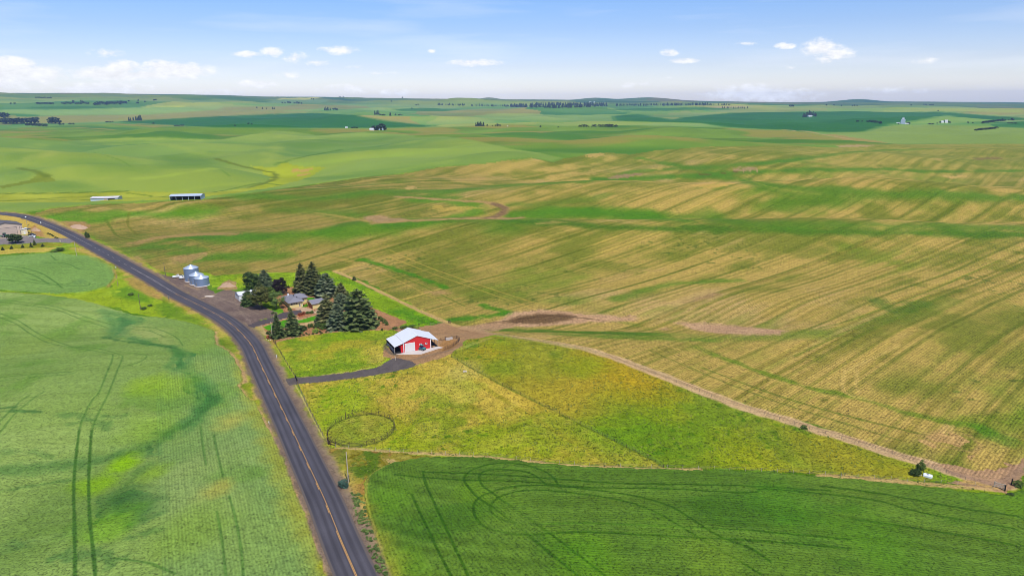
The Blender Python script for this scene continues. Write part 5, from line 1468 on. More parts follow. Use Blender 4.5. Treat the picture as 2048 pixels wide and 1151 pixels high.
def gpz(px, py, z):
    x, y = flat_xy(px, py, z)
    return Vector((float(x), float(y), z))


def heading(a, b): return math.atan2(b.y - a.y, b.x - a.x)


def raise_to(loc, pts):
    """put a footprint on the highest ground it covers, less a little"""
    return max(float(terrain(x, y)) for x, y in pts)


def local_pts(loc, rz, xs, ys):
    c, s = math.cos(rz), math.sin(rz)
    return [(loc.x + x * c - y * s, loc.y + x * s + y * c) for x in xs for y in ys]


def windows(b, spots, y, mats, parent, frame_w=.1, w=1.0, h=1.0, axis='y', sgn=-1):
    for (x, z) in spots:
        f = MB()
        if axis == 'y':
            f.box(x - w / 2 - frame_w, x + w / 2 + frame_w, min(y, y + sgn * .06), max(y, y + sgn * .06), z - frame_w, z + h + frame_w)
        else:
            f.box(min(y, y + sgn * .06), max(y, y + sgn * .06), x - w / 2 - frame_w, x + w / 2 + frame_w, z - frame_w, z + h + frame_w)
        fo = f.build('window', mats[0], parent)
        g = MB(); yy = y + sgn * .063
        if axis == 'y': g.box(x - w / 2, x + w / 2, min(yy, yy + sgn * .02), max(yy, yy + sgn * .02), z, z + h)
        else: g.box(min(yy, yy + sgn * .02), max(yy, yy + sgn * .02), x - w / 2, x + w / 2, z, z + h)
        g.build('pane', mats[1], fo)


# ---- red barn
ZB = PADS[0][3]
BL, BR = gpz(808, 704.5, ZB), gpz(861.6, 695.4, ZB)
RZB = heading(BL, BR); W = (BR - BL).length; HW = W / 2
bc = (BL + BR) / 2
D_ = 11.4
bc.z = ZB + .06
barn = thing('red_barn', 'red sheet-metal barn with a white roof and an open lean-to on each side', 'barn', bc, RZB)
EV, RG, LW, RW = 4.0, 6.1, 3.9, 3.3
sl = (RG - EV) / HW
MB().prism([(-HW, -.5), (HW, -.5), (HW, EV), (0, RG), (-HW, EV)], 0, D_).build('wall', M['red_wall'], barn)
w = MB().box(-HW - 1.25, -HW - .02, .12, .3, -.4, 3.2).build('wing_wall', M['red_wall'], barn)
ov = .25
r = MB()
r.slab((-HW, -ov, EV + .12), (0, -ov, RG + .12), (0, D_ + ov, RG + .12), (-HW, D_ + ov, EV + .12), .10)
r.slab((0.005, -ov, RG + .12), (HW, -ov, EV + .12), (HW, D_ + ov, EV + .12), (0.005, D_ + ov, RG + .12), .10)
r.build('roof', M['white_roof'], barn)
MB().box(-.16, .16, -ov - .02, D_ + ov + .02, RG + .10, RG + .17).build('ridge_cap', M['white_trim'], barn)
LE, RE = 2.9, 2.95
MB().slab((-HW - LW, -.3, LE), (-HW - .01, -.3, EV + .03), (-HW - .01, D_ - .1, EV + .03), (-HW - LW, D_ - .1, LE), .09).build('lean_to_roof', M['white_roof'], barn)
MB().slab((HW + .01, -.3, EV + .03), (HW + RW, -.3, RE), (HW + RW, D_ - .1, RE), (HW + .01, D_ - .1, EV + .03), .09).build('lean_to_roof', M['white_roof'], barn)
for x, top in ((-HW - LW + .15, LE), (HW + RW - .15, RE)):
    for y in (.05, D_ * .33, D_ * .66, D_ - .4):
        MB().box(x - .09, x + .09, y - .09, y + .09, -.6, top - .06).build('post', M['pale_post'] if y < 1 else M['post'], barn)
    MB().box(x - .07, x + .07, -.2, D_ - .2, top - .30, top - .10).build('beam', M['white_trim'], barn)
for x in (-HW, HW):
    MB().box(x - .17, x + .17, -.05, -.004, -.3, EV - .12).build('corner_trim', M['white_trim'], barn)
# overhead door with panel lines
dx0, dx1, dh = -HW + .62, -HW + 4.55, 3.45
fr = MB(); fr.box(dx0 - .16, dx1 + .16, -.07, -.004, -.3, dh + .16)
fo = fr.build('door_frame', M['white_trim'], barn)
dd = MB()
for k in range(6): dd.box(dx0, dx1, -.10, -.072, dh * k / 6 + .02, dh * (k + 1) / 6 - .02)
dd.build('door', M['white_door'], fo)
windows(barn, [(1.4, 2.0), (3.75, 2.05)], 0, (M['white_trim'], M['glass']), barn, .17, .62, .42)
# rails and boards in the lean-tos
g = MB()
for z in (.45, .9, 1.35): g.box(-HW - LW + .12, -HW - LW + .18, .4, D_ - .6, z, z + .10)
g.build('rail', M['white_trim'], barn)
MB().box(-HW - LW + .3, -HW - .05, D_ - .35, D_ - .2, -.3, 3.0).build('back_board', M['shade'], barn)  # both back boards near-black, carrying the shade inside the lean-tos
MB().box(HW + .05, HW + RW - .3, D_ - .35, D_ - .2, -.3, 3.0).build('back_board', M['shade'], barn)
MB().box(HW + .5, HW + 1.7, 3.2, 5.6, -.2, 1.5).build('feed_rack', M['dark_wood'], barn)


def ground_slab(name, loc, rz, quad, z0, th, m, kind='structure'):
    mb = MB(); n = len(quad)
    mb.prism(quad, z0 - th, z0, axis='z')
    o = mb.build(name, m, loc=loc, rz=rz); tag(o, kind=kind); return o


ground_slab('concrete_apron', bc, RZB, [(-HW - LW + .5, -.3), (-HW - .3, -2.6), (-.2, -5.0), (HW + .6, -2.9), (HW + .35, -.02), (HW + .35, 0), (-HW - LW + .5, 0)][:5], -.02, .5, M['concrete'])
ground_slab('concrete_apron', bc, RZB, [(HW + .7, -2.6), (HW + RW + 1.6, -1.9), (HW + RW - .2, .6), (HW + .4, .1)], -.03, .5, M['concrete'])
ground_slab('lean_to_floor', bc, RZB, [(-HW - LW - .3, -.25), (-HW - .05, -.28), (-HW - .05, D_), (-HW - LW - .3, D_)], -.045, .5, M['shade'])  # both floors: shade under the lean-to roofs painted in as near-black
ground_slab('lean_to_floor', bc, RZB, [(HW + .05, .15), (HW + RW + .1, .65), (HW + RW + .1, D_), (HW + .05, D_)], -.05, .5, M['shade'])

# ---- wheels shared by vehicles
def wheel(parent, x, y, r, w=.22):
    wo = MB().tube((x - w / 2, y, r), (x + w / 2, y, r), r, n=16).build('wheel', M['black'], parent)
    MB().tube((x - w / 2 - .01, y, r), (x + w / 2 + .01, y, r), r * .55, n=12).build('rim', M['hub'], wo)


def pickup(name, label, loc, rz, paint, group=None):
    t = thing(name, label, 'pickup truck', loc, rz, group)
    b = MB()   # long axis along x, nose to +x
    b.prism([(-2.7, .5), (2.72, .5), (2.75, .95), (2.6, 1.12), (1.05, 1.2), (-2.68, 1.2), (-2.72, .8)], -.95, .95)
    b.build('body', paint, t, bevel=.04)
    MB().box(-2.55, -.85, -.78, .78, 1.12, 1.215).build('cargo_bed', M['shade'], t)
    c = MB()
    V = [(-.8, -.88, 1.2), (1.1, -.88, 1.2), (1.1, .88, 1.2), (-.8, .88, 1.2), (-.62, -.72, 1.82), (.35, -.72, 1.82), (.35, .72, 1.82), (-.62, .72, 1.82)]
    c.add(V, [(0, 1, 5, 4), (1, 2, 6, 5), (2, 3, 7, 6), (3, 0, 4, 7), (4, 5, 6, 7)])
    cab = c.build('cab', paint, t)
    g = MB()
    g.add([(1.09, -.75, 1.25), (1.09, .75, 1.25), (.42, .62, 1.76), (.42, -.62, 1.76)], [(0, 1, 2, 3)])
    for s in (-1, 1): g.add([(-.6, s * .886, 1.27), (.85, s * .886, 1.27), (.32, s * .76, 1.74), (-.5, s * .76, 1.74)], [(0, 1, 2, 3)])
    for i in range(len(g.v)): g.v[i] = (g.v[i][0] * 1.012, g.v[i][1] * 1.012, g.v[i][2] + .01)
    g.build('side_window', M['glass'], cab)
    MB().box(2.72, 2.86, -.9, .9, .52, .74).build('bumper', M['grey_steel'], t)
    for s in (-1, 1): MB().box(2.70, 2.765, s * .72 - .14, s * .72 + .14, .82, .98).build('headlight', M['galv_roof'], t)
    for x in (-1.7, 1.75):
        for y in (-.82, .82):
            wo = MB().tube((x, y - .12, .4), (x, y + .12, .4), .4, n=14).build('wheel', M['black'], t)
            MB().tube((x, y - .13, .4), (x, y + .13, .4), .2, n=10).build('rim', M['hub'], wo)
    return t


def sedan(name, label, loc, rz, paint):
    t = thing(name, label, 'car', loc, rz)
    MB().prism([(-2.3, .35), (2.3, .35), (2.35, .7), (1.9, .9), (.95, .98), (-1.7, 1.0), (-2.3, .9)], -.88, .88).build('body', paint, t, bevel=.05)
    c = MB()
    c.add([(-1.65, -.8, .98), (.95, -.8, .96), (.95, .8, .96), (-1.65, .8, .98), (-1.05, -.62, 1.45), (.2, -.62, 1.45), (.2, .62, 1.45), (-1.05, .62, 1.45)], [(0, 1, 5, 4), (1, 2, 6, 5), (2, 3, 7, 6), (3, 0, 4, 7)], 0)
    cab = c.build('cabin_glass', M['glass'], t)
    MB().box(-1.0, .15, -.6, .6, 1.44, 1.49).build('roof', paint, t)
    for x in (-1.4, 1.4):
        for y in (-.78, .78): MB().tube((x, y - .1, .32), (x, y + .1, .32), .32, n=14).build('wheel', M['black'], t)
    return t


# small vehicle in front of the barn door wall
uc = gp(844.5, 699.5)
ut = thing('utility_vehicle', 'small teal and dark blue vehicle parked on the concrete beside the red barn wall', 'utility vehicle', uc + Vector((0, 0, .12)), RZB + math.radians(-60))
b = MB().prism([(-1.4, .45), (1.35, .45), (1.5, .8), (1.3, 1.05), (.5, 1.1), (.4, .8), (-.5, .8), (-.55, 1.05), (-1.4, 1.05)], -.72, .72).build('body', M['teal_paint'], ut, bevel=.05)
MB().box(-.5, .3, -.6, .6, .8, 1.25).build('seat', M['navy_paint'], ut)
cg = MB()
for s in (-1, 1):
    for a_, b_ in (((.75, s * .68, 1.05), (.35, s * .6, 1.95)), ((.35, s * .6, 1.95), (-.55, s * .6, 1.95)), ((-.55, s * .6, 1.95), (-.75, s * .68, 1.0))): cg.tube(a_, b_, .05, n=6)
cg.tube((.35, -.6, 1.95), (.35, .6, 1.95), .05, n=6); cg.build('roll_cage', M['black'], ut)
MB().prism([(-.7, 1.95), (.5, 1.95), (.42, 2.06), (-.62, 2.06)], -.68, .68).build('roof', M['teal_paint'], ut)
for x in (-.95, 1.0):
    for y in (-.72, .72):
        wo = MB().tube((x, y - .14, .36), (x, y + .14, .36), .36, n=14).build('wheel', M['black'], ut)
        MB().tube((x, y - .15, .36), (x, y + .15, .36), .16, n=8).build('rim', M['hub'], wo)
# mat by the door, blocks
# corral of dark rails right of the barn
def rail_fence(name, label, cat, line, ph=1.4, rails=(.4, .8, 1.25), post_r=.06, rail_w=.06, m=None, every=2.4, group=None):
    d = np.concatenate([[0], np.cumsum(np.linalg.norm(np.diff(line[:, :2], axis=0), axis=1))])
    n = max(2, int(round(d[-1] / every)) + 1)
    s = np.linspace(0, d[-1], n)
    P = [Vector((np.interp(q, d, line[:, 0]), np.interp(q, d, line[:, 1]), 0)) for q in s]
    for p in P: p.z = float(terrain(p.x, p.y)) + .02
    o = P[0].copy(); t = thing(name, label, cat, o, 0, group)
    for p in P[:100]: MB().tube(p - o - Vector((0, 0, .3)), p - o + Vector((0, 0, ph)), post_r, n=6).build('post', m, t)
    for z in rails:
        mb = MB()
        for a, b_ in zip(P[:-1], P[1:]): mb.bar(a - o + Vector((0, 0, z)), b_ - o + Vector((0, 0, z)), rail_w * .6, rail_w)
        mb.build('rail', m, t)
    return t


rail_fence('corral_fence', 'curved dark rail corral fence beside the right lean-to of the red barn', 'fence', gline([(888, 700.5), (897, 697), (906, 692.5), (916, 685), (919, 679), (912, 676.5), (900, 678), (880, 681)], 4), m=M['rust_steel'], rail_w=.1, post_r=.08)
pc = gp(898, 679)
mb = MB(); 
for k in range(4): mb.box(-1.5, 1.5, -.5 + k * .22, -.44 + k * .22, 0, 1.0)
tag(mb.build('panel_stack', M['concrete'], loc=pc, rz=RZB + .1), 'pale stack of upright panels at the back of the corral', 'panel stack')
yp = gp(838.5, 661)
t = thing('yard_light', 'slim pole with a dark lamp head behind the red barn', 'yard light', yp)
MB().tube((0, 0, -.3), (0, 0, 3.0), .09, .07, 8).build('pole', M['dark_pole'], t)
MB().lathe([(.08, 2.95), (.5, 3.0), (.42, 3.2), (.12, 3.35), (0.01, 3.4)], 12).build('lamp_head', M['black'], t)
rail_fence('yard_fence', 'weathered rail fence between green meadow and barn yard', 'fence', gline([(861, 650.5), (875, 648.5), (890, 647), (902, 645)], 3), ph=1.3, rails=(.5, 1.1), m=M['post'], every=3)
rail_fence('yard_gate', 'short brown rail gate where the dirt path meets the barn yard', 'gate', gline([(897, 646), (901, 647.5)], 2), ph=1.5, rails=(.3, .7, 1.1, 1.4), m=M['dark_wood'], every=4, rail_w=.12)

# ---- house
RZH = math.radians(32)
ZH = PADS[1][3]
hA = gpz(580.7, 616.8, ZH)
ho = Vector((hA.x - .3, hA.y + .2, hA.z))
house = thing('farmhouse', 'pale yellow single-storey house with hipped grey shingle roofs among the trees', 'house', ho, RZH)
hz = ZH + .1
ho.z = hz; house.location.z = hz
MB().box(0, 6.6, 0, 12.5, -1.2, 2.75).build('wall', M['yellow_wall'], house)
MB().box(6.61, 10.4, 6.0, 13.0, -1.2, 2.72).build('wall', M['yellow_wall'], house)


def hip(mb, x0, x1, y0, y1, z, rise, ridge_axis, inset, th=.18):
    if ridge_axis == 'y': R0, R1 = ((x0 + x1) / 2, y0 + inset, z + rise), ((x0 + x1) / 2, y1 - inset, z + rise)
    else: R0, R1 = (x0 + inset, (y0 + y1) / 2, z + rise), (x1 - inset, (y0 + y1) / 2, z + rise)
    V = [(x0, y0, z), (x1, y0, z), (x1, y1, z), (x0, y1, z), R0, R1, (x0, y0, z - th), (x1, y0, z - th), (x1, y1, z - th), (x0, y1, z - th)]
    if ridge_axis == 'y': F = [(0, 1, 4), (1, 2, 5, 4), (2, 3, 5), (3, 0, 4, 5)]
    else: F = [(0, 1, 5, 4), (1, 2, 5), (2, 3, 4, 5), (3, 0, 4)]
    F += [(0, 6, 7, 1), (1, 7, 8, 2), (2, 8, 9, 3), (3, 9, 6, 0), (9, 8, 7, 6)]
    mb.add(V, F); return mb


rf = hip(MB(), -.9, 7.4, -.8, 13.2, 2.94, 1.75, 'y', 3.4).build('roof', M['shingle'], house)
rf2 = hip(MB(), 3.0, 11.2, 5.3, 13.8, 2.90, 1.7, 'x', 3.2).build('roof', M['shingle'], house)
for x, y, z in ((3.9, 6.4, 4.5), (4.8, 3.6, 4.0)): MB().box(x - .22, x + .22, y - .22, y + .22, z - .8, z + .45).build('roof_vent', M['black'], rf)
MB().box(1.6, 2.3, 9.0, 9.6, 3.6, 5.3).build('chimney', M['white_trim'], house)
windows(house, [(1.1, 1.55), (2.35, 1.55), (3.5, 1.55)], 0, (M['cream'], M['glass']), house, .08, .9, .8)
f = MB().box(4.55, 5.65, -.05, -.003, -.6, 2.2).build('door', M['cream'], house); MB().box(4.85, 5.35, -.07, -.052, .1, 1.9).build('pane', M['glass'], f)
MB().box(6.15, 6.3, -.3, -.15, -1, 2.76).build('porch_post', M['white_trim'], house)
windows(house, [(8.4, 1.1)], 6.0, (M['cream'], M['glass']), house, .08, 1.1, .9)
windows(house, [(3.5, 1.2), (8.0, 1.2)], 0, (M['cream'], M['glass']), house, .08, 1.2, .9, axis='x')
MB().box(-.7, .1, -1.8, -.4, -1.2, .05).build('planter', M['white_trim'], house)
# garage: door wall faces down-left
gA, gB = gpz(615.4, 612.5, ZH), gpz(626, 618, ZH)
RZG = heading(gB, gA) + math.pi / 2          # local +x runs along the side wall, away from the door
go = gB.copy()
RZG = math.atan2(2.5 * .62 + 0, 2.1) * 0 + math.radians(38)
gz = ZH + .08
go.z = gz
gar = thing('garage', 'small pale yellow gabled garage with a rust-orange door', 'garage', go, RZG)
MB().prism([(0, -1.2), (6.6, -1.2), (6.6, 2.6), (3.3, 3.9), (0, 2.6)], 0, 8.2, axis='x').build('wall', M['yellow_wall'], gar)
g = MB()
g.slab((-.5, -.5, 2.56), (8.7, -.5, 2.56), (8.7, 3.3, 4.06), (-.5, 3.3, 4.06), .16); g.slab((-.5, 3.305, 4.06), (8.7, 3.305, 4.06), (8.7, 7.1, 2.56), (-.5, 7.1, 2.56), .16)
g.build('roof', M['shingle'], gar)
g = MB(); g.prism([(-.02, 2.3), (3.3, 3.62), (6.62, 2.3), (6.62, 2.62), (3.3, 3.92), (-.02, 2.62)], -.54, -.503, axis='x'); g.build('barge_board', M['cream'], gar)
f = MB().box(-.06, -.003, .55, 5.6, -1.0, 2.25).build('door', M['orange_door'], gar)
MB().box(-.075, -.062, .7, 5.45, 1.55, 1.6).build('panel_joint', M['dark_wood'], f)

# ---- white garage building by the gravel lot
wA, wB = gpz(471, 595.5, PADS[2][3]), gpz(479.2, 601.5, PADS[2][3])
wo_ = wB.copy(); wo_.z += .05
RZW = heading(wB, wA) - math.pi / 2
wl = (wA - wB).length
wg = thing('white_shed', 'white metal shed with a large door on its short end, half hidden by an evergreen', 'shed', wo_, RZW)
MB().prism([(0, -.8), (wl, -.8), (wl, 3.0), (wl / 2, 3.9), (0, 3.0)], 0, 9.5, axis='x').build('wall', M['white_wall'], wg)
g = MB(); g.slab((-.25, -.25, 3.0), (9.75, -.25, 3.0), (9.75, wl / 2, 4.02), (-.25, wl / 2, 4.02), .1); g.slab((-.25, wl / 2 + .005, 4.02), (9.75, wl / 2 + .005, 4.02), (9.75, wl + .25, 3.0), (-.25, wl + .25, 3.0), .1)
g.build('roof', M['white_roof'], wg)
f = MB().box(-.06, -.003, .7, wl - .7, -.5, 2.7).build('door', M['white_door'], wg)
MB().box(-.075, -.062, .75, wl - .75, 2.15, 2.5).build('vent_strip', M['glass'], f)
MB().box(1.6, 2.5, -.06, -.003, -.4, 1.9).build('side_door', M['white_trim'], wg)
windows(wg, [(5.5, 1.2)], 0, (M['white_trim'], M['glass']), wg, .08, 1.0, .8)

# ---- grain bins
def grain_bin(label, px, pbase, halfpx, eave_px_above, peak_px_above, loc_adj=0):
    p = gp(px, pbase); s = mpp(p); R = halfpx * s
    hE = h_to(p, pbase - eave_px_above); hP = h_to(p, pbase - peak_px_above)
    t = thing('grain_bin', label, 'grain bin', p, random.Random(px).uniform(-.3, .3), 'steel grain bins by the highway')
    MB().lathe([(R * 1.05, -.6), (R * 1.05, .35), (R * .98, .36)], 40).build('foundation', M['concrete'], t)
    MB().lathe([(R, .36), (R, hE)], 48).build('wall', M['galv'], t)
    roof = MB().lathe([(R * 1.03, hE - .06), (R * 1.03, hE), (.45, hP - .25), (.45, hP), (.02, hP + .12)], 48).build('roof', M['galv_roof'], t)
    rb = MB()
    for k in range(24):
        a = 2 * math.pi * k / 24; c, s_ = math.cos(a), math.sin(a)
        rb.bar((c * R * 1.02, s_ * R * 1.02, hE + .04), (c * .5, s_ * .5, hP - .2), .05, .06)
    rb.build('roof_rib', M['galv_roof'], roof)
    a = -math.pi / 2 - .35
    d = MB(); d.box(R - .02, R + .06, -.45, .45, .4, 2.3)
    do = d.build('door', M['grey_steel'], t); do.rotation_euler.z = a
    ld = MB()
    for y in (-.22, .22): ld.box(R + .05, R + .10, y - .02, y + .02, .4, hE)
    for k in range(int(hE / .4)): ld.box(R + .06, R + .09, -.22, .22, .5 + k * .4, .54 + k * .4)
    lo = ld.build('ladder', M['grey_steel'], t); lo.rotation_euler.z = a - .9
    return t


grain_bin('tallest steel grain bin with a steep cone roof, farthest from the highway bend', 385, 560.5, 13.6, 25.5, 32)
grain_bin('middle steel grain bin, squeezed between the tall one and the low front one', 394.5, 566.5, 13.4, 17.5, 24)
grain_bin('lowest and nearest of the three steel grain bins, at the edge of the gravel lot', 404.5, 570, 13.8, 15.6, 21.5)
pa = gp(355.5, 554.5); pickup('pickup_truck', 'white pickup truck parked farther left of the grain bins', pa, math.radians(205), M['white_paint'], 'white pickups by the grain bins')
pb = gp(368.5, 556.5); pickup('pickup_truck', 'white pickup truck parked right against the tall grain bin', pb, math.radians(222), M['white_paint'], 'white pickups by the grain bins')

# ---- farm shop on the left edge
sc_ = gpz(13.7, 471.5, PADS[4][3]); s = mpp(sc_)
hw = 28.5 * s; RZS = math.radians(47)
sE, sR = h_to(sc_, 452.5), h_to(sc_, 448)
sR = sE + (sR - sE) * 1.5
shop = thing('farm_shop', 'large tan farm shop with two wide doors and a grey-brown roof at left edge', 'shop', sc_ + Vector((0, 0, .2)), RZS)
dp = 20
MB().prism([(-hw, -1.5), (hw, -1.5), (hw, sE), (0, sR), (-hw, sE)], 0, dp).build('wall', M['tan_wall'], shop)
g = MB(); k = (sR - sE) / hw
g.slab((-hw - .6, -.5, sE - .6 * k + .15), (0, -.5, sR + .15), (0, dp + .5, sR + .15), (-hw - .6, dp + .5, sE - .6 * k + .15), .14)
g.slab((.005, -.5, sR + .15), (hw + .6, -.5, sE - .6 * k + .15), (hw + .6, dp + .5, sE - .6 * k + .15), (.005, dp + .5, sR + .15), .14)
g.build('roof', M['dark_roof'], shop)
for x0, x1 in ((-6.0, 7.0 * 1.0), (9.3 * .98, hw - .8)):
    f = MB().box(x0 - .2, x1 + .2, -.09, -.004, -.5, sE * .78 + .25).build('door_frame', M['dark_roof'], shop)
    d = MB()
    for q in range(5): d.box(x0, x1, -.13, -.092, sE * .78 * q / 5 + .02, sE * .78 * (q + 1) / 5 - .02)
    d.build('door', M['tan_door'], f)
MB().box(hw + .0, hw + .05, .5, 1.5, 0, 2.2).build('side_door', M['white_trim'], shop)
yc = gp(48.5, 467.5)
ys = thing('pump_house', 'small pale yellow shed with a white roof beside the tan shop', 'shed', yc, math.radians(-40))
MB().box(-1.6, 1.6, -2.0, 2.0, -.5, 3.7).build('wall', M['cream'], ys)
MB().slab((-1.9, -2.3, 3.75), (1.9, -2.3, 3.75), (1.9, 2.3, 4.5), (-1.9, 2.3, 4.5), .15).build('roof', M['white_roof'], ys)
MB().box(1.601, 1.64, -.6, .6, -.3, 2.2).build('door', M['white_trim'], ys)
mc = gp(57, 466)
mm_ = thing('lean_shelter', 'dark-roofed open shelter behind the pale yellow shed', 'shelter', mc, math.radians(-20))
MB().slab((-2, -1.5, 3.0), (2, -1.5, 3.0), (2, 1.5, 3.5), (-2, 1.5, 3.5), .15).build('roof', M['black_paint'], mm_)
for x in (-1.7, 1.7):
    for y in (-1.2, 1.2): MB().box(x - .08, x + .08, y - .08, y + .08, -.5, 3.0).build('post', M['dark_wood'], mm_)
pk = gp(64.5, 471); t = pickup('pickup_truck', 'black pickup truck parked by the earth mound at the tan shop', pk, math.radians(-4), M['black_paint'])
sd = gp(64.5, 473.7); sedan('white_car', 'white car parked in front of the black pickup at the tan shop', sd, math.radians(176), M['white_paint'])
tk = gp(69.3, 475.5)
t = thing('propane_tank', 'small white rounded tank by the lane at the tan shop', 'tank', tk, .3)
MB().lathe([(.02, -.9), (.35, -.8), (.55, -.5), (.55, .5), (.35, .8), (.02, .9)], 16).build('body', M['tank'], t).rotation_euler = (math.radians(90), 0, 0)
t.children[0].location.z = .9
for y in (-.45, .45): MB().box(-.35, .35, y - .08, y + .08, -.2, .5).build('leg', M['concrete'], t)
# green tractor
tc_ = gp(10.5, 474); tr = thing('green_tractor', 'green tractor with a cab parked before the wide doors of the tan shop', 'tractor', tc_, math.radians(12))
MB().prism([(-1.2, .9), (2.6, .9), (2.7, 1.3), (2.5, 1.9), (.4, 2.0), (-1.2, 1.7)], -.55, .55).build('body', M['green_paint'], tr, bevel=.05)
cb = MB().prism([(-1.2, 1.7), (.5, 1.7), (.35, 3.1), (-1.05, 3.1)], -.75, .75).build('cab', M['glass'], tr)
MB().box(-1.25, .5, -.85, .85, 3.1, 3.25).build('cab_roof', M['green_paint'], tr)
for x, r_ in ((-.7, .95), (2.0, .65)):
    for y in (-1.0, 1.0):
        wo = MB().tube((x, y - .25, r_), (x, y + .25, r_), r_, n=18).build('wheel', M['black'], tr)
        MB().tube((x, y - .26, r_), (x, y + .26, r_), r_ * .5, n=10).build('rim', M['shrub_lime'] if False else M['hub'], wo)
MB().box(-3.4, -1.3, -1.6, 1.6, .8, 1.3).build('rear_implement', M['green_paint'], tr)

# ---- two long sheds in mid distance
def long_shed(name, label, px0, px1, pbase, ptop_front, ptop_ridge, roofm, wallm, openings, pad):
    zq = PADS[pad][3]; a, b = gpz(px0, pbase, zq), gpz(px1, pbase - 1.5, zq)
    L = (b - a).length; rz = heading(a, b)
    a.z = zq + .1
    hE = h_to(a, ptop_front); hR = hE * 1.28
    t = thing(name, label, 'shed', a, rz)
    dpt = 13.0
    if openings:
        MB().prism([(dpt, -1), (dpt, hE), (dpt / 2, hR), (dpt / 2, -1)], 0, L, axis='x').build('wall', wallm, t)
        for x in (0, L - .2): MB().prism([(0, -1), (dpt / 2 - .01, -1), (dpt / 2 - .01, hR - .2), (0, hE - .1)], x, x + .2, axis='x').build('end_wall', wallm, t)
        for k in range(1, openings): MB().box(L * k / openings - .15, L * k / openings + .15, 0, .3, -1, hE - .1).build('post', wallm, t)
        MB().box(.3, L - .3, dpt / 2 - .12, dpt / 2 - .05, -1, hR - .4).build('back_panel', M['shade'], t)  # near-black sheet: shade of the open bays put into its colour
    else:
        MB().prism([(0, -1), (dpt, -1), (dpt, hE), (dpt / 2, hR), (0, hE)], 0, L, axis='x').build('wall', wallm, t)
        MB().box(L * .50, L * .62, -.06, -.004, -1, hE * .8).build('door', M['tan_door'], t)
        MB().box(L * .64, L * .9, -.06, -.004, .3, hE * .75).build('window_band', M['shade'], t)
    g = MB(); g.slab((-.5, -.6, hE - .05), (L + .5, -.6, hE - .05), (L + .5, dpt / 2, hR + .15), (-.5, dpt / 2, hR + .15), .15)
    g.slab((-.5, dpt / 2 + .005, hR + .15), (L + .5, dpt / 2 + .005, hR + .15), (L + .5, dpt + .6, hE - .05), (-.5, dpt + .6, hE - .05), .15)
    g.build('roof', roofm, t)
    return t


long_shed('long_shed', 'long low shed with a patchy weathered whitish roof on yellow grass', 181.5, 235.5, 402.5, 396.5, 388, M['old_roof'], M['blue_wall'], 0, 5)
long_shed('open_shed', 'long open-fronted shed with a bluish metal roof behind the dry field crest', 340, 402, 401, 392.5, 387.5, M['blue_roof'], M['blue_wall'], 5, 6)

# ---- far farmsteads
def far_house(name, label, cat, px, pbase, wpx, hpx, roofpx, wallm, roofm, group=None, depth=.6):
    p = gp(px, pbase); s = mpp(p); w = wpx * s; h = hpx * s; r = roofpx * s
    t = thing(name, label, cat, p, random.Random(int(px * 7)).uniform(-.5, .5), group)
    d = w * depth
    MB().prism([(-w / 2, -h * .3), (w / 2, -h * .3), (w / 2, h), (-w / 2, h)], 0, d).build('wall', wallm, t)
    g = MB(); g.prism([(-.06 * d, h), (d * 1.06, h), (d / 2, h + r)], -w * .53, w * .53, axis='x'); g.build('roof', roofm, t)
    return t


far_house('white_barn', 'white barn at left end of the far farmstead with round dark trees', 'barn', 743, 261, 8.5, 3, 1.8, M['white_wall'], M['white_roof'])
far_house('white_shed', 'lone white shed on the far slope left of the tree-ringed farmstead', 'shed', 692.5, 256.3, 5, 1.6, 1.0, M['white_wall'], M['white_roof'])
for x, lb in ((758.5, 'left of the two far grey silos in front of round dark trees'), (765.5, 'right of the two far grey silos in front of round dark trees')):
    p = gp(x, 260.5); s = mpp(p); t = thing('silo', lb, 'silo', p, 0, 'far grey silos')
    MB().lathe([(1.7 * s, -.5), (1.7 * s, 3.2 * s)], 16).build('wall', M['galv_roof'], t)
    MB().lathe([(1.75 * s, 3.2 * s), (.02, 4.6 * s)], 16).build('roof', M['white_roof'], t)
far_house('white_house', 'white house in front of a far conifer clump on dark green land', 'house', 1621, 233.4, 9, 1.8, 1.1, M['white_wall'], M['white_roof'])
far_house('white_house', 'white farm building left of the pair on far pale slope, right of the grain elevator', 'house', 1885, 245.6, 5, 2.2, 1.6, M['white_wall'], M['white_roof'])
far_house('white_house', 'taller white farm building right of its pair on far pale slope', 'house', 1892.5, 245.8, 5, 4.0, 1.8, M['white_wall'], M['old_roof'])
far_house('white_house', 'tiny white building between trees on the far hill before the skyline', 'house', 1181, 205.2, 4, 1, .7, M['white_wall'], M['white_roof'])
far_house('white_house', 'tiny white building right of another on the far hill before skyline', 'house', 1189, 205.2, 3, 1, .7, M['white_wall'], M['white_roof'])
far_house('white_shed', 'tiny white shed right of the far conifer windbreak', 'shed', 1015, 252.8, 2.2, .8, .5, M['white_wall'], M['white_roof'])
p = gp(1805.5, 248.3); s = mpp(p)
el_ = thing('grain_elevator', 'tall bluish-white grain elevator with a low annex on far green land', 'grain elevator', p, math.radians(-25))
MB().box(-4 * s, 4 * s, 0, 6 * s, -1, 8.8 * s).build('tower', M['blue_wall'], el_)
g = MB().prism([(-4.2 * s, 8.8 * s), (4.2 * s, 8.8 * s), (2 * s, 10.2 * s), (-2 * s, 10.2 * s)], -.1, 6.1 * s).build('tower_roof', M['galv_roof'], el_)
MB().box(-1.8 * s, 1.8 * s, 1.5 * s, 4.5 * s, 10.2 * s, 12.2 * s).build('head_house', M['white_wall'], el_)
MB().prism([(-1.9 * s, 12.2 * s), (1.9 * s, 12.2 * s), (0, 13.4 * s)], 1.4 * s, 4.6 * s).build('head_roof', M['galv_roof'], el_)
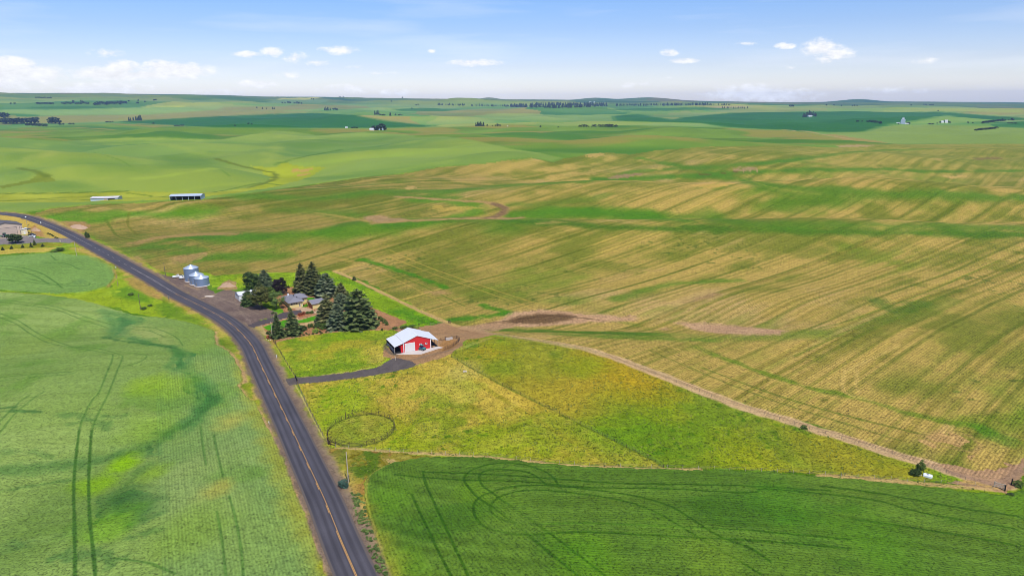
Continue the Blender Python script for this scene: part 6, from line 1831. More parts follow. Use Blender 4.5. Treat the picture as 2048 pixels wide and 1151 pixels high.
MB().prism([(-12 * s, -1), (-4.05 * s, -1), (-4.05 * s, 2.2 * s), (-8 * s, 3.4 * s), (-12 * s, 2.2 * s)], .5 * s, 6 * s).build('annex', M['white_wall'], el_)
MB().prism([(4.05 * s, -1), (11 * s, -1), (11 * s, 1.6 * s), (4.05 * s, 2.6 * s)], .5 * s, 5 * s).build('annex', M['white_wall'], el_)
# ------------------------------------------------------------------ fences, poles, signs
def wire_fence(name, label, pts, every=4.0, ph=1.25, pr=.06, wires=(.35, .7, 1.1), m=None, group=None, n=4, pale=None):
    line = gline(pts, n)
    d = np.concatenate([[0], np.cumsum(np.linalg.norm(np.diff(line[:, :2], axis=0), axis=1))])
    k = min(100, max(2, int(round(d[-1] / every)) + 1))
    s = np.linspace(0, d[-1], k)
    P = [Vector((np.interp(q, d, line[:, 0]), np.interp(q, d, line[:, 1]), 0)) for q in s]
    for p in P: p.z = float(terrain(p.x, p.y))
    o = P[0].copy(); t = thing(name, label, 'fence', o, 0, group)
    me = None
    for i, p in enumerate(P):
        if me is None:
            ob = MB().tube((0, 0, -.3), (0, 0, ph), pr, pr * .9, 6).build('post', m, t); me = ob.data
        else:
            ob = bpy.data.objects.new('post', me); COL.objects.link(ob); ob.parent = t
        ob.location = p - o
        ob.scale.z = random.Random(i).uniform(.9, 1.1)
    for z in wires:
        mb = MB()
        for a, b in zip(P[:-1], P[1:]): mb.bar(a - o + Vector((0, 0, z)), b - o + Vector((0, 0, z)), .025)
        mb.build('wire', M['wire'], t)
    return t


wire_fence('roadside_fence', 'wire fence with dark posts between highway and paddock, above the barn drive', [(549.5, 687), (560, 704), (572, 724), (590.5, 754)], 3.2, 1.3, .08, m=M['dark_wood'])
wire_fence('roadside_fence', 'wire fence with wooden posts between the highway and the round pen pasture', [(595, 768), (604, 788), (620, 822), (634, 849), (649, 877), (656, 888)], 3.2, 1.3, .08, m=M['post'])
wire_fence('pasture_fence', 'wire fence on the pale strip between the yellow pasture and the green crop', [(671, 894), (739, 900), (815, 904.5), (980, 913), (1129, 928), (1266, 935), (1400, 938), (1528, 943), (1655, 950), (1802, 961), (1930, 970), (1985, 976)], 4.2, 1.2, .05, m=M['pale_post'])
wire_fence('path_fence', 'thin wire fence along the dirt path above the orange-tinged pasture', [(993, 672), (1090, 685), (1168, 699.5), (1277, 735.5), (1371, 772.5), (1479, 813.5), (1622, 859), (1795, 912), (1930, 960)], 4.5, 1.2, .05, m=M['post'])
wire_fence('cross_fence', 'dark wire fence crossing the yellow pasture from the barn towards the green crop', [(903, 714), (996, 766), (1121, 829), (1215, 876), (1302, 919), (1327, 935)], 4.5, 1.15, .06, m=M['dark_wood'])
wire_fence('meadow_fence', 'thin wire fence between the green meadow and the tan dirt path', [(672, 545.5), (712, 563), (783, 597), (846, 627), (886, 645)], 5, 1.2, .05, m=M['post'])

# drive gate and corner bracing
def gate(name, label, a, b, h=1.35, bars=5, m=None):
    a, b = gp(*a), gp(*b); L = (b - a).length; rz = heading(a, b)
    t = thing(name, label, 'gate', a, rz)
    for x in (0, L): MB().box(x - .12, x + .12, -.12, .12, -.3, h + .35).build('post', M['dark_wood'], t)
    g = MB()
    for k in range(bars): g.box(.15, L - .15, -.04, .04, .2 + (h - .2) * k / (bars - 1), .27 + (h - .2) * k / (bars - 1))
    for x in (.15, L / 2, L - .22): g.box(x, x + .07, -.035, .035, .2, h + .05)
    g.build('gate_leaf', m or M['rust_steel'], t)
    return t


gate('drive_gate', 'dark bar gate across the barn drive beside the highway', (590.5, 754.5), (595.5, 767.5), m=M['black'])
gate('corner_gate', 'short dark rail gate at pasture corner by the round pen', (655.5, 884), (660.5, 890), m=M['dark_wood'])
rail_fence('corner_brace', 'weathered wooden corner brace beside the highway below the round pen', 'fence brace', gline([(657, 889), (664, 890.5), (671, 892.5)], 2), ph=1.5, rails=(.5, 1.2), m=M['dark_wood'], every=2.0, rail_w=.14, post_r=.1)
rail_fence('corner_brace', 'pinkish-brown wooden rail brace at the right-hand tip of the pasture', 'fence brace', gline([(1988, 973), (2000, 974.5), (2008, 979)], 2), ph=1.6, rails=(.45, .9, 1.4), m=M['pale_post'], every=2.2, rail_w=.2, post_r=.13)
for (x, y), lb in (((2009.5, 981), 'dark thick fence post beside the pinkish rail brace at the lower right'), ((2023, 968), 'dark fence post in weeds at the far right edge')):
    p = gp(x, y); tag(MB().tube((0, 0, -.4), (0, 0, 1.7), .17, .15, 8).build('fence_post', M['black'], loc=p), lb, 'post')

# ---- round pen
pcen = gp(722.5, 860.5); rad = 66.0 * mpp(pcen)
pen = thing('round_pen', 'round livestock pen of dark pipe panels standing in the yellow-green pasture', 'pen', pcen)
NP = 26
for k in range(NP):
    a0, a1 = 2 * math.pi * k / NP, 2 * math.pi * (k + 1) / NP
    A = Vector((rad * math.cos(a0), rad * math.sin(a0), 0)); B = Vector((rad * math.cos(a1), rad * math.sin(a1), 0))
    for P in (A, B): P.z = float(terrain(pcen.x + P.x, pcen.y + P.y)) - pcen.z
    g = MB()
    for z in (.35, .8, 1.25, 1.7): g.bar(A + Vector((0, 0, z)), B + Vector((0, 0, z)), .05)
    for q in (.01,):
        p = A + (B - A) * q; g.bar(p + Vector((0, 0, -.1)), p + Vector((0, 0, 1.75)), .075)
    g.build('panel', M['rust_steel'], pen)
for k in (9, 10):
    a0 = 2 * math.pi * (k - .6) / NP
    A = Vector((rad * math.cos(a0), rad * math.sin(a0), 0)); A.z = float(terrain(pcen.x + A.x, pcen.y + A.y)) - pcen.z
    MB().bar(A, A + Vector((0, 0, 2.7)), .12).build('gate_post', M['rust_steel'], pen)
mb = MB()
for q in range(3): mb.bar((rad * .72 + q, -.6 + q * .35, .15), (rad * .72 + q + 2.6, .2 + q * .3, .25), .14)
tag(mb.build('loose_rails', M['pale_post'], loc=pcen), 'loose pale rails lying inside the round pen at its right side', 'rails')

# ---- poles and signs
def utility_pole(label, px, pb, pt, m, r=.15, arm=True, group=None, rz=0.3, box=False):
    p = gp(px, pb); h = h_to(p, pt)
    t = thing('utility_pole', label, 'utility pole', p, rz, group)
    MB().tube((0, 0, -.5), (0, 0, h), r, r * .7, 10).build('pole', m, t)
    if arm:
        MB().box(-1.1, 1.1, -r - .1, -r, h - .75, h - .6).build('crossarm', M['dark_pole'], t)
        g = MB()
        for x in (-1.0, -.35, .35, 1.0): g.tube((x, -r - .05, h - .6), (x, -r - .05, h - .42), .05, n=8)
        g.build('insulator', M['grey_steel'], t)
    if box: MB().box(r * .6, r * .6 + .24, -.12, .12, .5, 2.3).build('meter_box', M['black'], t)
    return t


utility_pole('pale bare wooden pole in the rough grass between the highway and the green crop', 697, 965, 903, M['pale_post'], .17, False, box=True)
utility_pole('dark pole standing in bright green grass left of the highway', 281.5, 619, 587, M['dark_pole'], .16, False)
utility_pole('dark pole at the field edge just left of the white pickups', 331, 551, 525, M['dark_pole'], .16, False)
utility_pole('short grey pole at the right-hand tip of the far round crop field', 236, 572, 549, M['post'], .14, False)
utility_pole('pale pole on the tan bank beside the farm lane junction', 153.5, 512.5, 482, M['pale_post'], .16, False)
utility_pole('thin tan pole in front of the left-hand front spruce', 545, 677, 643, M['pale_post'], .12, False)
lp = gp(55, 453.5); h = h_to(lp, 434)
t = thing('street_lamp', 'slim lamp post with a white lamp beside the bend of the highway', 'street lamp', lp, 0)
MB().tube((0, 0, -.3), (0, 0, h), .12, .08, 8).build('pole', M['grey_steel'], t)
MB().lathe([(.02, h + .55), (.5, h + .4), (.6, h), (.3, h - .35), (.05, h - .4)], 12).build('lamp_head', M['tank'], t)


def sign(name, label, px, pb, pt, wpx, panel_frac, m, rz, posts=2, cat='sign'):
    p = gp(px, pb); s = mpp(p); h = h_to(p, pt); w = wpx * s
    t = thing(name, label, cat, p, rz)
    for x in ((-w * .35, w * .35) if posts == 2 else (0,)): MB().box(x - .05, x + .05, -.05, .05, -.3, h * .98).build('post', M['post'], t)
    MB().box(-w / 2, w / 2, -.09, -.055, h * (1 - panel_frac), h).build('panel', m, t)
    return t


sign('road_sign', 'low whitish two-post road sign on the left shoulder opposite the gravel lot', 338, 600, 591, 8, .55, M['grey_steel'], math.radians(-50))
sign('road_sign', 'small pale two-post sign on the bank inside the highway bend', 83, 452.5, 443, 4.2, .35, M['tank'], math.radians(-30))
sign('road_sign', 'small pale sign at the junction of farm lane and highway', 232, 538, 532.5, 5.5, .5, M['tank'], math.radians(-40))
sign('lane_sign', 'narrow cream marker beside the farm lane near the highway', 121, 485, 479.5, 1.6, .7, M['cream'], math.radians(-10), 1, 'marker')
for (x, y, tp, lb) in ((538.5, 848.5, 842, 'white marker post on the left highway shoulder'), (553.5, 715.5, 709.5, 'white mailbox-like marker on the right shoulder by the paddock')):
    p = gp(x, y); h = h_to(p, tp)
    t = thing('roadside_marker', lb, 'marker post', p, -.5)
    MB().box(-.05, .05, -.05, .05, -.2, h).build('post', M['white_trim'], t)
    MB().box(-.16, .16, -.09, -.055, h * .55, h + .05).build('reflector', M['tank'], t)
p = gp(791.5, 719.5); tag(MB().box(-.1, .1, -.1, .1, -.3, 1.3).build('bollard', M['pale_post'], loc=p), 'short pale post by the drive in front of the left lean-to', 'post')
for x, y, lb in ((547.5, 683.5, 'left of two dark red posts at the end of the house garden by the highway'), (551.5, 686.5, 'right of two dark red posts at the end of the house garden by the highway')):
    p = gp(x, y); tag(MB().tube((0, 0, -.3), (0, 0, 1.2), .14, .12, 8).build('garden_post', M['dark_wood'], loc=p), lb, 'post')

# ---- mounds, tank, rocks
def mound(name, label, cat, px, pb, wpx, hm, m, seed=0, asp=.6):
    p = gp(px, pb); s = mpp(p); R = wpx * s / 2
    V = []; F = []; nr, ns = 7, 22
    rn = np.random.RandomState(seed)
    for i in range(nr + 1):
        f = i / nr
        for k in range(ns):
            a = 2 * math.pi * k / ns; q = R * f * (1 + .22 * math.sin(2 * a + seed) + .12 * math.sin(5 * a + 2 * seed))
            x, y = q * math.cos(a), q * math.sin(a) * asp
            z = hm * (1 - f * f) ** 1.3 * (1 + .35 * math.sin(3 * a + f * 5 + seed)) if f < 1 else -.3
            V.append((x, y, float(terrain(p.x + x, p.y + y)) - p.z + z))
    for i in range(nr):
        for k in range(ns): F.append((i * ns + k, i * ns + (k + 1) % ns, (i + 1) * ns + (k + 1) % ns, (i + 1) * ns + k))
    return tag(MB().add(V, F, 0, True).build(name, m, loc=p), label, cat)


mound('earth_mound', 'bare earth mound between the grain bins and the white shed', 'mound', 456, 573, 30, 2.0, M['orange_earth'], 1, .5)
mound('earth_mound', 'brown earth mound on the bank behind the black pickup', 'mound', 72, 462, 18, 2.2, M['orange_earth'], 2, .7)
mound('earth_mound', 'low tan earth mound on the far side of the highway near the bend', 'mound', 158, 455, 36, 2.0, M['orange_earth'], 3, .7)
mound('gravel_ridge', 'low pale gravel ridge lying in the gravel lot', 'gravel pile', 419, 592.5, 26, .45, M['rock'], 4, .22)
mound('brush_pile', 'flattened grey heap of brush on the yellow pasture knoll', 'brush pile', 929, 743, 16, .35, M['rock'], 5, .7)
p = gp(1855, 953)
t = thing('water_tank', 'white oval water tank lying at the right-hand tip of the pasture', 'tank', p, math.radians(-35))
MB().prism([(-1.0, 0), (1.0, 0), (1.15, .35), (1.0, .7), (-1.0, .7), (-1.15, .35)], -.7, .7).build('body', M['tank'], t, bevel=.1)
MB().tube((0, 0, .68), (0, 0, .8), .25, n=12).build('lid', M['grey_steel'], t)
p = gp(1840, 951)
tag(MB().box(-.3, .3, -.2, .2, 0, .35).build('salt_block', M['rock'], loc=p), 'small pale block in the grass left of the white tank', 'block')
rn = random.Random(4)
for k, (x, y) in enumerate([(533, 679), (537, 681), (541, 680), (535, 675.5), (539.5, 677)]):
    p = gp(x, y); r = rn.uniform(.35, .6)
    o = MB().lathe([(.02, -.2), (r, .0), (r * .9, r * .4), (r * .4, r * .75), (.02, r * .8)], 7).build('garden_rock', M['rock'], loc=p, rz=rn.uniform(0, 6))
    tag(o, 'pale rock at the garden corner beside the highway below the front spruce', 'rock', 'pale rocks at the garden corner')
# ------------------------------------------------------------------ trees and shrubs
CM = {
    'spruce_a': conifer_mesh('spruce_crown', M['spruce_old'], R=.26, whorls=34, nb=15, seed=1, power=.55, rag=.3),
    'spruce_b': conifer_mesh('spruce_crown', M['spruce_old'], R=.28, whorls=34, nb=15, seed=2, power=.55, rag=.32),
    'blue_a': conifer_mesh('blue_spruce_crown', M['blue'], R=.37, whorls=28, nb=13, seed=3, power=.5, rag=.25),
    'blue_b': conifer_mesh('blue_spruce_crown', M['blue'], R=.33, whorls=27, nb=13, seed=4, power=.52, rag=.25),
    'big': conifer_mesh('big_spruce_crown', M['spruce'], R=.38, whorls=30, nb=15, seed=5, power=.48, rag=.22),
    'slim': conifer_mesh('slim_spruce_crown', M['spruce'], R=.215, whorls=28, nb=12, seed=6, power=.78, rag=.25),
    'dark_cone': conifer_mesh('evergreen_crown', M['leaf_dark'], R=.40, whorls=24, nb=15, seed=7, power=.42, rag=.15, droop=.5),
    'pine': crown_mesh('pine_crown', M['leaf_dark'], 8, rx=.36, rz=.44, zc=.54, clumps=80, leaves=44, leaf=.05),
    'maple': crown_mesh('maple_crown', M['leaf_bronze'], 9, rx=.44, rz=.42, zc=.55, clumps=100, leaves=46, leaf=.045),
    'leafy': crown_mesh('leafy_crown', M['leaf'], 10, rx=.42, rz=.42, zc=.56, clumps=80, leaves=44, leaf=.045),
    'birch': crown_mesh('birch_crown', M['leaf_light'], 11, rx=.40, rz=.45, zc=.53, clumps=64, leaves=36, leaf=.04),
    'plum': crown_mesh('plum_crown', M['purple'], 12, rx=.44, rz=.46, zc=.54, clumps=90, leaves=44, leaf=.05),
    'bush': crown_mesh('bush_foliage', M['leaf'], 13, rx=.62, rz=.5, zc=.42, clumps=46, leaves=34, leaf=.09),
    'bush_dark': crown_mesh('bush_foliage', M['leaf_dark'], 14, rx=.62, rz=.5, zc=.42, clumps=46, leaves=34, leaf=.09),
    'bush_red': crown_mesh('bush_foliage', M['shrub_red'], 15, rx=.62, rz=.5, zc=.42, clumps=36, leaves=30, leaf=.1),
    'bush_lime': crown_mesh('bush_foliage', M['shrub_lime'], 16, rx=.66, rz=.5, zc=.42, clumps=40, leaves=30, leaf=.1),
    'bush_teal': crown_mesh('bush_foliage', M['teal_shrub'], 17, rx=.72, rz=.52, zc=.40, clumps=70, leaves=40, leaf=.08),
}
TRK = trunk_mesh('tree_trunk', .5, .022, 6, 1)
TRC = trunk_mesh('conifer_trunk', .9, .018, 0, 2)
TRS = trunk_mesh('shrub_stem', .3, .03, 5, 3, .25)


def plant(kind, label, cat, px, pb, pt, wpx, name, trunk=TRC, part='crown', group=None, seed=None):
    """a plant whose foot is at (px, pb), whose tip reaches row pt, and which is wpx photo pixels wide"""
    p = gp(px, pb); h = h_to(p, pt)
    me = CM[kind]
    ext = max(abs(v) for v in me['ext']) if False else MESH_W[kind]
    w = wpx * mpp(p) / ext * (1.12 if part == 'crown' else 1.0)
    t = thing(name, label, cat, p - Vector((0, 0, .05)), (px * 1.7) % 6.28, group)
    t.scale = (w, w, h)
    mesh_obj('trunk' if trunk is not TRS else 'stem', trunk, t); mesh_obj(part, me, t)
    return t


MESH_W = {}
for k_, me_ in CM.items():
    a = np.empty(len(me_.vertices) * 3, np.float32); me_.vertices.foreach_get('co', a); a = a.reshape(-1, 3)
    rr_ = np.hypot(a[:, 0], a[:, 1]); MESH_W[k_] = 2 * float(np.percentile(rr_, 95))

FOOT = 4.5  # crowns droop in front of the trunk foot, so feet sit a little behind the lowest green seen
plant('pine', 'dark round-topped pine left of the blue-green spruce behind the white shed', 'tree', 504, 581, 542, 27, 'pine_tree', TRK)
plant('blue_b', 'blue-green spruce behind the bronze maple, left of the purple tree', 'tree', 531, 578, 539, 31, 'blue_spruce')
plant('slim', 'small light-tipped spruce rising behind the bronze maple', 'tree', 520, 588, 559, 20, 'spruce_tree')
plant('plum', 'dark purple-leaved round tree behind the house', 'tree', 562, 588, 558.5, 27, 'purple_plum_tree', TRK)
plant('dark_cone', 'broad dark evergreen in front of the white shed at the gravel lot', 'tree', 497, 610, 576, 26, 'evergreen_tree')
plant('maple', 'bronze-green maple at the edge of the gravel lot', 'tree', 524, 617, 571, 37, 'maple_tree', TRK)
plant('leafy', 'green leafy tree crown just behind the bronze maple', 'tree', 538, 602, 572, 24, 'leafy_tree', TRK)
plant('birch', 'light green loose-leaved birch left of the house', 'tree', 554, 618, 582, 28, 'birch_tree', TRK)
plant('spruce_a', 'tall spruce behind the house, left one of the tallest pair', 'tree', 605, 583, 526, 29, 'spruce_tree')
plant('spruce_b', 'tall spruce behind the house, right one of the tallest pair', 'tree', 628, 586, 523.5, 34, 'spruce_tree')
plant('slim', 'slim young spruce peeking out right of the tallest pair', 'tree', 642, 578, 545, 14, 'spruce_tree')
plant('blue_a', 'broad blue-grey spruce right of the tallest pair behind the garage', 'tree', 654, 591, 546, 42, 'blue_spruce')
plant('spruce_a', 'dark spruce top between two blue spruces right of the garage', 'tree', 683, 595, 565, 22, 'spruce_tree')
plant('slim', 'slim dark spruce just left of the largest spruce', 'tree', 697, 604, 581, 14, 'spruce_tree')
plant('blue_b', 'low blue-green spruce hemmed in behind the front row', 'tree', 683, 615, 586, 33, 'blue_spruce')
plant('spruce_b', 'brownish spruce at left of the front row beside the garage', 'tree', 655, 645, 589, 36, 'spruce_tree')
plant('blue_a', 'blue-grey spruce in middle of the front row with its skirt on the bark bed', 'tree', 677, 655, 608, 38, 'blue_spruce')
plant('big', 'largest spruce, dark and broad, at right end of the front row', 'tree', 718, 651, 579, 61, 'spruce_tree')
plant('slim', 'narrow spruce nearest the highway at the garden corner', 'tree', 556, 674.5, 625, 25, 'spruce_tree')
plant('slim', 'narrow spruce right of the one at the garden corner', 'tree', 586, 668, 616, 29, 'spruce_tree')
for kind, lb, px, pb, pt, w in [
        ('bush_dark', 'large dark rounded shrub right of the narrow front spruces', 604, 661, 648, 22), ('bush_dark', 'dark reddish-green shrub before the brownish front-row spruce', 635, 655, 643, 15),
        ('bush', 'dark green round shrub left of the blue-grey front spruce', 647, 657, 645, 17), ('bush', 'mid green shrub between lawn and bark bed', 621, 654, 646, 12), ('bush_lime', 'bright lime shrub in the bark bed', 631, 664, 656, 15),
        ('bush_dark', 'small dark shrub right of the lime shrub', 640, 664, 660, 5), ('bush_dark', 'small rounded dark green shrub on the gravel corner by the lawn', 538, 667.5, 660, 11), ('bush_red', 'rust-red shrub left of the narrow corner spruce among pale rocks', 538, 677, 669, 12),
        ('bush_red', 'rust-orange shrub between the two narrow front spruces', 570.5, 668, 658, 10), ('bush_red', 'red shrub at left of the island bed by the drive', 600, 629, 625, 9), ('bush_red', 'reddish shrub in middle of the island bed by the drive', 608, 627, 622, 10),
        ('bush', 'olive shrub right of middle in the island bed by the drive', 616, 627, 621.5, 9), ('bush', 'green shrub at right of the island bed by the drive', 624, 626, 620.5, 9), ('bush', 'small green shrub before the house wall by the birch', 579, 620, 614, 7),
        ('bush_dark', 'dark shrub beside the lawn patch at the drive', 546, 627, 622.5, 7), ('bush', 'small yellow-green shrub below the largest spruce', 703, 657, 651.5, 11), ('bush_dark', 'small dark bush at the paddock edge between the largest spruce and the barn', 764, 660.5, 655.5, 5),
        ('bush', 'first green shrub from the top in the diagonal row on the bark bed', 760, 638, 631, 8), ('bush', 'second green shrub from the top in the diagonal row on the bark bed', 764, 641.5, 634, 9), ('bush', 'third green shrub from the top in the diagonal row on the bark bed', 769, 645.5, 637.5, 9),
        ('bush', 'lowest green shrub in the diagonal row on the bark bed', 773.5, 649.5, 642, 8), ('bush', 'scrubby green bush beside the yard fence behind the barn', 790, 657.5, 653, 12), ('bush', 'long green bush left of the pale bush behind the barn', 808, 656, 650.5, 16), ('bush', 'green bush at the meadow end behind the barn', 824, 654, 649, 14),
        ('bush_lime', 'pale straw-green bush behind the barn roof beside the lamp pole', 833, 656, 650.5, 10), ('bush_teal', 'round grey-teal shrub at the foot of the pale pole by the highway', 687, 974, 958, 20), ('bush_dark', 'dark bush left of the small tree at the right tip of the pasture', 1831, 950, 934, 20),
        ('bush', 'green shrub on the tan bank by the farm lane junction', 121, 502, 494, 14), ('bush', 'low green shrub left of another on the tan bank by the farm lane', 108, 505.5, 501, 12), ('bush_dark', 'dark brush on the roadside bank beyond the highway, near the low mound', 175, 476, 462, 9),
        ('bush', 'weedy bush among dark posts at the far right edge', 2036, 972, 960, 18), ('bush_dark', 'dark low weeds at the bottom right field corner', 2020, 992, 984, 16), ('bush', 'green tuft beside the dirt path on the pasture edge', 1608, 857, 850, 14), ('bush', 'green bush in the swale below the highway left side', 262, 590, 585, 12),
        ('bush', 'low green bush beside the pole in the bright green grass', 288, 618, 613, 12), ('bush', 'low green bush right of the pole in the bright green grass', 300, 612, 608, 9), ('bush_red', 'reddish brush at the bark bed edge right of the largest spruce', 745, 622, 617, 9), ('bush_red', 'reddish brush lower on the curved bark bed edge', 751, 628, 623, 8)]:
    plant(kind, lb, 'shrub', px, pb, pt, w, 'shrub', TRS, 'foliage')
rn = random.Random(12)
tuft = CM['bush_dark']
first = None
for k, (x, y) in enumerate([(601, 672), (607, 670.5), (614, 668), (618, 669.5), (626, 668.4), (634, 666.5), (652, 664.6), (584, 673.7), (612, 666.5), (592, 672), (660, 662), (643, 667)]):
    p = gp(x, y); s_ = rn.uniform(.5, .9)
    o = mesh_obj('plant_tuft', tuft); o.location = p; o.rotation_euler.z = rn.uniform(0, 6); o.scale = (s_ * 1.2, s_ * 1.2, s_)
    tag(o, 'small dark plant tuft in the bark bed along the paddock edge', 'plant', 'dark tufts in the bark bed')
plant('slim', 'lone small spruce beside the tan dirt path behind the meadow', 'tree', 708.5, 560, 550.5, 7, 'spruce_tree')
plant('leafy', 'small sparse green tree at the right tip of the pasture', 'tree', 1840, 948, 920, 15, 'small_tree', TRK)
plant('pine', 'broad dark pine on the lane in front of the tan shop', 'tree', 31, 486, 467, 23, 'pine_tree', TRK)
for k, (x, y, tp, lb) in enumerate([(5.5, 500, 492, 'first from the left'), (23.5, 497.5, 490.5, 'second from the left'), (45.5, 495, 488, 'third from the left'), (62.5, 494, 484, 'fourth from the left'), (69.5, 489.5, 478, 'fifth from the left, the tallest'), (85.5, 493, 486.5, 'sixth and rightmost')]):
    plant('slim', 'young dark conifer below the farm lane, %s' % lb, 'tree', x, y, tp, 5.5, 'young_conifer', TRC, group='young conifers below the farm lane')
for k, (x, y) in enumerate([(96, 467.5), (100, 469), (104, 471), (107, 473), (111, 475.5), (115, 477)]):
    p = gp(x, y); s_ = mpp(p) * 4
    o = mesh_obj('bank_shrub', CM['bush_dark']); o.location = p; o.rotation_euler.z = k * 1.3; o.scale = (s_ * .8, s_ * .8, s_ * .7)
    tag(o, 'small dark shrub in the row on the tan bank between farm lane and highway', 'shrub', 'row of dark shrubs on the tan bank')

# weeds on the bank above the green crop: one uncounted mass
rn = random.Random(31); V = []; F = []; C = []
corner = gpoly([(700, 985), (724, 985), (731, 1015), (741, 1047), (752, 1080), (764, 1112), (774, 1150), (757, 1150), (742, 1105), (724, 1060), (708, 1015)])
bx = corner[:, 0]; by = corner[:, 1]
def inside(x, y):
    c = False
    for i in range(len(bx)):
        j = (i + 1) % len(bx)
        if (by[i] > y) != (by[j] > y) and x < bx[i] + (y - by[i]) * (bx[j] - bx[i]) / (by[j] - by[i]): c = not c
    return c
cnt = 0
while cnt < 120:
    x, y = rn.uniform(bx.min(), bx.max()), rn.uniform(by.min(), by.max())
    if not inside(x, y): continue
    cnt += 1; R_ = rn.uniform(.2, .55); cl = rn.random(); z = float(terrain(x, y))
    for l in range(46):
        a = rn.uniform(0, 6.28); q = R_ * rn.random() ** .6; h = rn.uniform(.05, R_ * .9) * (1 - .4 * q / R_); s_ = rn.uniform(.10, .24)
        px_, py_, pz_ = x + q * math.cos(a), y + q * math.sin(a), z + h
        e = Vector((rn.uniform(-1, 1), rn.uniform(-1, 1), rn.uniform(-.4, .6))).normalized() * s_; f = Vector((rn.uniform(-1, 1), rn.uniform(-1, 1), rn.uniform(-.4, .8))).normalized() * s_ * .6
        i = len(V); P_ = Vector((px_, py_, pz_)); V += [tuple(P_ - e), tuple(P_ - f), tuple(P_ + e), tuple(P_ + f)]; F.append((i, i + 1, i + 2, i + 3)); C.append(min(1, max(0, cl + rn.uniform(-.25, .25))))
me = bpy.data.meshes.new('weeds'); me.from_pydata(V, [], F); finish_leaves(me, [M['leaf_light']], C)
tag(mesh_obj('weeds', me), kind='stuff')

# grass tufts in the pastures and along the verges: an uncounted mass
rt = np.random.RandomState(3)
pi = np.isin(G_REG, [REGS.index(q) for q in ('pasture', 'paddock', 'meadow')]) | ((G_REG == 0) & (G_R < 420) & (np.abs(GX) < 330) & (BED > 9))
ii, jj = np.nonzero(pi & (G_R < 520))
sel = rt.choice(len(ii), 10000, replace=False, p=(G_R[ii, jj] ** 1.0) / (G_R[ii, jj] ** 1.0).sum())
Vg = []; Fg = []; Cg = []
for i_, j_ in zip(ii[sel], jj[sel]):
    x, y, z = GX[i_, j_] + rt.uniform(-.3, .3), GY[i_, j_] + rt.uniform(-.3, .3), GZF[i_, j_]
    if fbm(x, y, 12, 301, 2) < .42: continue
    cl = rt.rand(); s_ = rt.uniform(.14, .38)
    for l in range(4):
        a = rt.uniform(0, 6.28); h = s_ * rt.uniform(.7, 1.3); dx, dy = math.cos(a) * s_, math.sin(a) * s_; k = len(Vg)
        Vg += [(x - dy * .4, y + dx * .4, z - .02), (x + dy * .4, y - dx * .4, z - .02), (x + dx + dy * .15, y + dy - dx * .15, z + h), (x + dx - dy * .2, y + dy + dx * .2, z + h * .8)]
        Fg.append((k, k + 1, k + 2, k + 3)); Cg.append(min(1, max(0, cl + rt.uniform(-.2, .2))))
me = bpy.data.meshes.new('grass_tufts'); me.from_pydata(Vg, [], Fg); finish_leaves(me, [M['tuft']], Cg)
tag(mesh_obj('grass_tufts', me), kind='stuff')

# ---- far trees: one object each, sharing a few small meshes
FAR_R = [crown_mesh('far_round_tree', M['far_leaf'], 40 + k, rx=.5, rz=.46, zc=.5, clumps=26, leaves=11, leaf=.16) for k in range(3)]
FAR_C = [tiered_mesh('far_conifer', M['far_leaf'], 60 + k, .2) for k in range(4)]
FAR_B = [crown_mesh('far_bush', M['far_leaf'], 50 + k, rx=.75, rz=.5, zc=.42, clumps=22, leaves=10, leaf=.2) for k in range(2)]
rn = random.Random(77)


def far(kind, px, pb, hpx, label, group, wide=1.0):
    p = gp(px, pb); h = hpx * mpp(p)
    ms = {'r': FAR_R, 'c': FAR_C, 'b': FAR_B}[kind]
    o = mesh_obj({'r': 'round_tree', 'c': 'conifer', 'b': 'bush'}[kind], rn.choice(ms))
    o.location = p - Vector((0, 0, h * .04)); o.rotation_euler.z = rn.uniform(0, 6.28); w = wide * rn.uniform(.85, 1.2)
    o.scale = (h * w, h * w, h * rn.uniform(.9, 1.1))
    tag(o, label, 'bush' if kind == 'b' else 'tree', group)


def row(kind, pts, hpx, label, group, wide=1.0):
    for q in pts: far(kind, q[0], q[1], q[2] if len(q) > 2 else hpx, label, group, wide)


def seq(x0, y0, x1, y1, n, jx=.6, jy=.4): return [(x0 + (x1 - x0) * (k + .5) / n + rn.uniform(-jx, jx), y0 + (y1 - y0) * (k + .5) / n + rn.uniform(-jy, jy)) for k in range(n)]


row('r', [(6, 247, 11), (13, 247.5, 12), (21, 247.5, 12.5), (30, 247.5, 13), (39, 247.5, 13.5), (48, 247.5, 13), (57, 247, 13), (66, 247, 12.5), (73, 246.5, 12)], 12, 'dark round tree in the long grove at far left', 'trees of the long left grove', 1.1)
row('b', seq(52, 251, 94, 252, 9), 5, 'low dark bush below the long grove at far left', 'bushes below the left grove')
row('r', [(103, 247.5, 13.5), (109, 248, 14), (116, 248, 12)], 13, 'dark round tree in the tight clump right of the long grove', 'clump right of the left grove', 1.1)
row('b', [(120, 249.5), (126, 249.5), (140, 249), (146, 249)], 3.5, 'low bush trailing right from the round clump', 'bushes trailing from the round clump')
row('r', [(2, 234.5, 11), (8, 234.5, 10), (13, 234, 9)], 10, 'dark tree at the very left edge above the long grove', 'trees at the left edge')
row('c', [(258, 241.5, 7.5), (261, 241.5, 8.5), (267, 241, 8.5), (272, 241, 9.5), (275, 241, 9), (278, 241, 10), (281.5, 241, 12)], 8, 'dark conifer in the small upright group on the far brown slope', 'conifers on the far brown slope', 1.3)
row('b', seq(211, 244.5, 227, 244.5, 4) + seq(348, 252, 368, 252, 5) + [(307, 247.5), (470, 252), (497, 248), (503, 249)], 2.6, 'small dark bush on the edge of the far dark green field', 'bushes edging the far dark field')
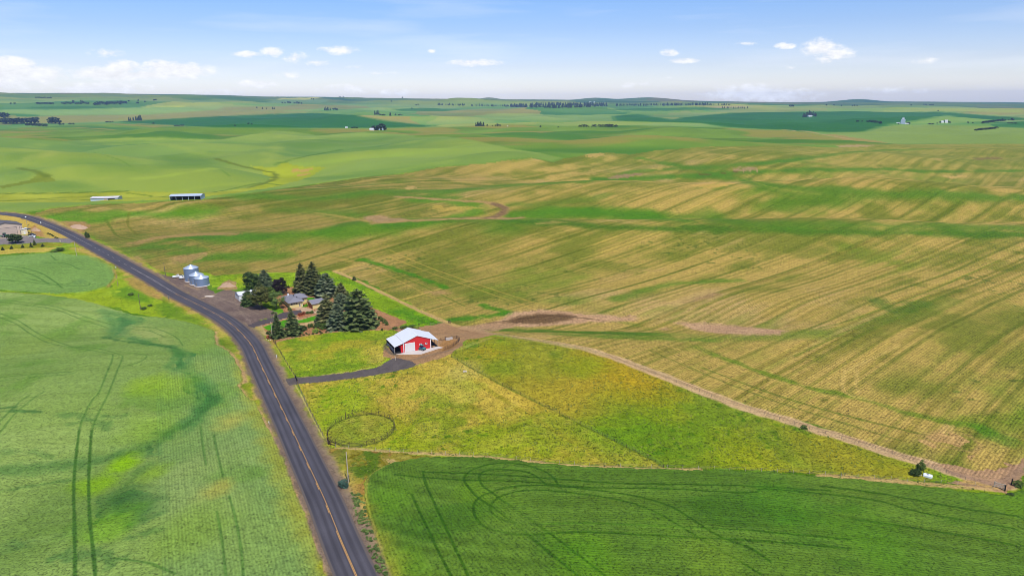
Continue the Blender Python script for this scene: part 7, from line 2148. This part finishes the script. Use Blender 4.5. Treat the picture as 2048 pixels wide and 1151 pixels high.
row('r', seq(70, 196.5, 104, 197, 9), 3, 'tiny tree in the broken row on the far left hill', 'broken row on the far left hill')
row('r', seq(190, 209, 254, 207.5, 18, 1.2, 1.2), 5.5, 'bluish tree of the far left belt around distant farms', 'far left tree belt', 1.2)
row('r', seq(71, 208.5, 107, 208, 9) + seq(122, 208, 178, 207.5, 12, 1.5, .8) + [(147, 204, 4), (163, 204, 4), (22, 208, 3), (30, 208, 3), (258, 203, 3), (277, 202, 3), (290, 204, 3), (308, 201.5, 3), (275, 207, 4), (312, 200.5, 3)], 4, 'tiny bluish tree scattered left of the far belt', 'scattered far left trees', 1.2)
row('c', [(649, 220.5, 6), (652, 221, 8), (655, 221, 7.5), (658, 221, 7), (661, 220.5, 5)], 7, 'conifer in the small far stand left of the three tall poplars', 'far stand of conifers', 1.3)
row('r', [(667, 220.5, 4.5), (671, 220.5, 5), (674, 220.5, 4)], 5, 'tiny round tree right of the small far conifer stand', 'round trees by the far stand')
row('r', [(565, 206.5, 3), (570, 206.5, 2.5), (576, 206.5, 4), (580, 206.5, 4), (589, 207.5, 4), (594, 207.5, 4.5), (598, 207.5, 4), (603, 208, 3.5), (623, 199, 3), (627, 199.5, 3)], 4, 'tiny tree in the far row below the yellow strip', 'far row below the yellow strip')
row('c', [(514, 216.5, 4), (525, 218, 4), (533, 218.5, 3.5), (545.5, 218.5, 5), (548.5, 218.5, 5)], 4, 'lone tiny dark tree on the far brown rise', 'tiny trees on the far brown rise', 1.6)
row('c', [(750, 229.5, 10), (752.7, 229.5, 10.5), (755.5, 229.5, 10), (758, 229.5, 10)], 10, 'tall narrow poplar in the far line of four', 'far line of four poplars', .9)
row('b', [(761, 230.5), (765, 231), (768, 231)], 3, 'bush right of the far poplars', 'bushes right of the far poplars')
far('c', 780.5, 231.5, 8.5, 'single dark conifer right of the far line of poplars', None, 1.3)
row('r', [(791, 231, 3.5), (797, 231, 2.5), (800, 230.8, 3), (804, 230.8, 2.5)], 3, 'tiny round tree right of the single far conifer', 'tiny trees right of the far conifer')
row('r', [(749, 260, 10), (754, 260.5, 11), (759, 259.5, 11), (764, 259.5, 12), (767, 260, 10)], 11, 'dark round tree sheltering the far farmstead with silos', 'trees of the silo farmstead')
row('b', seq(703, 256, 716, 256, 4), 2.5, 'dark bush in the low hedge left of the silo farmstead', 'hedge left of the silo farmstead')
row('c', [(952, 252, 8.5), (955, 252, 9.5), (958, 252, 10), (961, 252, 9.5), (964, 252, 9), (967, 252, 9)], 9, 'dark conifer in the short far windbreak at mid picture', 'short far windbreak', 1.35)
row('r', [(974.5, 252, 3.5), (991, 252, 3), (995, 252, 5), (1000, 252, 3), (985, 252, 1.6)], 3.5, 'small tree right of the short far windbreak', 'trees right of the far windbreak')
row('b', [(1160, 253.5, 4), (1165, 253.5, 4.5), (1170, 253.5, 4.5), (1175, 253.5, 4), (1185, 253.5, 4.5), (1191, 253.5, 4.5), (1200, 253.5, 4.5), (1206, 253.5, 4.5), (1213, 253.5, 6), (1219, 253.5, 6.5), (1225, 253.5, 5.5), (1232, 253.5, 5)], 5, 'round olive bush in the far row along the pale field', 'far row of round bushes')
far('b', 1081, 254, 2.8, 'single tiny dark bush on the far pale green slope', None)
far('b', 1116, 255, 2, 'tiny low bush on the field edge left of the far row of round bushes', None)
row('c', seq(1443, 216.5, 1496, 217.5, 12, 1.2, .6), 4.5, 'dark tree in the far grove right of the blue forest belt', 'far grove right of the belt', 1.5)
row('r', [(1580, 213.5, 4), (1583.5, 213.5, 4.5), (1587, 213.5, 4)], 4, 'tree of the tiny far clump above the conifer farm', 'tiny far clump')
row('c', [(1606, 234, 8), (1609, 234, 9.5), (1612, 234, 11), (1615, 232, 10), (1618, 231, 11), (1620.5, 231, 10), (1623, 231, 9.5), (1626, 231, 9), (1629, 232, 8), (1631, 233, 10)], 10, 'dark conifer in the clump behind the far white house', 'conifers behind the far white house', 1.3)
row('r', [(1714, 243.5, 3.5), (1717, 243.5, 3.5), (1724, 243.5, 3), (1735, 244, 4), (1740, 244, 5), (1744, 244.5, 5), (1748, 245, 5), (1752, 245.5, 4.5), (1758, 247, 5), (1761.5, 247.5, 5.5)], 4.5, 'dark round tree in the far line left of the grain elevator', 'trees left of the elevator')
row('r', [(1814, 248.5, 4), (1818, 248, 4), (1797, 249, 3)], 4, 'small tree at the foot of the grain elevator', 'trees at the elevator')
row('r', [(1874, 247.5, 2.5), (1880, 246, 3.5), (1888, 244.5, 5), (1897, 245.5, 4), (1900, 246, 3)], 4, 'small tree among the far white farm buildings', 'trees of the far white farm')
row('b', seq(1855, 248.5, 1868, 248.8, 4) + [(1936, 246, 2.6), (1946, 246.5, 2)], 2.5, 'tiny dark bush near the far white farm', 'bushes by the far white farm')
row('r', seq(1963, 247, 1985, 244.5, 9, .8, .5) + seq(1985, 244, 2010, 241.5, 8, .8, .4) + [(2017, 240.5, 3), (2023, 241, 5), (2026, 241, 4)], 4.5, 'dark tree in the far hillside windbreak at right', 'far right hillside windbreak', 1.1)
row('b', seq(2015, 247, 2034, 247, 6), 2.2, 'tiny bush in the short row below the right windbreak', 'short row at far right')
row('b', [(q[0], q[1]) for q in seq(1949, 261.5, 1994, 257, 15, .8, .4)], 4, 'dark bush in the long hedge on the far right slope', 'far right hedge', .9)
far('r', 1876, 222.5, 2.8, 'lone tiny tree on the far pale rise right of the elevator', None)
row('r', [(1653, 211.5), (1668, 211.5), (1683, 212), (1705, 212.5), (1709, 212.5), (1714, 212.5), (1822, 211.5), (1848, 210.5), (1852, 210.5), (1859, 211), (1863, 211), (1866, 210.5)], 2.8, 'tiny tree dotted below the right skyline', 'trees dotted below the right skyline')
row('r', [(832, 210.5), (836, 210), (805, 196.5), (680, 195.5), (687, 195.5), (824, 217.5), (783, 204)], 2.6, 'tiny tree dotted below the middle skyline', 'trees dotted below the middle skyline')

# the forest belt: far-off wood that reads as one mass
Vs = []; Fs = []; Cs = []
rn = random.Random(5)
for (x0, y0, x1, y1, n, h0, h1) in [(876, 210, 1020, 213.5, 80, 2.5, 5), (1020, 214, 1100, 215.5, 80, 5, 8), (1060, 211, 1215, 211.5, 120, 5, 7), (1100, 216, 1180, 214, 60, 5, 8), (1180, 213.5, 1216, 213, 22, 4, 6), (1232, 211.5, 1330, 211.5, 70, 3.5, 5), (1330, 211, 1415, 210.8, 70, 3.5, 6), (1415, 210.6, 1460, 210.8, 24, 2.5, 4)]:
    xs = np.array([rn.uniform(x0, x1) for _ in range(n)]); ys = np.array([y0 + (y1 - y0) * (x - x0) / (x1 - x0) + rn.uniform(-1.1, .5) for x in xs])
    for p in cast(xs, ys):
        P_ = Vector(p); s_ = mpp(P_); h = rn.uniform(h0, h1) * s_; R_ = h * rn.uniform(.20, .34); cl = rn.random()
        for w_ in range(5):
            z0 = h * (.05 + .19 * w_); z1 = z0 + h * .34; r_ = R_ * (1 - w_ * .17); a0 = rn.uniform(0, 6.28)
            for k in range(5):
                a = a0 + k * 1.2566; b = a + 1.2566 * rn.uniform(.7, 1.0); i = len(Vs); r2 = r_ * rn.uniform(.75, 1.2)
                Vs += [(P_.x, P_.y, P_.z + min(z1, h)), (P_.x + r2 * math.cos(a), P_.y + r2 * math.sin(a), P_.z + z0), (P_.x + r2 * math.cos(b), P_.y + r2 * math.sin(b), P_.z + z0)]
                Fs.append((i, i + 1, i + 2)); Cs.append(min(1, max(0, cl + rn.uniform(-.2, .2))))
me = bpy.data.meshes.new('forest_belt'); me.from_pydata(Vs, [], Fs); finish_leaves(me, [M['far_leaf']], Cs)
tag(mesh_obj('forest_belt', me), kind='stuff')
# ------------------------------------------------------------------ air
def build_haze():
    zt = max(float(GZF.max()), CAM_Z) + 12; zb = float(GZF.min()) - 1.0
    R0 = 15200.0
    bm = bmesh.new()
    bmesh.ops.create_cube(bm, size=1)
    for v in bm.verts:
        v.co = Vector((v.co.x * 2 * R0, v.co.y * 2 * R0, zb if v.co.z < 0 else zt))
    me = bpy.data.meshes.new('haze'); bm.to_mesh(me); bm.free()
    m = bpy.data.materials.new('haze'); m.use_nodes = True
    nt = m.node_tree; nt.nodes.clear()
    pv = N(nt, 'ShaderNodeVolumePrincipled'); pv.inputs['Density'].default_value = HAZE_D
    pv.inputs['Color'].default_value = (.36, .54, 1.0, 1); pv.inputs['Anisotropy'].default_value = 0.0
    o = N(nt, 'ShaderNodeOutputMaterial'); nt.links.new(pv.outputs[0], o.inputs['Volume'])
    me.materials.append(m)
    ob = bpy.data.objects.new('haze', me); COL.objects.link(ob); tag(ob, kind='stuff')


HAZE_D = 3.4e-5
build_haze()
